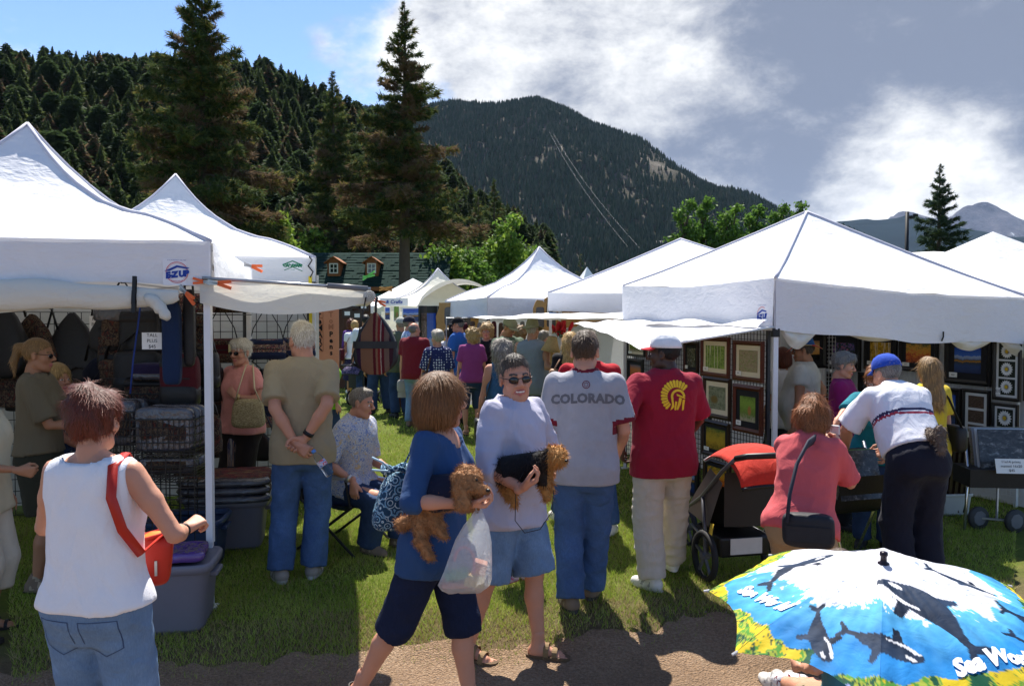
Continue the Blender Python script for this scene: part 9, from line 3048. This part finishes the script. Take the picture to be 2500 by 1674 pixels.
# --- stalls in the middle distance
def far_stalls():
 o = RA * 0
 c0,ex,ey = Vector((-0.42,14.0,0)),EXR,EYR
 a,b = c0 + ey * 2.95,c0 + ey * 2.95 + ex * 3.0
 tarp('white back wall of the mirrors stall',(a.x,a.y),(b.x,b.y),0.05,2.1)
 b2 = c0 + ex * 2.95
 tarp('white back wall of the tent behind the picture tent',(0.6,16.2),(4.9,15.9),0.05,2.2)
 wood = M('slab_wood',(0.42,0.24,0.075),0.5,0.45,5,0.3,12)
 for i,(u,v,y,w,h,lab) in enumerate(((1117,772,16.4,0.85,0.62,'wide slab wood framed mirror on the left of the mirrors stall'),(1318,775,13.2,0.22,0.55,'slim upright slab wood mirror beside the white post'),(1345,770,13.4,0.25,0.6,'dark chalkboard in slab wood frame behind the stall'),(1392,772,13.4,0.3,0.35,'small slab wood frame left of the roses'),(1455,774,13.2,0.6,0.16,'long low slab wood shelf board under the awning'))):
  p = at(u,v,y)
  t = thing('wood_mirror',lab,'mirror',p,0.1,'slab wood mirrors in the middle stall')
  n = 22
  rr = np.random.default_rng(i)
  fb = MB()
  out,inn = [],[]
  for k in range(n):
   an = 2 * math.pi * k / n
   out.append((w / 2 * sp(math.cos(an),0.45) * rr.uniform(0.88,1.08),-0.02,h / 2 * sp(math.sin(an),0.45) * rr.uniform(0.88,1.08)))
   inn.append((w / 2 * 0.62 * sp(math.cos(an),0.3),-0.025,h / 2 * 0.62 * sp(math.sin(an),0.3)))
  fb.raw(out + inn + [(x,0.02,z) for x,_,z in out],[(k,(k + 1) % n,n + (k + 1) % n,n + k) for k in range(n)] + [(k,2 * n + k,2 * n + (k + 1) % n,(k + 1) % n) for k in range(n)])
  fb.build('frame',wood,t)
  MB().box((0,-0.008,0),(w * 0.66,0.01,h * 0.66)).build('glass',M('mirror_dark',(0.06,0.06,0.065),0.15,0.3,spec=0.8) if i != 3 else wood,t)
 # clothes rail with dark hats and gloves
 p = at(1190,800,15.0)
 t = thing('display_rack','chrome rail hung with dark knitted goods in the mirrors stall','display rack',(p.x,p.y,0))
 zt = p.z + 0.18
 MB().tube([(-0.75,0,0),(-0.75,0,zt),(0.75,0,zt),(0.75,0,0)],0.015,6).build('rail',GREYSTEEL,t)
 rr = np.random.default_rng(2)
 for i in range(11):
  V,F = superell(0.10,0.14,0.42 + 0.1 * rr.uniform(),0.5,0.6,12,8,(-0.66 + 0.13 * i,0,zt - 0.30))
  link('hung_garment',mesh_np(V,F,True),[BLK,MAROON,cloth('knit_brown',(0.10,0.06,0.04)),cloth('knit_grey',(0.2,0.2,0.2))][rr.integers(4)],t)
 # roses, basket, counter
 p = at(1373,812,10.8)
 cnt = thing('stall_counter','stall counter with white cloth behind the blonde woman','counter',(p.x + 0.3,11.2,0),0.0)
 MB().box((0,0,0.95),(2.2,0.6,0.05)).build('top',wood,cnt)
 MB().grid(lambda a,b: (-1.1 + 2.2 * a,-0.30 - 0.01 * math.sin(30 * a),0.93 - 0.9 * b),30,3).build('cloth',SHEET,cnt,True)
 z0 = 0.978
 v = thing('rose_bouquet','bouquet of red roses in a vase on the stall counter','flowers',(p.x,11.1,1.40))
 sd = thing('counter_riser','wooden riser holding up the roses on the stall counter','stand',(p.x,11.12,z0))
 MB().box((0,0,0.20),(0.30,0.22,0.40)).build('box',wood,sd,bevel=0.01)
 MB().lathe([(0.0,0.0),(0.05,0.0),(0.06,0.08),(0.04,0.15),(0.05,0.18)],14).build('vase',M('vase_white',(0.6,0.6,0.58),0.3),v,True)
 rr = np.random.default_rng(6)
 rose = M('rose_red',(0.50,0.012,0.020),0.6,0.3,30)
 gr = M('rose_leaf',(0.03,0.09,0.025),0.6,0.3,20)
 for i in range(14):
  a,q = rr.uniform(0,6.3),rr.uniform(0,0.13)
  tip = Vector((q * math.cos(a),q * math.sin(a),0.27 + 0.10 * rr.uniform() - q * 0.3))
  MB().tube([(0,0,0.1),tip],0.004,4).build('stem',gr,v)
  b = MB()
  for k in range(3):
   V,F = superell(0.055 - 0.012 * k,0.055 - 0.012 * k,0.04,0.8,0.8,8,5,tip + Vector((0.004 * k,0,0.008 * k)),lump(i * 3 + k,0.12,120))
   b.raw(V,F)
  b.build('rose',rose,v,True)
 b = MB()
 for i in range(26):
  a = rr.uniform(0,6.3)
  c = Vector((0.11 * math.cos(a),0.11 * math.sin(a),0.17 + 0.10 * rr.uniform()))
  d = Vector((math.cos(a),math.sin(a),rr.uniform(-0.4,0.5))) * 0.06
  s = Vector((-math.sin(a),math.cos(a),0)) * 0.02
  b.raw([c,c + d * 0.5 + s,c + d,c + d * 0.5 - s],[(0,1,2,3)])
 b.build('leaves',gr,v)
 p2 = at(1347,838,10.6)
 w = thing('wicker_lamp_shade','wicker lamp shade on a stand beside the roses','lamp shade',p2)
 MB().lathe([(0.055,0.09),(0.075,0.03),(0.10,-0.04),(0.13,-0.10),(0.125,-0.10),(0.07,0.03),(0.05,0.09)],22,(0,0,0),(0.15,-0.1,1)).build('shade',M('wicker',(0.40,0.26,0.10),0.8,0.35,40,0.6,60),w,True)
 MB().bar((0,0.06,-0.1),(0,0.1,-(p2.z - z0)),0.03).build('stand',wood,w)
 for i,(u,v_,hh) in enumerate(((1372,872,0.10),(1392,868,0.13),(1412,876,0.09),(1428,868,0.12),(1445,874,0.10),(1357,880,0.08))):
  q = at(u,v_,11.0)
  j = thing('trinket_jar',['squat brown jar under the roses','tall pale jar right of the roses','small dark jar on the stall counter','amber jar on the stall counter','cream pot near the counter end','tiny red pot left on the counter'][i],'jar',(q.x,11.0,z0),0,'small jars on the stall counter')
  MB().lathe([(0.0,0.0),(0.04,0.0),(0.05,hh * 0.5),(0.035,hh),(0.0,hh)],12).build('body',M('jar_%d' % i,[(0.12,0.06,0.03),(0.5,0.45,0.36),(0.03,0.03,0.035),(0.4,0.2,0.05),(0.55,0.5,0.4),(0.35,0.04,0.04)][i],0.35),j,True)
  MB().lathe([(0.038,hh),(0.038,hh + 0.02),(0.0,hh + 0.022)],12).build('lid',wood,j,True)
 # tall dark canvases beside the aisle
 for i,(u,lab) in enumerate(((1032,'dark framed tall canvas standing at the aisle, left one'),(1052,'tall painted canvas standing at the aisle, middle one'),(1074,'tall painted canvas standing at the aisle, right one'))):
  p = at(u,800,16.8 + 0.25 * i)
  t = thing('standing_canvas',lab,'picture',(p.x,p.y,gzf(p.x,p.y)),[0.9,-0.5,0.15][i],'tall canvases at the aisle')
  MB().box((0,0,1.05),(0.34 if i else 0.2,0.05,2.1)).build('frame',FR_BLACK,t)
  MB().box((0,0,0),(0.28 if i else 0.14,0.012,1.6)).build('print',pic_mat(['bark','lake','goldfield'][i],80 + i),t,loc=(0,-0.03,1.15))
 # cream tent wall, posters and hand-painted sign
 tarp('cream side wall of the pointed tent with posters',(X(930,19),19.0),(X(1015,18.6),18.6),0.05,2.0,CANVAS2)
 p = at(962,737,18.4)
 s = thing('painted_sign','white hand-painted crafts sign under the pointed tent edge','sign',p,0.08)
 MB().box((0,0,0),(0.62,0.02,0.17)).build('board',PAPER,s)
 flat_text('lettering','& Crafts',0.11,BLUEINK,s,(0,-0.012,0),(1,0,0),(0,0,1),0.003,shear=0.25,bold=0.003)
 for i,(u,v,w,h,k) in enumerate(((968,765,0.13,0.36,'meadow'),(946,765,0.12,0.3,'lake'),(1003,770,0.40,0.34,'lake'))):
  p = at(u,v,18.45 if i < 2 else 18.2)
  t = thing('poster',['narrow green poster on the cream tent wall','narrow blue poster on the cream tent wall','wide mountain poster under the pointed tent'][i],'picture',p,0.05)
  MB().box((0,0.008,0),(w,0.01,h)).build('sheet',PAPER,t)
  MB().box((0,0,0),(w * 0.85,0.006,h * 0.88)).build('print',pic_mat(k,90 + i),t)
 # jewellery wall between the cabin and the tents
 for i,(u,v) in enumerate(((845,742),(868,742),(888,748),(848,765),(872,770))):
  p = at(u,v,21.5)
  t = thing('framed_picture',['upper left small dark frame beyond the left booth','upper middle small dark frame beyond the left booth','upper right small dark frame beyond the left booth','lower left small dark frame beyond the left booth','lower right small dark frame beyond the left booth'][i],'picture',p,0.0,'small dark frames on the far stall wall')
  MB().box((0,0,0),(0.26,0.02,0.24)).build('frame',FR_DARK,t)
  MB().box((0,-0.012,0),(0.14,0.006,0.10)).build('print',PAPER,t)
 a = at(820,770,21.6)
 b = at(905,770,21.6)
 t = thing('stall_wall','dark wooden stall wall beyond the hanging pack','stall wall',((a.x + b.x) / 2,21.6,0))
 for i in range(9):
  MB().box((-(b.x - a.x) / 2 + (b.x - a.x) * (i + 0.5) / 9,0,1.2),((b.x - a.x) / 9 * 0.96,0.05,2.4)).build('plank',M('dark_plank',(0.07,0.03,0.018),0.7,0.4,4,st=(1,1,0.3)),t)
far_stalls()
# --- the whale umbrella
def inpoly(x,y,poly):
 r = np.zeros(x.shape,bool)
 n = len(poly)
 for i in range(n):
  (x0,y0),(x1,y1) = poly[i],poly[(i + 1) % n]
  c = ((y0 > y) != (y1 > y)) & (x < (x1 - x0) * (y - y0) / ((y1 - y0) + 1e-12) + x0)
  r ^= c
 return r
ORCA = [(-0.50,0.02),(-0.42,0.10),(-0.28,0.15),(-0.12,0.16),(-0.06,0.17),(0.0,0.34),(0.06,0.33),(0.06,0.16),(0.20,0.10),(0.34,0.03),(0.42,0.02),(0.52,0.14),(0.56,0.12),(0.50,0.0),(0.58,-0.10),(0.54,-0.13),(0.42,-0.04),(0.30,-0.05),(0.14,-0.08),(0.0,-0.11),(-0.10,-0.12),(-0.06,-0.28),(-0.14,-0.29),(-0.22,-0.12),(-0.36,-0.09),(-0.46,-0.05)]
BELLY = [(-0.48,-0.02),(-0.34,-0.02),(-0.20,-0.05),(0.0,-0.06),(0.14,-0.03),(0.20,-0.05),(0.0,-0.105),(-0.20,-0.11),(-0.36,-0.085),(-0.46,-0.05)]
EYEP = [(-0.36 + 0.065 * math.cos(a),0.055 + 0.028 * math.sin(a)) for a in np.linspace(0,6.283,10,endpoint=False)]
def umbrella():
 c = at(2157,1373,2.62)
 t = thing('umbrella','open umbrella printed with leaping orcas, blue sea and yellow reef','umbrella',c)
 t.rotation_euler = (R(6),R(-2),0)
 rho,dep,off = 0.565,0.185,R(20)
 N = 90
 rib = lambda i,r: np.array((rho * r * math.cos(off + i * math.pi / 4),rho * r * math.sin(off + i * math.pi / 4),-dep * (0.35 * r + 0.65 * r ** 2.2)))
 Vs,Fs,n = [],[],0
 for i in range(8):
  g = np.zeros((N + 1,N + 1,3))
  for a in range(N + 1):
   r = a / N
   s = np.linspace(0,1,N + 1)
   rr = r * (1 - 0.085 * np.sin(math.pi * s) * r ** 3)
   p0 = np.stack([rib(i,q) for q in rr])
   p1 = np.stack([rib(i + 1,q) for q in rr])
   g[a] = p0 + (p1 - p0) * s[:,None]
   g[a,:,2] += -0.010 * np.sin(math.pi * s) * math.sin(math.pi * r) + 0.0012 * np.sin(s * 40 + r * 9 + i) * r
  Vs.append(g.reshape(-1,3))
  a,b = np.meshgrid(np.arange(N),np.arange(N),indexing='ij')
  q = (a * (N + 1) + b).ravel()
  Fs.append(np.stack([q,q + N + 1,q + N + 2,q + 1],1) + n)
  n += (N + 1) ** 2
 V,F = np.concatenate(Vs),np.concatenate(Fs)
 me = mesh_np(V,F,True)
 x,y = V[:,0] / rho,V[:,1] / rho
 r,th = np.hypot(x,y),np.arctan2(y,x)
 nz = lambda k,s: fbm(x * k + 20,y * k + 20,s,4)
 col = np.zeros((len(V),3))
 col[:] = (0.70,0.71,0.78)
 rb = 0.58 + 0.20 * np.sin(th + 0.2) + 0.07 * nz(5,80) + 0.05 * nz(16,81)
 sea = r > rb
 deep = np.clip((r - rb) * 3.2,0,1)[:,None]
 blue = np.array((0.12,0.46,0.76)) * (1 - deep) + np.array((0.03,0.24,0.60)) * deep
 blue = blue * (1 + 0.22 * nz(9,82)[:,None])
 col[sea] = blue[sea]
 foam = (np.abs(r - rb) < 0.05) & (nz(24,83) > 0.30)
 col[foam] = (0.74,0.76,0.82)
 spray = (r > 0.16) & (r < rb) & (nz(40,84) > 0.95)
 col[spray] = (0.30,0.38,0.52)
 reef = r > 0.80 + 0.07 * nz(4,85) + 0.06 * np.sin(5 * th)
 q = nz(9,86) + 0.45 * nz(26,87)
 pal = np.where((q > 0.25)[:,None],(0.66,0.50,0.03),np.where((q > -0.10)[:,None],(0.10,0.30,0.05),np.where((q > -0.42)[:,None],(0.36,0.42,0.06),(0.015,0.09,0.05))))
 col[reef] = pal[reef]
 ink = reef & (np.abs(nz(14,88)) < 0.06)
 col[ink] = (0.03,0.08,0.05)
 fl = reef & (np.hypot(x + 0.52,y + 0.80) < 0.05 + 0.02 * np.sin(th * 60))
 col[fl] = (0.30,0.34,0.66)
 BELLY2 = [(x_ * 0.62 - 0.16,y_ * 0.8 - 0.02) for x_,y_ in BELLY]
 def whale(cx,cy,rot,sc,flip=1):
  cr,sr = math.cos(rot),math.sin(rot)
  X_,Y_ = ((x - cx) * cr + (y - cy) * sr) / sc,(-(x - cx) * sr + (y - cy) * cr) / sc * flip
  Y_ = Y_ + 0.25 * (X_ ** 2)
  m = inpoly(X_,Y_,ORCA)
  sh = 0.5 + 0.5 * np.clip(Y_ * 4 + 0.3 * nz(30,89),-1,1)
  col[m] = (np.array((0.008,0.014,0.030)) + sh[:,None] * np.array((0.022,0.040,0.075)))[m]
  col[m & inpoly(X_,Y_,BELLY2)] = (0.72,0.73,0.78)
  col[m & inpoly(X_,Y_,EYEP)] = (0.74,0.75,0.80)
 for w_ in ((0.06,-0.40,-62,0.74,1),(-0.40,0.26,200,0.62,-1),(0.10,0.56,-8,0.56,1),(-0.52,-0.42,80,0.44,1),(-0.27,-0.58,140,0.50,1),(0.42,-0.06,150,0.44,1),(0.66,-0.38,160,0.44,1),(0.56,-0.60,130,0.42,-1),(0.66,0.36,30,0.4,1)):
  whale(w_[0],w_[1],R(w_[2]),w_[3] * 0.80,w_[4])
 ca = me.color_attributes.new('print','FLOAT_COLOR','POINT')
 ca.data.foreach_set('color',np.concatenate([col,np.ones((len(col),1))],1).astype(np.float32).ravel())
 m = NT('umbrella_print')
 at_ = m.n('ShaderNodeVertexColor')
 at_.layer_name = 'print'
 um = m.bsdf(at_.outputs[0],0.6,0,0.08,m.bump(m.noise(m.coord('Object'),16,3,0.5,0.6),0.25,0.02),0.22,at_.outputs[0])
 can = link('canopy',me,um,t)
 wt = M('umbrella_white',(0.8,0.8,0.84),0.5,0.03)
 for (px,py,rot,size) in ((-0.68,0.02,R(-72),0.10),(0.24,-0.70,R(12),0.11)):
  tv,tf = text_mesh('Sea World',size * rho,shear=0.35,bold=0.004)
  rr,uu = (math.cos(rot),math.sin(rot),0),(-math.sin(rot),math.cos(rot),0)
  wrap('lettering',tv,tf,wt,can,(px * rho,py * rho,0.05),rr,uu,0.004)
 MB().lathe([(0.018,-0.006),(0.018,0.0),(0.010,0.004),(0.010,0.022),(0.013,0.026),(0.012,0.036),(0.0,0.038)],14).build('ferrule',M('ferrule_dark',(0.02,0.012,0.018),0.3),t,True)
 for i in range(8):
  MB().tube([Vector(rib(i,q)) - Vector((0,0,0.006)) for q in np.linspace(0.02,1.0,12)],0.0022,5).build('rib',GREYSTEEL,t)
  p = Vector(rib(i,1.0))
  MB().tube([p * 0.985,p * 1.02],0.0045,6).build('rib_tip',M('tip_silver',(0.5,0.5,0.52),0.3),t)
 MB().tube([(0,0,-0.005),(0,0,-0.62)],0.006,8).build('shaft',GREYSTEEL,t,True)
 MB().tube([(0,0,-0.60),(0,0,-0.72)],0.014,10).build('handle',BLACKP,t,True)
umbrella()
def sitter_stool():
 P = PEOPLE['sitter']
 o = P['obj']
 t = thing('folding_stool','low dark stool under the person with the umbrella','stool',o.location,o.rotation_euler.z)
 MB().grid(lambda a,b: (-0.18 + 0.36 * a,-0.16 + 0.30 * b,0.10 - 0.015 * math.sin(math.pi * a)),6,4).build('seat',BLK,t,True)
 for s in (-1,1):
  MB().tube([(s * 0.17,-0.16,0),(s * 0.17,0.13,0.10)],0.010,6).build('leg',GREYSTEEL,t)
  MB().tube([(s * 0.17,0.13,0),(s * 0.17,-0.16,0.10)],0.010,6).build('leg',GREYSTEEL,t)
sitter_stool()
